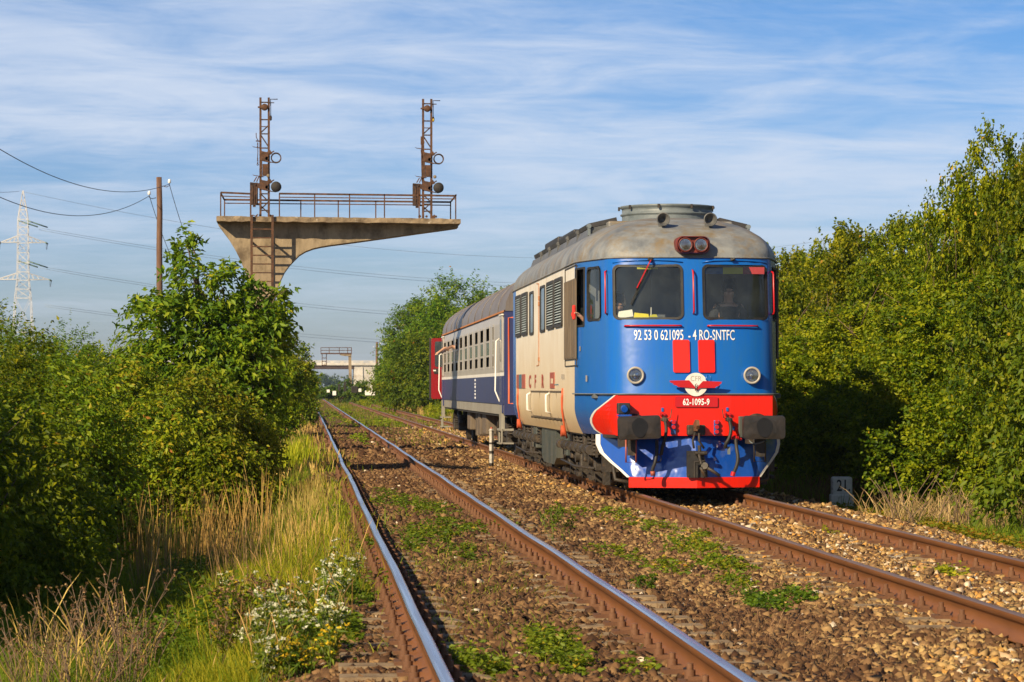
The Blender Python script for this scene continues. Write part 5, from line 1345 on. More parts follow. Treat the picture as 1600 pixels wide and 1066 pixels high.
# railings front and back
def railing(y, posts, x0, x1, dz=0.0, zt=None, nm='railing'):
    m = MB()
    ht = gp(0, 533).z - 0.01 + dz
    m.bar((x0, y, ht), (x1, y, ht - 0.03), 0.035, 0.045); m.bar((x0, y, ht - 0.09), (x1, y, ht - 0.11), 0.02, 0.025)
    for x in posts: m.bar((x, y, ztop - 0.1), (x, y, ht), 0.03, 0.035)
    return m.build(nm, 'rust', gan)
X = lambda cx: gp(cx, 600).x
railing(-0.78, [X(50), X(190)], X(50), X(192), 0.02); railing(-0.78, [X(326), X(492), X(656), X(820), X(983), X(1155)], X(324), X(1157))
railing(0.60, [X(60), X(426), X(606), X(786), X(1145)], X(58), X(1148), -0.06)
m = MB(); m.bar((X(50), -0.78, gp(0, 533).z), (X(58), 0.6, gp(0, 545).z), 0.03); m.bar((X(1157), -0.78, gp(0, 536).z), (X(1148), 0.6, gp(0, 548).z), 0.03); m.build('railing', 'rust', gan)
# ladder
m = MB(); xl, xr = X(196), X(294)
for x in (xl, xr): m.bar((x, -0.90, 0.6), (x, -0.90, ztop + (0.02 if x == xr else 0.02)), 0.06, 0.05)
m.bar((X(192), -0.9, ztop), (X(192), -0.9, gp(0, 525).z), 0.035)
lad = m.build('ladder', 'rust', gan)
zr = gp(0, 704).z
for k in range(24):
    z = zr - k * (gp(0, 704).z - gp(0, 745).z)
    if z < 0.7: break
    m = MB(); m.bar((xl, -0.90, z), (xr, -0.90, z), 0.045, 0.03); m.build('rung', 'rust', lad)
m = MB()
for z in (zr - 0.3, zr - 1.5, zr - 2.9, zr - 4.0): m.bar((xl, -0.9, z), (xl, -0.28, z), 0.04); m.bar((xr, -0.9, z), (xr, -0.28, z), 0.04)
m.build('ladder_stay', 'rust', lad)

def mast(px_l, variant, label):
    """px_l: pixel x of the post pair's middle in the photograph"""
    x0 = atY(px_l, 340, GY + 0.05).x
    t = empty('semaphore_mast', (x0, GY + 0.05, GZ + ztop), label, 'signal mast', 'disused semaphore masts on the gantry')
    H = 3.06; hw = 0.105; s_ = 61.3 * 5.08
    def q(cx, cy, y=0.0):                      # pixels of the enlarged mast picture (origin at post centre x=170, base 1022)
        return Vector(((cx - 170) / s_, y, (1022 - cy) / s_))
    for s in (-1, 1):
        m = MB(); m.bar((s * hw, 0, -0.02), (s * hw, 0, H), 0.055, 0.07); m.build('post', 'rust', t)
    m = MB(); ys_ = [(0.12, 0.32, 1), (0.22, 0.42, -1), (0.42, 0.62, 1), (1.80, 2.12, 1), (2.16, 2.36, -1)]
    for z in (0.20, 0.38, 0.62, 1.78, 2.14, 2.50, 2.94): m.bar((-hw, 0.01, z), (hw, 0.01, z), 0.03, 0.03)
    for za, zb, s in ys_: m.bar((-hw * s, 0.0, zb), (hw * s, 0.0, za), 0.028, 0.03)
    m.build('lattice', 'rust_dark', t)
    m = MB(); m.bar((-hw, -0.02, 2.32), (hw, -0.02, 2.32), 0.02); m.build('lattice', 'rust', t)
    m = MB(); m.lathe((0, -0.06, 2.81), (0, 1, 0), [(-0.03, 0.0), (-0.03, 0.085), (0, 0.09), (0.02, 0.07), (0.02, 0)], 20); m.bar((-0.17, -0.05, 2.81), (0.13, -0.05, 2.81), 0.03, 0.04); m.build('pulley', 'rust', t)
    m = MB(); m.bar((0.1, 0, 2.93), (0.24, 0, 2.93), 0.022); m.tube([(0.15, 0, 2.86), (0.15, 0, 3.02), (0.33, 0, 3.02)], 0.011, 6); m.tube([(0.155, 0, 2.92), (0.155, 0, 2.6)], 0.008, 6)
    m.lathe((0.155, 0, 2.62), (0, 0, -1), [(0, 0.01), (0.05, 0.03), (0.12, 0.028), (0.15, 0.005)], 10); m.build('lamp_hoist', 'rust_dark', t)
    if variant: m = MB(); m.lathe((0.155, -0.01, 2.56), (0, 0, -1), [(0, 0.02), (0.04, 0.034), (0.08, 0.01)], 10); m.build('hoist_weight', 'petal_yellow_metal', t)
    # upper lamp: an empty ring; lower lamp: a dark disc
    rx = 0.29
    m = MB(); cz_ = 1.53
    m.lathe((rx, -0.02, cz_), (0, 1, 0), [(-0.06, 0.135), (0.06, 0.135), (0.06, 0.105), (-0.06, 0.105), (-0.06, 0.135)], 32); m.bar((0.1, 0, cz_ - 0.10), (rx, -0.02, cz_ - 0.13), 0.03, 0.02); m.build('lens_ring', 'rust_dark', t)
    m = MB(); cz_ = 0.80; m.lathe((rx, -0.02, cz_), (0, 1, 0), [(-0.05, 0.0), (-0.05, 0.13), (0.05, 0.135), (0.05, 0.0)], 32); m.bar((0.1, 0, cz_ - 0.11), (rx, -0.02, cz_ - 0.135), 0.03, 0.02); m.build('lens_disc', 'underframe_black', t)
    for zc in (1.56, 0.83):
        m = MB()
        m.box((-0.01, -0.04, zc), (0.20, 0.12, 0.24), rot=Matrix.Rotation(0.2, 3, 'Y')); m.box((0.10, -0.06, zc + 0.08), (0.16, 0.05, 0.10), rot=Matrix.Rotation(-0.5, 3, 'Y'))
        m.bar((0.08, -0.06, zc + 0.04), (0.24, -0.06, zc + 0.14), 0.035, 0.03); m.bar((-0.10, -0.06, zc + 0.16), (0.05, -0.06, zc - 0.08), 0.035); m.cyl((0.06, -0.10, zc - 0.05), (0.06, 0.02, zc - 0.05), 0.045, n=12)
        m.bar((0.02, -0.1, zc - 0.12), (0.16, -0.1, zc - 0.15), 0.03, 0.03); m.build('lamp_bracket', 'rust', t)
    m = MB(); m.box((0.02, -0.03, 1.22), (0.15, 0.08, 0.30)); m.box((-0.09, -0.05, 1.30), (0.06, 0.06, 0.5)); m.build('gear_plate', 'rust', t)
    m = MB(); m.lathe((0.09 if not variant else 0.19, -0.09, 1.07), (0, 1, 0), [(-0.02, 0), (-0.02, 0.035), (0, 0.045), (0.05, 0.03), (0.05, 0)], 12); m.build('cap', 'concrete', t)
    m = MB(); zc = 0.62
    m.box((-0.27, 0.04, zc), (0.20, 0.12, 0.56)); m.box((-0.26, -0.04, zc - 0.03), (0.11, 0.08, 0.52)); m.box((-0.22, -0.06, zc + 0.12), (0.05, 0.06, 0.3)); m.bar((-0.36, -0.04, zc + 0.27), (-0.05, 0, zc + 0.24), 0.035); m.bar((-0.3, -0.04, zc - 0.28), (-0.1, 0, zc - 0.28), 0.03); m.box((-0.26, -0.02, zc - 0.31), (0.07, 0.07, 0.06))
    mb = m.build('motor_case', 'rust_dark', t)
    m = MB()
    for dx in (-0.30, -0.25, -0.20): m.bar((dx, -0.09, zc - 0.25), (dx + 0.01, -0.09, zc + 0.2), 0.018)
    m.box((-0.16, -0.06, zc + 0.20), (0.12, 0.06, 0.10), rot=Matrix.Rotation(0.6, 3, 'Y')); m.bar((-0.27, -0.05, zc + 0.30), (-0.20, -0.05, zc + 0.42), 0.025); m.bar((-0.20, -0.05, zc + 0.30), (-0.14, -0.05, zc + 0.44), 0.025); m.build('drive_rods', 'rust', mb)
    for zc in (1.80, 1.08):                    # worn blade ends pointing to the left
        m = MB(); m.prism([(-0.32, zc + 0.03), (-0.28, zc + 0.01), (-0.05, zc - 0.02), (0.0, zc - 0.03), (-0.05, zc - 0.045), (-0.28, zc - 0.005)], 1, -0.06, -0.04); m.build('spectacle_arm', 'rust', t)
    m = MB()
    if variant:
        m.tube([(-0.13, -0.02, 0.95), (-0.145, -0.02, 1.6), (-0.14, -0.02, 2.05)], 0.014, 6); m.box((-0.15, -0.02, 2.0), (0.035, 0.05, 0.2)); m.box((-0.11, -0.02, 1.95), (0.08, 0.04, 0.05)); m.tube([(-0.16, -0.05, 1.75), (-0.12, -0.05, 1.4)], 0.012, 6); m.lathe((-0.12, -0.05, 1.40), (0, 1, 0), [(0, 0.02), (0.01, 0.03), (0.02, 0.02)], 10)
    else:
        m.tube([(-0.215, -0.02, 2.16), (-0.21, -0.02, 2.05), (-0.17, -0.02, 1.97)], 0.010, 6); m.bar((-0.22, -0.02, 1.955), (-0.1, -0.02, 1.95), 0.03); m.tube([(-0.175, -0.02, 1.92), (-0.17, -0.02, 1.7), (-0.18, -0.02, 1.45)], 0.010, 6)
        for z in (1.88, 1.82, 1.5, 1.45, 1.40): m.box((-0.175, -0.02, z), (0.03, 0.03, 0.035))
        m.lathe((-0.175, -0.03, 1.36), (0, 1, 0), [(0, 0.012), (0.01, 0.028), (0.02, 0.012)], 10)
    m.build('pull_chain', 'rust', t)
    m = MB(); r2 = random.Random(px_l)
    for k in range(7): m.box((r2.uniform(-0.3, 0.3), r2.uniform(-0.1, 0.1), r2.uniform(0.0, 0.08)), (r2.uniform(0.03, 0.12), 0.05, r2.uniform(0.02, 0.07)), rot=Matrix.Rotation(r2.uniform(-1, 1), 3, 'Y'))
    m.build('base_plates', 'rust', t)
    return t
mottled('petal_yellow_metal', (0.45, 0.3, 0.03), (0.55, 0.4, 0.05), 9, 0.6)
mast(413.5, 0, 'rusty semaphore mast above the ladder of the concrete gantry')
mast(667.5, 1, 'rusty semaphore mast with a yellow hoist weight near the free end of the gantry')

# ------------------------------------------------------------ wooden poles and their wires
def wpole(px, ytop, Y, base_z, r, label, wires=True):
    p = atY(px, ytop, Y); H = p.z - base_z
    root = MB(); r3 = random.Random(int(px))
    root.tube([(r3.uniform(-.02, .02), 0, H * k / 8) for k in range(9)], [r * (1.15 - 0.3 * k / 8) for k in range(9)], 14)
    root = root.build('utility_pole', 'wood_pole'); root.location = (p.x, Y, base_z)
    tag(root, label, 'utility pole')
    for s, dz in ((1, -0.32), (-1, -0.75)):
        m = MB(); m.tube([(s * r, -0.02, H + dz), (s * (r + 0.15), -0.02, H + dz - 0.04), (s * (r + 0.25), -0.02, H + dz + 0.02), (s * (r + 0.25), -0.02, H + dz + 0.14)], 0.014, 6); h = m.build('hook', 'rust_dark', root)
        m = MB(); m.lathe((s * (r + 0.25), -0.02, H + dz + 0.10), (0, 0, 1), [(0, 0.03), (0.02, 0.06), (0.06, 0.05), (0.08, 0.06), (0.13, 0.045), (0.16, 0.0)], 14); m.build('insulator', 'porcelain', h)
    return p
pA = wpole(249, 277, 95, -0.7, 0.115, 'tall grey brown wooden pole beside the walnut tree, carrying two wires')
pB = wpole(589, 535, 330, 0.0, 0.17, 'small distant wooden pole in front of the white bridge wall')
def wire(name, a, c, sag, r, mat, label, cat='wire', group=None, n=40):
    a, c = Vector(a), Vector(c)
    pts = [a.lerp(c, k / n) - Vector((0, 0, 4 * sag * (k / n) * (1 - k / n))) for k in range(n + 1)]
    m = MB(); m.tube([p - a for p in pts], r, 6); o = m.build(name, mat); o.location = a
    return tag(o, label, cat, group)
hR = Vector((pA.x + 0.36, 95, pA.z - 0.25)); hL = Vector((pA.x - 0.36, 95, pA.z - 0.68))
wire('wire', hR, (-9.2, 48, 8.9), 1.55, 0.011, 'wire', 'thin black wire sagging from the upper hook of the tall wooden pole', 'wire')
wire('wire', hL, (-9.9, 48, 8.4), 1.95, 0.011, 'wire', 'thin black wire sagging from the lower hook of the tall wooden pole', 'wire')
wire('wire', hR, (-5.0, 145, 8.0), 1.2, 0.012, 'wire', 'thin wire running away from the wooden pole steeply behind the walnut top', 'wire')
wire('wire', hL, (-5.8, 145, 7.6), 1.3, 0.012, 'wire', 'thin wire running away from the wooden pole down into the walnut leaves', 'wire')
hB = Vector((pB.x + 0.3, 330, pB.z - 0.3))
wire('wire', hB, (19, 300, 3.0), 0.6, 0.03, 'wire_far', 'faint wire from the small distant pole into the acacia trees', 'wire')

# ------------------------------------------------------------ lattice pylon
PY = 350.0
pp = atY(36, 298, PY); PX = pp.x; PB = -2.0; PH = pp.z - PB
pyl = empty('transmission_pylon', (PX, PY, PB), 'white steel lattice pylon with two pairs of short arms beyond the trees', 'pylon')
def sp(py): return atY(36, py, PY).z - PB
def hw(z):
    zz = [(0, 1.8), (sp(466), 1.02), (sp(437), 0.75), (sp(345), 0.66), (sp(340), 0.64), (PH, 0.04)]
    for (a, x), (c, y) in zip(zz[:-1], zz[1:]):
        if a <= z <= c: return x + (y - x) * (z - a) / (c - a)
    return 0.05
m = MB(); lv = [0, 4, 8, 11, sp(466), sp(452), sp(438), sp(425), sp(410), sp(395), sp(380), sp(367), sp(355), sp(343), sp(328), sp(313), PH]
for s in (-1, 1):
    for t in (-1, 1):
        for a, c in zip(lv[:-1], lv[1:]): m.bar((s * hw(a), t * hw(a), a), (s * hw(c), t * hw(c), c), 0.075)
legs = m.build('legs', 'galvanised', pyl)
m = MB()
for a, c in zip(lv[:-1], lv[1:]):
    for s in (-1, 1):
        m.bar((-hw(a), s * hw(a), a), (hw(c), s * hw(c), c), 0.04); m.bar((hw(a), s * hw(a), a), (-hw(c), s * hw(c), c), 0.04)
        m.bar((s * hw(a), -hw(a), a), (s * hw(c), hw(c), c), 0.05); m.bar((-hw(c), s * hw(c), c), (hw(c), s * hw(c), c), 0.055)
m.build('bracing', 'galvanised', pyl)
for zp, L in ((sp(379), 3.0), (sp(437), 3.5)):
    for s in (-1, 1):
        m = MB(); tip = Vector((s * L, 0, zp))
        for t in (-1, 1):
            m.bar((s * hw(zp), t * hw(zp), zp), tip, 0.10); m.bar((s * hw(zp), t * hw(zp), zp + 0.85), tip, 0.09)
            for k in (0.25, 0.5, 0.75):
                w = hw(zp) + (L - hw(zp)) * k; m.bar((s * w, t * hw(zp) * (1 - k), zp), (s * (w - 0.3), t * hw(zp) * (1 - k), zp + 0.85 * (1 - k) + 0.05), 0.06)
        m.build('cross_arm', 'galvanised', pyl)
        for yy in (-1, 1):
            m = MB(); m.tube([tip, tip + V(s * 0.15, yy * 0.9, -0.12)], 0.11, 8); m.build('insulator_string', 'insulator', pyl)
        m = MB(); m.tube([tip + V(s * 0.15, -0.9, -0.12), tip + V(s * 0.1, -0.4, -0.9), tip + V(s * 0.1, 0.4, -0.9), tip + V(s * 0.15, 0.9, -0.12)], 0.03, 5); m.build('jumper_loop', 'wire', pyl)
for zp in (sp(345), sp(408)):
    for s in (-1, 1):
        m = MB(); m.tube([(s * 0.6, 0, zp), (s * 0.6 + 2.6, 0.5 * s, zp - 0.85)], 0.09, 8); m.build('insulator_string', 'insulator', pyl)
def pw(px, py, px2, py2, Y2, sag, lb):
    a = atY(px, py, PY); c = atY(px2, py2, Y2)
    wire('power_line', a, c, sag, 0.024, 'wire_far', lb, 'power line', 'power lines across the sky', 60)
pw(60, 356, 1750, 330, 520, 11.0, 'thin grey power line between pylon and locomotive roof, upper of the topmost pair')
pw(60, 359, 1750, 333, 521, 11.2, 'thin grey power line between pylon and locomotive roof, lower of the topmost pair')
pw(62, 416, 1750, 380, 520, 11.0, 'thin grey power line passing behind the gantry pillar, upper of the middle pair')
pw(62, 419, 1750, 383, 521, 11.2, 'thin grey power line passing behind the gantry pillar, lower of the middle pair')
pw(70, 476, 1750, 440, 520, 9.0, 'thin grey power line low above the trees, upper of the lowest pair')
pw(70, 479, 1750, 443, 521, 9.2, 'thin grey power line low above the trees, lower of the lowest pair')
pw(33, 299, 1750, 250, 520, 14, 'faint earth wire from the tip of the pylon')
for py, lb in ((295, 'faint earth wire leaving the pylon tip towards the frame edge'), (368, 'grey power line leaving the upper arm of the pylon away from the tracks'), (425, 'grey power line leaving the lower arm of the pylon away from the tracks')):
    a = atY(30, {295: 299, 368: 379, 425: 437}[py], PY); c = atY(-160, py - 30, 300)
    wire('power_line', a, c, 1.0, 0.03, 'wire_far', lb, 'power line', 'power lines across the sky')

# ------------------------------------------------------------ road bridge in the distance
BY = 520.0
def bp(px, py): p = atY(px, py, BY); return p
br = empty('road_bridge', (6.0, BY, -0.6), 'pale concrete road bridge with parapet crossing over the tracks far away', 'bridge')
z_b, z_d, z_p = bp(500, 576.5).z + 0.6, bp(500, 571).z + 0.6, bp(500, 563.5).z + 0.6
xr = bp(553, 600).x - 6.0
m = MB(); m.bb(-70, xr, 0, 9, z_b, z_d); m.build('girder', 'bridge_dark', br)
m = MB(); m.bb(-70, 75, -0.3, 9.3, z_d, z_d + 0.35); m.build('deck', 'bridge_white', br)
m = MB(); m.bb(-70, 75, -0.25, 0.0, z_d + 0.35, z_d + 0.62); m.bb(-70, 75, -0.25, 0.0, z_p - 0.22, z_p)
for k in range(74): m.bb(-69.6 + 1.95 * k, -68.9 + 1.95 * k, -0.24, -0.01, z_d + 0.62, z_p - 0.22)
m.build('parapet', 'bridge_white', br)
m = MB(); m.prism([(xr + 0.01, -1.0), (75, -1.0), (75, z_d - 0.01), (xr + 0.01, z_d - 0.01)], 1, 0.1, 9); m.build('abutment', 'bridge_white', br)
m = MB()
for k in range(5): m.prism([(xr + 1.5 + k * 3.3, -1.0), (xr + 1.9 + k * 3.3, -1), (xr + 1.8 + k * 3.3, z_d - 0.3), (xr + 1.6 + k * 3.3, z_d - 0.3)], 1, -0.12, 0.08)
m.build('buttress', 'bridge_white', br)
m = MB(); m.bb(-72, -14.6, 0.1, 9, -1, z_d - 0.01); m.build('abutment', 'bridge_white', br)

# distant second gantry
FY = 330.0
def fp(cx, cy): p = atY(440 + cx * 0.175, 500 + cy * 0.175, FY); return Vector((p.x, 0, p.z))
fb = fp(614, 655); fz = 0.2
fg = empty('signal_gantry', (fb.x, FY, fz), 'small distant signal gantry with railing and ladder in front of the road bridge', 'signal gantry')
def fq(cx, cy, y=0.0): p = fp(cx, cy); return Vector((p.x - fb.x, y, p.z - fz))
m = MB(); P = [fq(597, 318), fq(622, 318), fq(630, 660), fq(604, 660)]; m.prism([(p.x, p.z if i < 2 else -0.8) for i, p in enumerate(P)], 1, -0.3, 0.3)
m.prism([(p.x, p.z) for p in (fq(520, 305), fq(624, 305), fq(622, 325), fq(560, 322), fq(520, 314))], 1, -0.45, 0.45); m.build('pillar', 'concrete', fg)
m = MB(); a, c = fq(350, 295), fq(626, 306); m.bb(a.x, c.x, -0.5, 0.5, c.z, a.z); m.build('platform', 'rust', fg)
m = MB()
for y in (-0.48, 0.48):
    for cy in (248, 272): m.bar(fq(350, cy, y), fq(626, cy, y), 0.07)
    for cx in (351, 425, 515, 590, 624): m.bar(fq(cx, 248, y), fq(cx, 300, y), 0.07)
m.build('railing', 'rust', fg)
m = MB()
for cx in (362, 400): m.bar(fq(cx, 305), fq(cx, 408), 0.09)
for cy in (340, 370, 405): m.bar(fq(362, cy), fq(400, cy), 0.09)
m.build('ladder', 'rust', fg)

mottled('post_white', (0.30, 0.28, 0.25), (0.55, 0.53, 0.48), 12, 0.9)
# ------------------------------------------------------------ stones and posts
kp = atZ(1315, 791, -0.40)
ks = empty('kilometre_stone', (kp.x, kp.y, -0.47), 'white concrete kilometre stone painted with the number 21 at the foot of the hedge', 'kilometre stone', rz=-0.08)
m = MB(); m.box((0, 0, 0.13), (0.38, 0.25, 0.26), bevel=0.02); m.build('base', 'white_stone', ks)
m = MB(); m.box((0, 0.01, 0.39), (0.335, 0.19, 0.31), bevel=0.035); m.build('block', 'white_stone', ks)
lettering('21.', 0.02, 0.41, 0.18, 0.72, lambda x, z: Vector((x, -0.090, z)), 'lettering_black', ks, 0.012)
q = atZ(768, 731, -0.19)
po = empty('marker_post', (q.x, q.y, -0.25), 'slim weathered post banded white and dark between the two tracks', 'marker post', rz=0.75)
m = MB(); P = 0.034; hs = [0, .16, .36, .42, .56, .60, .84, 0.86]
for i in range(0, 7, 2): m.bb(-P, P, -P, P, hs[i], hs[i + 1])
m.build('dark_band', 'grimy_steel', po)
m = MB()
for i in range(1, 7, 2): m.bb(-P, P, -P, P, hs[i], hs[i + 1])
m.box((0, 0, 0.87), (0.09, 0.09, 0.04), taper=0.6); m.build('white_band', 'post_white', po)
m = MB(); m.box((0, 0, 0.90), (0.02, 0.05, 0.05)); m.build('cap', 'sign_red', po)
def smallpost(px, py, Y, w, h, mat, name, label, cat):
    p = atY(px, py, Y); m = MB(); m.box((0, 0, h / 2), (w, w * 0.6, h), bevel=min(w, h) * 0.08); o = m.build(name, mat); o.location = (p.x, Y, p.z); tag(o, label, cat)
for a in ((513, 613.5, 250, 0.28, 0.28, 'white_stone', 'marker_stone', 'small white marker stone beside the converging bright rails', 'marker stone'),
          (522.5, 618, 200, 0.28, 0.34, 'white_stone', 'marker_stone', 'white marker stone between the two tracks before the far gantry', 'marker stone'),
          (562.5, 612.5, 220, 0.24, 0.28, 'white_stone', 'marker_stone', 'small white marker stone just past the far gantry pillar', 'marker stone'),
          (579, 618, 190, 0.8, 0.35, 'white_stone', 'track_box', 'low white equipment box at the foot of the small distant pole', 'equipment box'),
          (580, 611, 192, 0.2, 0.6, 'white_stone', 'track_box', 'upright white equipment box behind the low white one', 'equipment box'),
          (554, 614, 215, 0.55, 0.55, 'underframe_black', 'relay_cabinet', 'dark relay cabinet right beside the far gantry pillar', 'cabinet'),
          (539, 612, 240, 0.22, 0.9, 'underframe_black', 'relay_cabinet', 'dark slim relay cabinet left of the far gantry pillar', 'cabinet'),
          (530, 611, 260, 0.22, 0.7, 'underframe_black', 'relay_cabinet', 'smallest dark relay cabinet among the far bushes', 'cabinet'),
          (466.5, 613, 140, 0.32, 0.38, 'white_stone', 'signal_footing', 'white footing of a slim signal at the left bushes by the bright rails', 'signal footing')):  # last block is the footing of the slim signal
    smallpost(*a)
for px, pt, pb_, Y, w, lb in ((467.5, 592, 611, 140, 0.16, 'slim white signal post standing on its white footing'), (485.5, 597, 611, 420, 0.35, 'tiny pale signal post beside the vanishing rails'), (497, 600, 607, 420, 0.3, 'tiny signal post with a red mark near the vanishing rails')):
    a = atY(px, pb_, Y); c = atY(px, pt, Y); r0 = empty('signal_post', (a.x, Y, a.z), lb, 'signal post'); m = MB(); m.bar((0, 0, 0), (0, 0, c.z - a.z), w * 0.6); m.build('post', 'white_stone', r0); m = MB(); m.box((0, -w * .4, c.z - a.z), (w, w * 0.5, w * 2.2), bevel=w * .1); m.build('signal_head', 'white_stone' if Y < 200 else 'sign_red', r0)

# ------------------------------------------------------------ vegetation
def leaves(name, P, D, L, W, mat, seed, parent=None, fold=0.25, up=0.6, tint=None, wide=0.42):
    """P base points (n,3), D directions (n,3), L lengths, W widths -> folded leaves of two faces"""
    r = np.random.default_rng(seed); n = len(P)
    D = D / np.maximum(np.linalg.norm(D, axis=1, keepdims=True), 1e-6)
    N = r.normal(0, 1, (n, 3)); N[:, 2] += up * 2.0; N += np.array([-0.5, -0.6, 0.3]) * up
    S = np.cross(D, N); S /= np.maximum(np.linalg.norm(S, axis=1, keepdims=True), 1e-6)
    U = np.cross(S, D)
    L = np.broadcast_to(L, (n,))[:, None]; W = np.broadcast_to(W, (n,))[:, None]
    tip = P + D * L - U * L * 0.12
    mid = P + D * L * wide
    a = mid + S * W * 0.5 + U * W * fold; c = mid - S * W * 0.5 + U * W * fold
    V4 = np.stack([P, a, tip, c], 1).reshape(-1, 3)
    k = np.arange(n)[:, None] * 4
    T = np.concatenate([k + np.array([0, 1, 2]), k + np.array([0, 2, 3])], 0)
    if tint is None: tint = r.random(n)
    return npmesh(name, V4, T, mat, parent, tint=np.concatenate([tint, tint]))
def lumpy(dirs, r):
    """a few random bumps over the sphere"""
    s = np.zeros(len(dirs))
    for k in range(6):
        w = r.normal(0, 1, 3) * 2.2; s += np.sin(dirs @ w + r.uniform(0, 6.28)) * 0.09
    return 1 + s
def crown(name, lobes, ntw, per, leafL, leafW, twigL, mat, seed, parent=None, droop=0.15, outb=1.0, upb=0.35, inner=0.5, tmean=0.42, spread=0.9, zmin=None, tone=0.18, clump=34, cspread=0.14):
    r = np.random.default_rng(seed)
    wts = np.array([(l[3] * l[4] + l[4] * l[5] + l[3] * l[5]) for l in lobes]); wts = wts / wts.sum()
    idx = r.choice(len(lobes), ntw, p=wts); LB = np.array(lobes)
    d = r.normal(0, 1, (ntw, 3)); d /= np.linalg.norm(d, axis=1, keepdims=True)
    lum = np.ones(ntw)
    for i in range(len(lobes)):
        s = idx == i; lum[s] = lumpy(d[s], r)
    rf = np.where(r.random(ntw) < inner, r.uniform(0.45, 0.9, ntw), r.uniform(0.85, 1.04, ntw)) * lum
    ncl = max(6, ntw // clump)                 # leaf clumps with hollows between them
    ci = r.integers(0, ncl, ntw); order = np.argsort(idx); first = order[(np.linspace(0, ntw - 1, ncl)).astype(int)]
    k0 = first[ci]; own = r.random(ntw) < 0.25
    idx2 = np.where(own, idx, idx[k0]); d2 = np.where(own[:, None], d, d[k0] + r.normal(0, cspread, (ntw, 3))); d2 /= np.linalg.norm(d2, axis=1, keepdims=True)
    cl_r = r.uniform(0.76, 1.14, ncl)[ci]; cl_r = np.where(own, rf * 0.92, np.minimum(rf, 1.0) * cl_r * lum[k0] / lum)
    idx, d = idx2, d2; ctone = r.normal(0, tone * 0.7, ncl)[ci]
    C = LB[idx, :3] + d * LB[idx, 3:6] * cl_r[:, None]
    if zmin is not None: C[:, 2] = np.maximum(C[:, 2], zmin + r.random(ntw) * 0.3)
    td = d * outb + r.normal(0, 0.45, (ntw, 3)); td[:, 2] += upb; td /= np.linalg.norm(td, axis=1, keepdims=True)
    tl = twigL * r.uniform(0.5, 1.5, ntw)
    t = np.tile(np.linspace(0.05, 1.0, per), ntw); T = np.repeat(np.arange(ntw), per)
    n = len(T)
    P = C[T] + td[T] * (tl[T] * t)[:, None]; P[:, 2] -= droop * tl[T] * t * t
    perp = r.normal(0, 1, (n, 3)); perp -= td[T] * (perp * td[T]).sum(1)[:, None]; perp /= np.linalg.norm(perp, axis=1, keepdims=True)
    D = td[T] * 0.6 + perp * spread; D[:, 2] -= droop * 1.6
    sz = r.uniform(0.65, 1.2, n)
    tw = r.normal(0, tone * 0.7, ntw) + ctone
    tint = np.clip(tmean + tw[T] + r.normal(0, 0.16, n) + 0.10 * t, 0, 1)
    tint = np.minimum(tint, 0.88); y = r.random(n) < 0.006; tint[y] = 0.99
    return leaves(name, P + r.normal(0, 0.02, (n, 3)), D, leafL * sz, leafW * sz, mat, seed + 1, parent, tint=tint)
def branches(name, base, tips, r0, mat, parent, seed=0, n=6):
    m = MB(); r = random.Random(seed)
    for (bx, by, bz), (tx, ty, tz), rr in tips:
        a, c = Vector((bx, by, bz)), Vector((tx, ty, tz)); L = (c - a).length
        pts = []
        for k in range(n + 1):
            t = k / n; p = a.lerp(c, t) + Vector((r.uniform(-1, 1), r.uniform(-1, 1), r.uniform(-0.5, 0.5))) * L * 0.035 * (1 if 0 < k < n else 0); p.z += 0.12 * L * math.sin(t * PI) * (0.5)
            pts.append(p)
        m.tube(pts, [rr * (1 - 0.75 * k / n) for k in range(n + 1)], 7)
    return m.build(name, mat, parent)
def tree(kind, loc, label, cat, lobes, cp, trunk=True, group=None, seed=0, tr=0.09):
    t = empty(kind, loc, label, cat, group)
    r = random.Random(seed)
    if trunk:
        top = max(l[2] + l[5] * 0.4 for l in lobes)
        tips = [((0, 0, -0.3), (0.1, 0.0, top * 0.7), tr)]
        for l in lobes:
            zb = min(l[2] * 0.5, top * 0.5); tips.append(((0.03, 0, zb), (l[0] * 0.8, l[1] * 0.8, l[2] + l[5] * 0.2), tr * 0.55))
            for q in range(2): tips.append(((l[0] * 0.5, l[1] * 0.5, l[2] * 0.75), (l[0] + r.uniform(-.7, .7) * l[3], l[1] + r.uniform(-.7, .7) * l[4], l[2] + r.uniform(0.1, .8) * l[5]), tr * 0.25))
        branches('trunk', None, tips, tr, 'bark', t, seed)
    for i, c in enumerate(cp if isinstance(cp, list) else [cp]):
        c = dict(c); crown('crown', c.pop('lobes', lobes), parent=t, seed=seed * 17 + i * 5 + 3, **c)
    return t
def gz(x, y): return ground_z(x, y) - 0.08

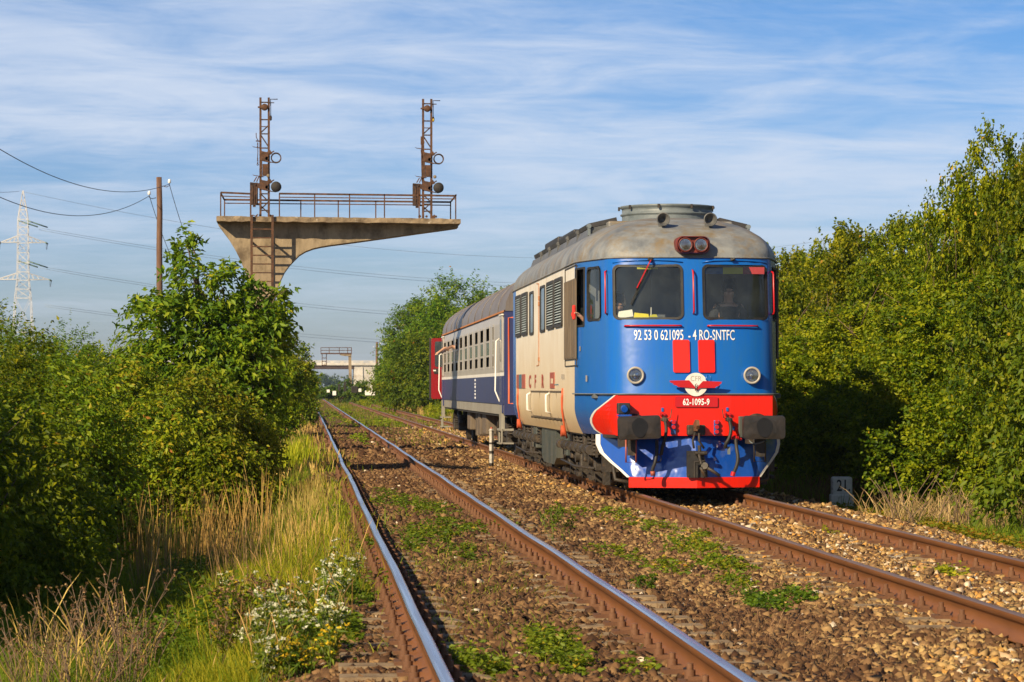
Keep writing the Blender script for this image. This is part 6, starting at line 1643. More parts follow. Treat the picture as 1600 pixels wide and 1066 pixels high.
# ---- walnut beside the gantry
w0 = atY(330, 600, 50); wx = w0.x
def wl(px, py, rx, ry, rz, Y=50.0):
    p = atY(px, py, Y); return (p.x - wx, Y - 50, p.z + 0.55, rx, ry, rz)
walnut = tree('walnut_tree', (wx, 50, -0.55), 'young walnut tree with large glossy leaves in front of the gantry pillar', 'tree',
     [wl(335, 520, 0.90, 1.0, 0.75), wl(262, 498, 0.75, 0.8, 0.35), wl(222, 480, 0.28, .3, 0.12), wl(300, 440, 0.50, .5, 0.42), wl(290, 388, 0.20, .25, 0.36), wl(355, 455, 0.50, .6, 0.45), wl(400, 490, 0.55, .6, 0.50), wl(430, 500, 0.25, .4, 0.40), wl(442, 462, 0.15, .2, 0.20), wl(300, 570, 1.3, 1.2, 0.75), wl(375, 570, 0.75, 1.0, 0.8), wl(255, 575, 0.85, 1.1, 0.35), wl(420, 545, 0.30, .4, 0.4), wl(385, 620, 0.5, .7, 0.6), wl(320, 640, 1.1, 1.2, 0.7)],
     [dict(ntw=2700, per=7, leafL=0.155, leafW=0.068, twigL=0.34, mat='walnut_leaf', droop=0.35, upb=0.6, inner=0.42, tmean=0.5, clump=12, cspread=0.2)], seed=2, tr=0.10)
# ---- dogwood thicket in front of it
for i, (px, pyc, Y, rx, rz, ln, lb) in enumerate(((285, 655, 42, 1.05, 0.72, 0.085, 'yellow green dogwood bush in full sun below the walnut tree'), (180, 645, 40, 1.1, 0.85, 0.085, 'dogwood bush between the shaded thicket and the sunlit dogwood'), (372, 680, 43, 0.50, 0.55, 0.085, 'dogwood bush closest to the foot of the gantry pillar'), (230, 700, 38, 1.15, 0.6, 0.085, 'dogwood bush behind the tall dry grass'), (340, 730, 37.5, 0.55, 0.35, 0.085, 'low dogwood bush in shade behind the dry grass stalks'))):
    p = atY(px, pyc, Y); h = p.z + 0.6
    tree('dogwood_bush', (p.x, Y, -0.6), lb, 'bush', [(0, 0, h, rx, rx, rz), (rx * .5, .2, h * .85, rx * .7, rx * .7, rz * .8), (-rx * .5, -.2, h * .8, rx * .7, rx * .7, rz * .8), (0, -0.3, h * 0.45, rx, rx * .9, h * 0.5)],
         [dict(ntw=1900, per=9, leafL=ln, leafW=ln * 0.5, twigL=0.30, mat='dogwood_leaf', droop=0.5, upb=0.7, inner=0.35, tmean=0.5, zmin=0.05)], seed=10 + i, tr=0.035, group='dogwood bushes left of the tracks')
# shady thicket at the left edge, close to the camera
for i, (px, pyc, Y, rx, rz, mt, lb) in enumerate(((35, 650, 30, 1.25, 0.62, 'dogwood_leaf', 'shaded bush at the left edge below the acacia'), (25, 800, 26, 0.8, 0.9, 'bush_leaf', 'dark bush in deep shade behind the withered weeds'), (-70, 760, 24, 1.2, 1.2, 'bush_leaf', 'dark tall bush cut by the left edge of the picture'), (125, 760, 31, 0.6, 0.6, 'bush_leaf', 'dark bush in shade beside the tall dry grass'), (-40, 600, 33, 1.1, 0.9, 'bush_leaf', 'dark upright bush under the acacia at the left edge'), (85, 690, 33, 0.8, 0.7, 'dogwood_leaf', 'half shaded bush between dark thicket and dogwood'))):
    p = atY(px, pyc, Y); h = p.z + 0.55
    tree('shade_bush', (p.x, Y, -0.55), lb, 'bush', [(0, 0, h, rx, rx, rz), (rx * .5, .2, h * .8, rx * .7, rx * .7, rz * .8), (-rx * .5, -.1, h * .9, rx * .7, rx * .7, rz * .8), (0, 0, h * 0.5, rx * 1.05, rx * .9, h * 0.55)],
         [dict(ntw=1500, per=9, leafL=0.07, leafW=0.036, twigL=0.26, mat=mt, droop=0.3, upb=0.5, inner=0.4, tmean=0.4, zmin=0.05)], seed=30 + i, tr=0.03, group='bushes at the left edge')
# unseen tall trees left of the frame cast the shade on this thicket
for i, (x, y, h) in enumerate(((-6.7, 17.4, 4.8), (-6.9, 22.0, 5.2), (-8.0, 26.5, 5.6), (-8.4, 18.6, 5.4), (-9.0, 23.0, 5.8))):
    tree('acacia_tree', (x, y, -0.6), ('acacia tree just outside the frame shading the left thicket', 'smaller acacia tree outside the frame nearest the camera', 'acacia tree outside the frame beside the shaded thicket', 'acacia tree outside the frame in the second row', 'tallest acacia tree outside the frame in the second row')[i], 'tree', [(0, 0, h * .62, 1.5, 1.5, h * .38), (0.7, .3, h * .45, 1.3, 1.3, h * .35), (-.6, -.4, h * .3, 1.3, 1.3, h * .3)],
         [dict(ntw=3000, per=9, leafL=0.16, leafW=0.10, twigL=0.4, mat='acacia_leaf', inner=0.5)], seed=40 + i, tr=0.1, group='acacias outside the left edge')
# ---- acacias left, feathery
def acacia(loc, label, lobes, ntw, seed, leafL=0.075, group=None, twigL=0.6, per=16, tr=0.10):
    return tree('acacia_tree', loc, label, 'tree', lobes, [dict(ntw=int(ntw * 1.7), per=per, leafL=leafL, leafW=leafL * 0.5, twigL=twigL, mat='acacia_leaf', droop=0.28, upb=0.65, inner=0.42, tmean=0.45, spread=1.1)], seed=seed, group=group, tr=tr)
for i, (px, pyt, Y, rx, lb) in enumerate(((50, 478, 70, 1.9, 'feathery acacia tree in front of the pylon'), (-30, 470, 66, 1.7, 'feathery acacia tree cut by the left edge under the power lines'), (120, 530, 72, 0.9, 'low feathery acacia between pylon and walnut tree'), (90, 540, 60, 1.5, 'bright green acacia bush above the shaded thicket'), (10, 560, 56, 1.7, 'dense acacia bush at the left edge above the shaded thicket'))):
    p = atY(px, pyt + 24, Y); H = p.z + 0.6
    acacia((p.x, Y, -0.6), lb, [(0, 0, H * .68, rx * .8, rx * .8, H * .27), (-rx * .5, .3, H * .6, rx * .6, rx * .6, H * .25), (rx * .55, -.2, H * .55, rx * .6, rx * .6, H * .25), (0, -.3, H * .35, rx, rx, H * .33)], 1500, 50 + i, group='feathery acacias left of the walnut')
# ---- distant trees behind, left
for i, (px, pyt, Y, rx, lb) in enumerate(((160, 532, 110, 1.6, 'rounded tree in the gap between acacia and walnut'), (195, 515, 120, 1.6, 'rounded tree partly behind the walnut tree'), (445, 512, 105, 0.80, 'dark tree standing just beyond the gantry pillar'), (466, 540, 112, 0.55, 'small tree leaning towards the rails beyond the gantry'), (438, 550, 88, 0.55, 'sunlit yellow green tree right behind the gantry pillar'))):
    p = atY(px, pyt, Y); H = p.z + 0.5
    tree('field_tree', (p.x, Y, -0.5), lb, 'tree', [(0, 0, H * .70, rx * .8, rx * .8, H * .27), (-rx * .5, .3, H * .5, rx * .7, rx * .7, H * .3), (rx * .5, -.2, H * .48, rx * .7, rx * .7, H * .28), (0, 0, H * .25, rx, rx, H * .26)],
         [dict(ntw=1500, per=8, leafL=0.13, leafW=0.07, twigL=0.35, mat='bush_leaf' if i != 3 else 'walnut_leaf', inner=0.4, upb=0.5, tmean=0.45)], seed=60 + i, group='trees beyond the gantry' if i > 1 else 'trees in the gap')
# ---- acacias behind the coach
for i, (px, pyt, Y, rx, lb) in enumerate(((725, 436, 150, 2.9, 'tall feathery acacia rising behind the coach roof'), (668, 462, 165, 2.6, 'feathery acacia left of the tallest one behind the coach'), (770, 452, 140, 2.2, 'feathery acacia just above the front end of the coach roof'), (658, 520, 180, 2.3, 'broad acacia left of the red door'), (633, 532, 215, 1.9, 'rounded acacia next to the small distant pole'), (690, 520, 130, 2.4, 'lower acacia directly behind the far end of the coach'), (650, 570, 170, 1.9, 'low bushy acacia under the broad one'))):
    Y *= 1.4; rx *= 1.4; p = atY(px, pyt, Y); b0 = 0.2; H = p.z - b0
    acacia((p.x, Y, b0), lb, [(0, 0, H * .72, rx * .7, rx * .7, H * .25), (-rx * .5, .3, H * .58, rx * .6, rx * .6, H * .25), (rx * .55, -.2, H * .6, rx * .6, rx * .6, H * .25), (0, -.3, H * .35, rx, rx, H * .33), (-rx * .4, 0, H * .18, rx * .8, rx * .8, H * .2)], 1700, 70 + i, 0.24, 'acacias behind the coach', 1.2, 12, 0.2)
# ---- the hedge of trees right of the train: three tree shapes, each reused
HP = []
for k in range(3):
    r = random.Random(90 + k)
    lobes = [(0, 0, 2.1, 1.7, 1.6, 1.5), (-0.6, -0.5, 3.3, 1.15, 1.1, 1.05), (0.8, 0.2, 3.5, 1.1, 1.1, 1.1), (0.1 + r.uniform(-.3, .3), 0, 4.25, 0.75, 0.8, 0.75), (-1.1, -0.3, 1.3, 1.2, 1.3, 1.2), (1.1, 0, 1.4, 1.2, 1.3, 1.3), (r.uniform(-.6, .6), -0.6, 2.5, 1.2, 1.1, 1.1), (r.uniform(-.9, .9), -1.0, 1.2, 1.1, 0.9, 1.0)]
    for q in range(5):
        a_ = r.uniform(-1.2, 1.2); lobes.append((a_, r.uniform(-.6, .4), r.uniform(3.9, 4.6) - abs(a_) * 0.6, 0.36, 0.36, 0.36))
    t = tree('hedge_tree', (0, 0, 0), 'x', 'tree', lobes, [dict(ntw=7000, per=9, leafL=0.088, leafW=0.060, twigL=0.25, mat='bush_leaf', droop=0.15, upb=0.35, inner=0.36, tmean=0.50, zmin=0.15, tone=0.26)], seed=90 + k, tr=0.07)
    m = MB(); rr = random.Random(k)
    for q in range(60):
        x, y, z = rr.uniform(-1.5, 1.5), rr.uniform(-1.8, -0.7), rr.uniform(0.3, 3.2); d = Vector((rr.uniform(-.5, .5), -0.25, rr.uniform(0.2, 0.9)))
        m.tube([(x, y, z), Vector((x, y, z)) + d * 0.5 + V(rr.uniform(-.05, .05), 0, 0), Vector((x, y, z)) + d], [0.012, 0.008, 0.004], 5)
    m.build('twigs', 'twig', t)
    HP.append(t)
used = [False] * 3
HT = [(1612, 200, 38.5, 'tallest hedge tree, at the right edge of the picture'), (1545, 206, 42, 'tall hedge tree with a thin crooked top shoot'), (1475, 312, 45, 'hedge tree stepping down from the tall pair'), (1405, 330, 49, 'hedge tree in the middle of the row, rounded top'), (1345, 362, 53, 'hedge tree with a fuzzy top above the kilometre stone'), (1290, 358, 58, 'hedge tree next to the locomotive, second in the row from it'), (1236, 385, 62, 'hedge tree right beside the locomotive cab'), (1200, 392, 68, 'hedge tree half hidden behind the locomotive'), (1660, 230, 34, 'hedge tree just past the right edge of the picture'), (1330, 470, 47, 'lower bushy hedge tree in front of the fuzzy topped one'), (1430, 440, 42.5, 'lower hedge tree filling the row behind the dead grass'), (1255, 500, 52, 'lower hedge tree with bare brown twigs beside the locomotive'), (1530, 420, 37.5, 'lower hedge tree above the withered stalks')]
for i, (px, pyt, Y, lb) in enumerate(HT):
    k = i % 3
    t = HP[k] if not used[k] else copy_tree(HP[k])
    used[k] = True
    p = atY(px, pyt, Y); H = p.z + 0.4
    t.location = (p.x + 0.2, Y, -0.45); t.scale = ((0.62 if i in (0, 1, 8) else 0.80) + 0.08 * ((i * 7) % 3 - 1), 0.9, H / 4.95); t.rotation_euler = (0, 0, (i // 3) * 0.55 - 0.6)
    tag(t, lb, 'tree', 'trees of the hedge along the right side')
# more of the row further on, behind the train
for i in range(7):
    t = copy_tree(HP[i % 3]); Y = 76 + i * 8; t.location = (10.8 + 0.3 * (i % 2), Y, -0.4); t.scale = (1.1, 1.1, 0.98 - 0.04 * (i % 3)); t.rotation_euler = (0, 0, i * 0.9)
    tag(t, 'hedge tree hidden behind the train, continuing the row', 'tree', 'hedge trees hidden behind the train')
# bush with large light leaves at the right edge, nearer
p = atY(1600, 640, 32.5)
tree('elder_bush', (p.x + 0.15, 32.5, -0.5), 'light green large leaved bush at the right edge above the withered stalks', 'bush', [(0, 0, 1.3, 0.55, .6, .9), (0.2, 0, 2.3, 0.45, .5, .6), (-.15, 0, .6, .5, .5, .5), (0.1, 0, 3.3, 0.42, .4, .5)],
     [dict(ntw=420, per=7, leafL=0.12, leafW=0.062, twigL=0.32, mat='fresh_leaf', droop=0.4, upb=0.4, inner=0.4, tmean=0.4, zmin=.1)], seed=120, tr=0.03)
# small bushes before the bridge and far wood
for i, (px, pyt, Y, rx, b0, mt) in enumerate(((532, 600, 300, 2.0, 0.0, 'far_leaf'), (557, 594, 290, 1.3, 0.0, 'far_leaf'), (575, 590, 280, 1.6, 0.0, 'far_leaf'), (614, 568, 262, 1.5, 0.3, 'far_leaf'), (626, 554, 245, 1.5, 0.3, 'far_leaf'), (508, 608, 380, 2.5, 0.4, 'far_leaf'), (640, 580, 300, 1.8, .3, 'acacia_leaf'), (462, 575, 170, 1.0, -.3, 'bush_leaf'), (452, 562, 150, 1.2, -.4, 'bush_leaf'))):
    p = atY(px, pyt, Y); H = p.z - b0
    tree('field_tree', (p.x, Y, b0), ('low far bush left of the far gantry pillar', 'dark rounded bush between far gantry and pole', 'dark rounded bush just behind the small distant pole', 'tall bush hiding the end of the bridge wall', 'pointed young tree beside the small distant pole', 'long low scrub under the bridge', 'bushy acacia foot beside the pale grass', 'small tree where the left bushes end at the rails', 'tree hiding the left end of the bridge')[i], 'tree',
         [(0, 0, H * .6, rx * .8, rx * .8, H * .36), (-rx * .6, 0, H * .4, rx * .6, rx * .6, H * .3), (rx * .6, 0, H * .42, rx * .6, rx * .6, H * .32), (0, 0, H * .2, rx, rx, H * .2)], [dict(ntw=420, per=7, leafL=0.30, leafW=0.18, twigL=0.5, mat=mt, inner=0.4)], seed=130 + i, group='far trees around the bridge', tr=0.1)
lob = [(-75 + k * 13 + rng.uniform(-3, 3), rng.uniform(-8, 8), 6.5 + rng.uniform(-1.5, 1.5), 11, 8, 6 + rng.uniform(-1.5, 1.5)) for k in range(42)]
fw = crown('far_wood', lob, 9000, 6, 1.5, 1.1, 1.6, 'far_leaf', 160); p = atY(500, 600, 1500); fw.location = (p.x + 5, 1500, -4); tag(fw, 'far blue green wood on the horizon seen under the bridge', None, None, 'stuff')
lob = [(-k * 12.0 + rng.uniform(-3, 3), rng.uniform(-8, 8), 4 + rng.uniform(-1, 1), 9, 8, 5) for k in range(30)]
fw = crown('far_wood', lob, 5000, 6, 1.2, .9, 1.4, 'far_leaf', 161); fw.location = (-8, 700, -1.5); tag(fw, 'far low wood behind the bushes left of the tracks', None, None, 'stuff')

# ---- grasses
def blades(name, P, H, W, mat, seed, lean=0.35, parent=None, tint=None, heads=0.0, bend=0.5):
    r = np.random.default_rng(seed); n = len(P)
    ang = r.uniform(0, 2 * PI, n); S = np.stack([np.cos(ang), np.sin(ang), np.zeros(n)], 1)
    la = r.uniform(0, 2 * PI, n); LD = np.stack([np.cos(la), np.sin(la), np.zeros(n)], 1) * (lean * r.uniform(0.1, 1.0, n))[:, None]
    H = np.broadcast_to(H, (n,)); W = np.broadcast_to(W, (n,))
    def at(t): return P + LD * (H * t ** 1.8)[:, None] + np.array([0, 0, 1.0]) * (H * (t - bend * 0.35 * lean * t ** 3))[:, None]
    h = (S * (W * 0.5)[:, None])
    V6 = np.stack([P - h, P + h, at(0.5) + h * 0.8, at(0.5) - h * 0.8, at(0.82) + h * (0.5 + heads), at(0.82) - h * (0.5 + heads), at(1.0)], 1).reshape(-1, 3)
    k = np.arange(n)[:, None] * 7
    T = np.concatenate([k + np.array(q) for q in ((0, 1, 2), (0, 2, 3), (3, 2, 4), (3, 4, 5), (5, 4, 6))], 0)
    if tint is None: tint = r.random(n)
    return npmesh(name, V6, T, mat, parent, tint=np.tile(tint, 5))
def scatter(n, x0, x1, y0, y1, seed, dens=None, clump=0.0, nclump=0):
    r = np.random.default_rng(seed)
    X = r.uniform(x0, x1, n); Y = r.uniform(y0, y1, n)
    if nclump:
        cx, cy = r.uniform(x0, x1, nclump), r.uniform(y0, y1, nclump); i = r.integers(0, nclump, n)
        X = cx[i] + r.normal(0, clump, n); Y = cy[i] + r.normal(0, clump, n)
    if dens: k = np.array([dens(a, c) for a, c in zip(X, Y)]) > r.random(n); X, Y = X[k], Y[k]
    Z = np.array([ground_z(a, c) - 0.07 for a, c in zip(X, Y)])
    return np.stack([X, Y, Z], 1)
def vis(x, y, m=0.6): return -0.1185 * y - m < x < 0.277 * y + m
# green verge left of the tracks
def edge(y): return -0.10 + 0.18 * hn(0, y, 0.35) - (0.15 if y < 22 else 0)
def dl(x, y): return (1.0 if x < edge(y) else 0.0) * (1.0 if vis(x, y, .5) else 0) * (0.55 + 0.9 * hn(x, y, 0.5))
P = scatter(190000, -5.2, 0.2, 11.5, 34, 201, dl)
r = np.random.default_rng(5); hh = 0.10 + 0.20 * r.random(len(P)) ** 1.5
tt = np.clip(0.45 + 0.5 * np.array([hn(a, c, 0.8) for a, c in P[:, :2]]) + r.normal(0, .15, len(P)), 0, 1)
tag(blades('grass', P, hh, 0.008, 'grass_green', 6, 0.7, tint=tt), 'lush green grass on the verge left of the bright rails', 'grass', 'strips of grass beside the tracks', 'stuff')
P = scatter(120000, -9, 0.3, 34, 95, 202, lambda x, y: (x < edge(y) + 0.1) * (0.5 + hn(x, y, .3)) * (1.0 if vis(x, y, .5) else 0)); r = np.random.default_rng(6)
tag(blades('grass', P, 0.14 + 0.28 * r.random(len(P)), 0.016, 'grass_green', 7, 0.6), 'green grass beside the rails around the gantry foot', 'grass', 'strips of grass beside the tracks', 'stuff')
# tall dry grass: stands in image positions
def stand(px0, px1, Y0, Y1, n, hmin, hmax, mat, seed, name, label, lean=0.25, w=0.007, ncl=14, cl=0.16, heads=0.7, tmean=0.5, cat='grass'):
    r = np.random.default_rng(seed)
    cy = r.uniform(Y0, Y1, ncl); cpx = r.uniform(px0, px1, ncl); cx = np.array([atY(a, 700, c).x for a, c in zip(cpx, cy)])
    hc = r.uniform(0.7, 1.0, ncl)
    i = r.integers(0, ncl, n); X = cx[i] + r.normal(0, cl, n); Y = cy[i] + r.normal(0, cl, n)
    Z = np.array([ground_z(a, c) - 0.07 for a, c in zip(X, Y)])
    H = (hmin + (hmax - hmin) * r.random(n) ** 1.3) * hc[i]
    t = np.clip(tmean + r.normal(0, .2, n) + (hc[i] - .85), 0, 1)
    return tag(blades(name, np.stack([X, Y, Z], 1), H, w, mat, seed + 1, lean, heads=heads, tint=t), label, cat, None, 'stuff')
stand(205, 300, 27, 31, 300, 0.5, 1.25, 'grass_dry', 210, 'dry_grass', 'tall dry straw coloured grass before the dogwood bushes', ncl=18, cl=0.13)
stand(300, 425, 28, 31, 320, 0.6, 1.4, 'grass_dry', 212, 'dry_grass', 'tallest dry grass stalks below the gantry pillar', ncl=16, cl=0.12)
stand(230, 400, 24, 27.5, 360, 0.3, 0.9, 'weed_brown', 214, 'dry_grass', 'brown withered grass in front of the tall straw', ncl=18, cl=0.16)
stand(440, 505, 25, 30, 360, 0.25, 0.65, 'grass_dry', 216, 'dry_grass', 'bright straw clump beside the bright rail', ncl=16, cl=0.14, tmean=0.7)
stand(455, 498, 32, 44, 1500, 0.2, 0.55, 'grass_dry', 218, 'dry_grass', 'straw clumps further along the bright rail', ncl=18, cl=0.14, tmean=0.7)
stand(430, 482, 48, 110, 2200, 0.2, 0.55, 'grass_dry', 219, 'dry_grass', 'pale dry grass along the rails beyond the gantry', ncl=60, cl=0.4, tmean=0.6, w=0.02)
stand(330, 480, 17, 23, 3200, 0.15, 0.4, 'yellow_plant', 220, 'yellow_grass', 'yellow green grass patch lit by the sun', ncl=26, cl=0.22, w=0.007, heads=0.1, lean=0.6)
stand(230, 420, 15.5, 17.5, 3200, 0.15, 0.4, 'yellow_plant', 221, 'yellow_grass', 'yellow green grass at the bottom of the picture', ncl=20, cl=0.16, w=0.006, heads=0.1, lean=0.6)
stand(430, 470, 55, 62, 1500, 0.3, 0.9, 'yellow_plant', 222, 'yellow_grass', 'yellow flowering weeds at the gantry foot', ncl=14, cl=0.25, w=0.02, heads=0.4)
stand(-30, 240, 15.5, 19, 330, 0.15, 0.65, 'weed_brown', 224, 'withered_grass', 'tangled withered grass at the lower left corner', ncl=34, cl=0.16, lean=0.9, w=0.006, tmean=0.6)
stand(20, 230, 16.5, 19.5, 90, 0.5, 1.0, 'grass_dry', 226, 'withered_grass', 'long bent straw stems in the lower left corner', ncl=22, cl=0.12, lean=0.6, w=0.006, heads=1.2)
stand(200, 440, 21, 27, 5200, 0.15, 0.5, 'grass_green', 228, 'tall_grass', 'green grass mixed into the dry stalks', ncl=50, cl=0.25, lean=0.6, w=0.009, heads=0.1, tmean=0.6)
stand(380, 520, 20, 32, 7000, 0.12, 0.42, 'grass_green', 229, 'tall_grass', 'sunny green strip of grass along the rail', ncl=70, cl=0.25, lean=0.6, w=0.009, heads=0.1, tmean=0.7)
stand(420, 515, 30, 60, 5000, 0.12, 0.45, 'grass_green', 230, 'tall_grass', 'green grass further along the bright rail', ncl=70, cl=0.3, lean=0.6, w=0.014, heads=0.1, tmean=0.65)
stand(300, 510, 19, 29, 8500, 0.15, 0.5, 'yellow_plant', 232, 'yellow_grass', 'bright yellow green grass strip between the dry stalks', ncl=46, cl=0.22, lean=0.6, w=0.008, heads=0.1, tmean=0.45)
stand(350, 500, 17, 24, 260, 0.3, 0.75, 'grass_dry', 234, 'dry_grass', 'scattered golden stalks on the sunny verge', ncl=60, cl=0.2, lean=0.5, w=0.006, tmean=0.6)
stand(-20, 330, 15.5, 24, 6200, 0.1, 0.4, 'grass_green', 231, 'tall_grass', 'dark green undergrowth in the lower left corner', ncl=60, cl=0.3, lean=0.7, w=0.009, heads=0.1, tmean=0.2)
# withered composite weeds with brown heads
def herb(px, Y, h, label, name='withered_weed', cat='weed', n=9, mat='weed_brown', head='weed_brown', hs=0.018, seed=0, group=None, leaf=None):
    p = atY(px, 700, Y); z0 = ground_z(p.x, Y) - 0.06
    r = random.Random(seed); t = empty(name, (p.x, Y, z0), label, cat, group)
    st = []; hd = []
    for k in range(n):
        a = r.uniform(0, 2 * PI); l = r.uniform(0.10, 0.42) * h; b0 = V(r.uniform(-.03, .03), r.uniform(-.03, .03), 0)
        tp = V(math.cos(a) * l, math.sin(a) * l, h * r.uniform(0.65, 1.0)); md = b0.lerp(tp, 0.5) + V(-math.cos(a) * l * .15, 0, 0)
        st.append([b0, md, tp])
        for q in range(4):
            s0 = md.lerp(tp, r.uniform(0.1, 0.95)); e = s0 + V(r.uniform(-.07, .07), r.uniform(-.07, .07), r.uniform(0.03, .10)); st.append([s0, e]); hd.append(e)
        hd.append(tp)
    m = MB()
    for s in st: m.tube(s, [0.0035, 0.003, 0.002][:len(s)] if len(s) == 3 else [0.002, 0.0015], 4)
    m.build('stem', 'twig' if mat == 'weed_brown' else 'herb_stem', t)
    rr = np.random.default_rng(seed)
    PP = np.repeat(np.array([list(v) for v in hd]), 7, 0); DD = rr.normal(0, 1, (len(PP), 3)); DD[:, 2] = abs(DD[:, 2]) * 0.9
    leaves('flower_head', PP, DD, hs, hs * 0.7, head, seed + 3, t)
    if leaf:
        base = np.array([list(s[0].lerp(s[-1], rr.random())) for s in st for _ in range(5)]); DD = rr.normal(0, 1, (len(base), 3)); leaves('leaves', base, DD, 0.06, 0.016, leaf, seed + 4, t)
    return t
mottled('herb_stem', (0.10, 0.14, 0.03), (0.18, 0.2, 0.05), 9, 0.7)
for i, (px, Y, h) in enumerate(((95, 17.5, .85), (140, 18.2, .95), (165, 17.0, .8), (190, 17.8, .9), (205, 16.6, .75), (60, 17.0, .6), (30, 17.5, .7), (118, 16.4, .7), (230, 18.5, .65))):
    herb(px, Y, h, ('withered brown weed', 'tallest withered brown weed', 'leaning withered weed', 'withered weed with many brown heads', 'short withered weed near the yellow grass', 'small withered weed', 'withered weed close to the left edge', 'low withered weed at the bottom edge', 'withered weed next to the shaded grass')[i] + ' in the lower left corner', seed=300 + i, group='withered weeds at the lower left')
# silvery and white flowering herbs near the rail
for i in range(18):
    rr = random.Random(400 + i); px = rr.uniform(360, 555); Y = rr.uniform(15.4, 22.5)
    herb(px, Y, rr.uniform(0.28, 0.5), 'white flowering herb among the green verge plants at the bottom', 'white_flower_herb', 'wildflower', 5, 'g', 'petal_white', 0.024, 400 + i, 'white wildflowers by the bright rail', 'fresh_leaf')
for i in range(9):
    rr = random.Random(450 + i); herb(rr.uniform(340, 430), rr.uniform(17, 20.5), rr.uniform(0.35, 0.6), 'grey brown seeded herb beside the white wildflowers', 'seeded_herb', 'weed', 6, 'weed_brown', 'weed_brown', 0.022, 450 + i, 'seeded herbs on the verge', 'bush_leaf')
for i in range(6):
    rr = random.Random(470 + i); herb(rr.uniform(440, 520), rr.uniform(15.4, 17.0), rr.uniform(0.2, 0.32), 'yellow flowering herb at the bottom between the white wildflowers', 'yellow_flower_herb', 'wildflower', 6, 'g', 'petal_yellow', 0.02, 470 + i, 'yellow wildflowers at the bottom', 'fresh_leaf')
for i, (px, Y) in enumerate(((865, 27.5), (885, 27.8), (700, 27), (1010, 21))): herb(px, Y, 0.5 if i < 2 else 0.22, ('slender lone green weed on the ballast, tallest of the pair', 'slender lone green weed on the ballast, second of the pair', 'small weed between the bright rails', 'dry little weed on the dark ballast')[i], 'ballast_weed', 'weed', 3, 'g', 'fresh_leaf', 0.03, 480 + i, None, 'fresh_leaf')
# broad leaved ground cover in patches (image positions of patch centres)
CD = 3.0
def cover(patches, name, label, mat, seed, L=0.05, h=0.12, tm=0.5, per=14, zp=-0.15):
    r = np.random.default_rng(seed); PP = []; DD = []; TT = []
    for px, py, rx, ry, n in patches:
        c = atZ(px, py, zp); sx = rx * c.y / F; sy = abs(atZ(px, py - ry, zp).y - c.y)
        for _ in range(int(n * CD)):
            g1, g2 = r.normal(0, 0.9), r.normal(0, 0.9); x, y = c.x + g1 * sx, c.y + g2 * sy
            if min(abs(x - T1 - .752), abs(x - T1 + .752), abs(x - T2 + .752), abs(x - T2 - .752)) < 0.07: continue
            hh_ = h * max(0.25, 1 - (g1 * g1 + g2 * g2) * 0.6) * r.uniform(0.4, 1.2); z = ground_z(x, y) - 0.02; a = r.uniform(0, 6.28); t0 = np.clip(tm + r.normal(0, .17), 0, 1)
            for k in range(per):
                f = (k + 1) / per; b = r.uniform(0, 6.28)
                PP.append((x + math.cos(a) * hh_ * f * .8, y + math.sin(a) * hh_ * f * .8, z + hh_ * (1 - (1 - f) ** 2) * r.uniform(.6, 1.1))); DD.append((math.cos(b), math.sin(b), r.uniform(-.1, .6))); TT.append(np.clip(t0 + r.normal(0, .14), 0, 1))
    P_ = np.array(PP); n = len(P_)
    return tag(leaves(name, P_, np.array(DD), L * r.uniform(.6, 1.2, n), L * 0.55 * r.uniform(.6, 1.2, n), mat, seed + 1, tint=np.array(TT)), label, 'ground cover', None, 'stuff')
cover([(635, 790, 38, 16, 200), (600, 775, 18, 10, 60), (680, 800, 40, 16, 140), (700, 830, 45, 16, 150), (650, 840, 38, 18, 160), (760, 830, 40, 10, 60), (720, 870, 35, 18, 60), (790, 825, 25, 8, 40), (640, 860, 16, 10, 30)], 'ground_cover', 'low leafy weeds spreading between the bright rails', 'fresh_leaf', 500)
cover([(895, 795, 50, 8, 90), (960, 800, 45, 12, 100), (1020, 820, 50, 14, 130), (1080, 850, 55, 16, 150), (1130, 875, 45, 14, 120), (960, 860, 50, 14, 70), (1040, 880, 50, 14, 70), (1150, 900, 30, 10, 60), (1100, 835, 30, 8, 40)], 'ground_cover', 'low creeping weeds between the two tracks', 'creeper_orange', 510, tm=0.3)
cover([(1200, 935, 35, 10, 110), (1240, 925, 35, 9, 90), (1170, 925, 20, 10, 50)], 'ground_cover', 'dense dark green clump in the gravel between the tracks', 'fresh_leaf', 520, tm=0.35)
cover([(860, 1020, 30, 22, 150), (890, 1050, 20, 14, 60), (760, 1055, 26, 8, 50), (730, 1045, 20, 8, 30), (1000, 1055, 30, 10, 12)], 'ground_cover', 'bright green clump between the bright rails at the bottom', 'fresh_leaf', 530, L=0.045, h=0.17, tm=0.55)
cover([(1380, 803, 30, 9, 130), (1440, 816, 40, 12, 230), (1500, 828, 45, 15, 300), (1560, 845, 45, 17, 320), (1330, 795, 22, 5, 60), (1600, 858, 30, 12, 140), (1420, 808, 30, 6, 90)], 'ground_cover', 'yellow and orange leaved creeper along the foot of the hedge', 'creeper_orange', 540, tm=0.6, zp=-0.30, L=0.065, h=0.20)
cover([(575, 860, 16, 24, 130), (600, 915, 16, 20, 100), (560, 930, 18, 26, 140), (545, 800, 18, 12, 70), (590, 790, 14, 8, 30), (540, 990, 20, 26, 170), (500, 990, 30, 30, 200), (470, 940, 30, 26, 160), (540, 760, 10, 14, 60)], 'ground_cover', 'green leafy weeds at the edge of the ballast left of the bright rail', 'fresh_leaf', 550, tm=0.45)
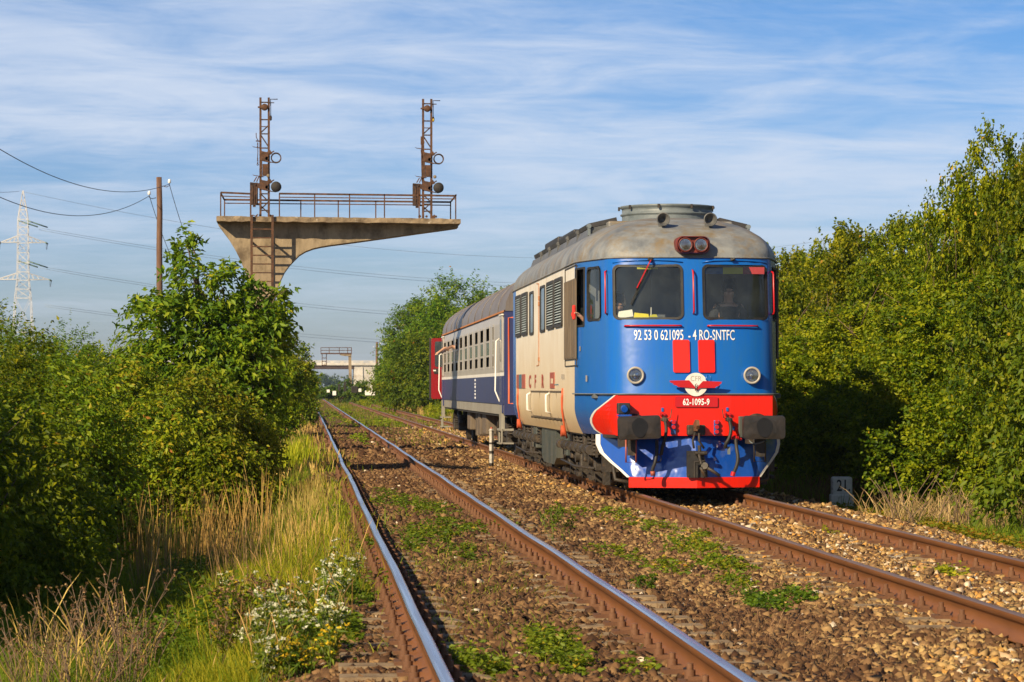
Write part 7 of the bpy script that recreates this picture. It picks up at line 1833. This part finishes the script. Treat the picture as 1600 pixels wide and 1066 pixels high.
cover([(305, 900, 30, 24, 220), (360, 930, 30, 20, 150), (290, 860, 30, 20, 150), (250, 940, 40, 30, 150)], 'ground_cover', 'leafy green undergrowth between dry grass and white wildflowers', 'fresh_leaf', 555, L=0.06, h=0.35, tm=0.4)
cover([(555, 665, 12, 8, 40), (600, 660, 20, 6, 60), (520, 650, 10, 6, 30), (540, 640, 10, 4, 30), (590, 640, 14, 4, 40), (640, 640, 20, 4, 60), (560, 690, 8, 6, 30), (680, 660, 10, 4, 12)], 'ground_cover', 'weeds on the far stretch between the tracks', 'grass_green', 560, L=0.12, h=0.25, tm=0.6, per=8)
cover([(1480, 890, 14, 6, 24), (1300, 830, 10, 3, 8)], 'ground_cover', 'thin pale weed on the light ballast inside the rusty rails', 'yellow_plant', 565, h=0.14)
stand(1150, 1300, 15.5, 18.5, 260, 0.1, 0.30, 'weed_brown', 570, 'dry_weeds', 'dry brown seed stalks on the dark gravel between the tracks', lean=0.8, w=0.005, ncl=10, cl=0.14)
stand(970, 1090, 18, 24, 600, 0.08, 0.22, 'weed_brown', 572, 'dry_weeds', 'dry tangled stems among the creeping weeds', lean=1.0, w=0.005, ncl=20, cl=0.16)
stand(660, 780, 19, 23.5, 500, 0.08, 0.28, 'weed_brown', 573, 'dry_weeds', 'dry stems and grass between the bright rails', lean=0.9, w=0.005, ncl=14, cl=0.12)
stand(1400, 1600, 34, 37.5, 1300, 0.25, 0.75, 'weed_brown', 574, 'dry_weeds', 'pale withered stalks in front of the hedge', lean=0.7, w=0.009, ncl=34, cl=0.25, tmean=0.75)
stand(1230, 1400, 41.8, 45, 1500, 0.2, 0.7, 'weed_brown', 576, 'dry_weeds', 'brown shaded stalks behind the kilometre stone', lean=0.6, w=0.009, ncl=24, cl=0.3, tmean=0.3)
for px0, px1, Y0, Y1, n_, sd in ((590, 820, 21, 36, 1500, 600), (860, 1180, 21, 34, 1900, 602), (620, 860, 15.5, 21, 700, 604), (1050, 1330, 16, 24, 700, 606)):
    r_w = np.random.default_rng(sd); cy_ = r_w.uniform(Y0, Y1, 60)
    Pw = []
    for q in range(n_):
        j = r_w.integers(0, 60); yy = cy_[j] + r_w.normal(0, .25); x_ = atY(px0 + (px1 - px0) * ((j * 0.618) % 1), 800, cy_[j]).x + r_w.normal(0, .2)
        if min(abs(x_ - T1 - .752), abs(x_ - T1 + .752), abs(x_ - T2 + .752), abs(x_ - T2 - .752)) > 0.09: Pw.append((x_, yy, ground_z(x_, yy) - 0.01))
    Pw = np.array(Pw)
    tag(blades('ground_weeds', Pw, 0.05 + 0.11 * r_w.random(len(Pw)), 0.007, 'grass_green' if sd % 4 == 0 else 'weed_brown', sd + 1, 1.1), {600: 'thin grass blades among the leafy weeds between the bright rails', 602: 'dry thin stems among the creeping weeds between the tracks', 604: 'thin grass blades around the bright green clump at the bottom', 606: 'dry thin stems on the dark gravel between the tracks'}[sd], None, None, 'stuff')
# right verge grass and far fields
P = scatter(110000, 8.2, 13.0, 20, 75, 580, lambda x, y: (1.0 if vis(x, y, 2.5) else 0) * (0.8 if x > 9.6 or y > 43 or y < 32 else 0.1)); r = np.random.default_rng(8)
tag(blades('grass', P, 0.15 + 0.3 * r.random(len(P)), 0.012, 'grass_green', 9, 0.6, tint=np.clip(r.random(len(P)) * 0.8, 0, 1)), 'shaded grass at the foot of the hedge', 'grass', 'strips of grass beside the tracks', 'stuff')
P = scatter(60000, 7.6, 16, 78, 230, 582, lambda x, y: (0.7 + hn(x, y, .12)) * (x < 7.9 + y * 0.03)); r = np.random.default_rng(9)
tag(blades('dry_grass', P, 0.3 + 0.4 * r.random(len(P)), 0.03, 'grass_dry', 10, 0.5), 'golden dry grass right of the tracks beyond the train', None, None, 'stuff')
lob = []
for (px, py, Y, w) in ((578, 624, 310, 2.8), (622, 630, 250, 3.0), (645, 634, 225, 2.2), (690, 651, 145, 1.3)):
    p = atY(px, py, Y); lob.append((p.x, Y, p.z - 0.1, w, 4, 0.30 + w * 0.12))
o = crown('yellow_shrubs', lob, 3500, 8, 0.20, 0.06, 0.3, 'yellow_plant', 590, upb=0.8, tmean=0.4); tag(o, 'low yellow green shrubs along the far track', None, None, 'stuff')
P = scatter(70000, -14, 26, 110, 520, 584, lambda x, y: (not (0.1 < x < 7.4)) * (0.6 + hn(x, y, .05))); r = np.random.default_rng(12)
tag(blades('dry_grass', P, 0.3 + 0.5 * r.random(len(P)), 0.06, 'grass_dry', 13, 0.5), 'pale dry grass of the far verges', None, None, 'stuff')
P = scatter(26000, 0.3, 7.2, 70, 420, 586, lambda x, y: (min(abs(x - T1 - .752), abs(x - T1 + .752), abs(x - T2 + .752), abs(x - T2 - .752)) > 0.12) * (0.35 + 0.8 * hn(x, y, .25)) * (1.5 if 2.5 < x < 4.5 else 0.6)); r = np.random.default_rng(14)
tag(blades('grass', P, 0.12 + 0.2 * r.random(len(P)), 0.04, 'grass_green', 15, 0.6), 'sparse weeds on the far track bed', 'grass', 'strips of grass beside the tracks', 'stuff')
# dead branch fans
m = MB(); r = random.Random(77)
for k in range(60):
    p = atY(r.uniform(1400, 1600), 770, r.uniform(33, 36)); z0 = -0.4; d = V(r.uniform(-.6, .6), r.uniform(-.3, .3), r.uniform(.3, 1.0)) * r.uniform(.4, 1.1)
    m.tube([(p.x, p.y, z0), V(p.x, p.y, z0) + d * .5 + V(0, 0, .05), V(p.x, p.y, z0) + d], [0.008, 0.006, 0.003], 4)
tag(m.build('fallen_twigs', 'twig'), 'tangle of pale dead twigs under the elder bush', 'twigs', None, 'stuff')

# ------------------------------------------------------------ air
HAZE = True
if HAZE:
    m = MB(); m.bb(-400, 500, -60, 3000, -60, 60); hz = m.build('haze', 'wire'); hz['kind'] = 'stuff'; hz['label'] = 'thin bluish summer haze over the far tracks'
    b = NB('haze_air'); v = b.n("ShaderNodeVolumePrincipled"); v.inputs["Color"].default_value = (0.55, 0.76, 1.0, 1); v.inputs["Density"].default_value = 0.00012; v.inputs["Anisotropy"].default_value = 0.2
    b.l(v.outputs[0], b.out.inputs["Volume"]); hz.data.materials.clear(); hz.data.materials.append(b.m)
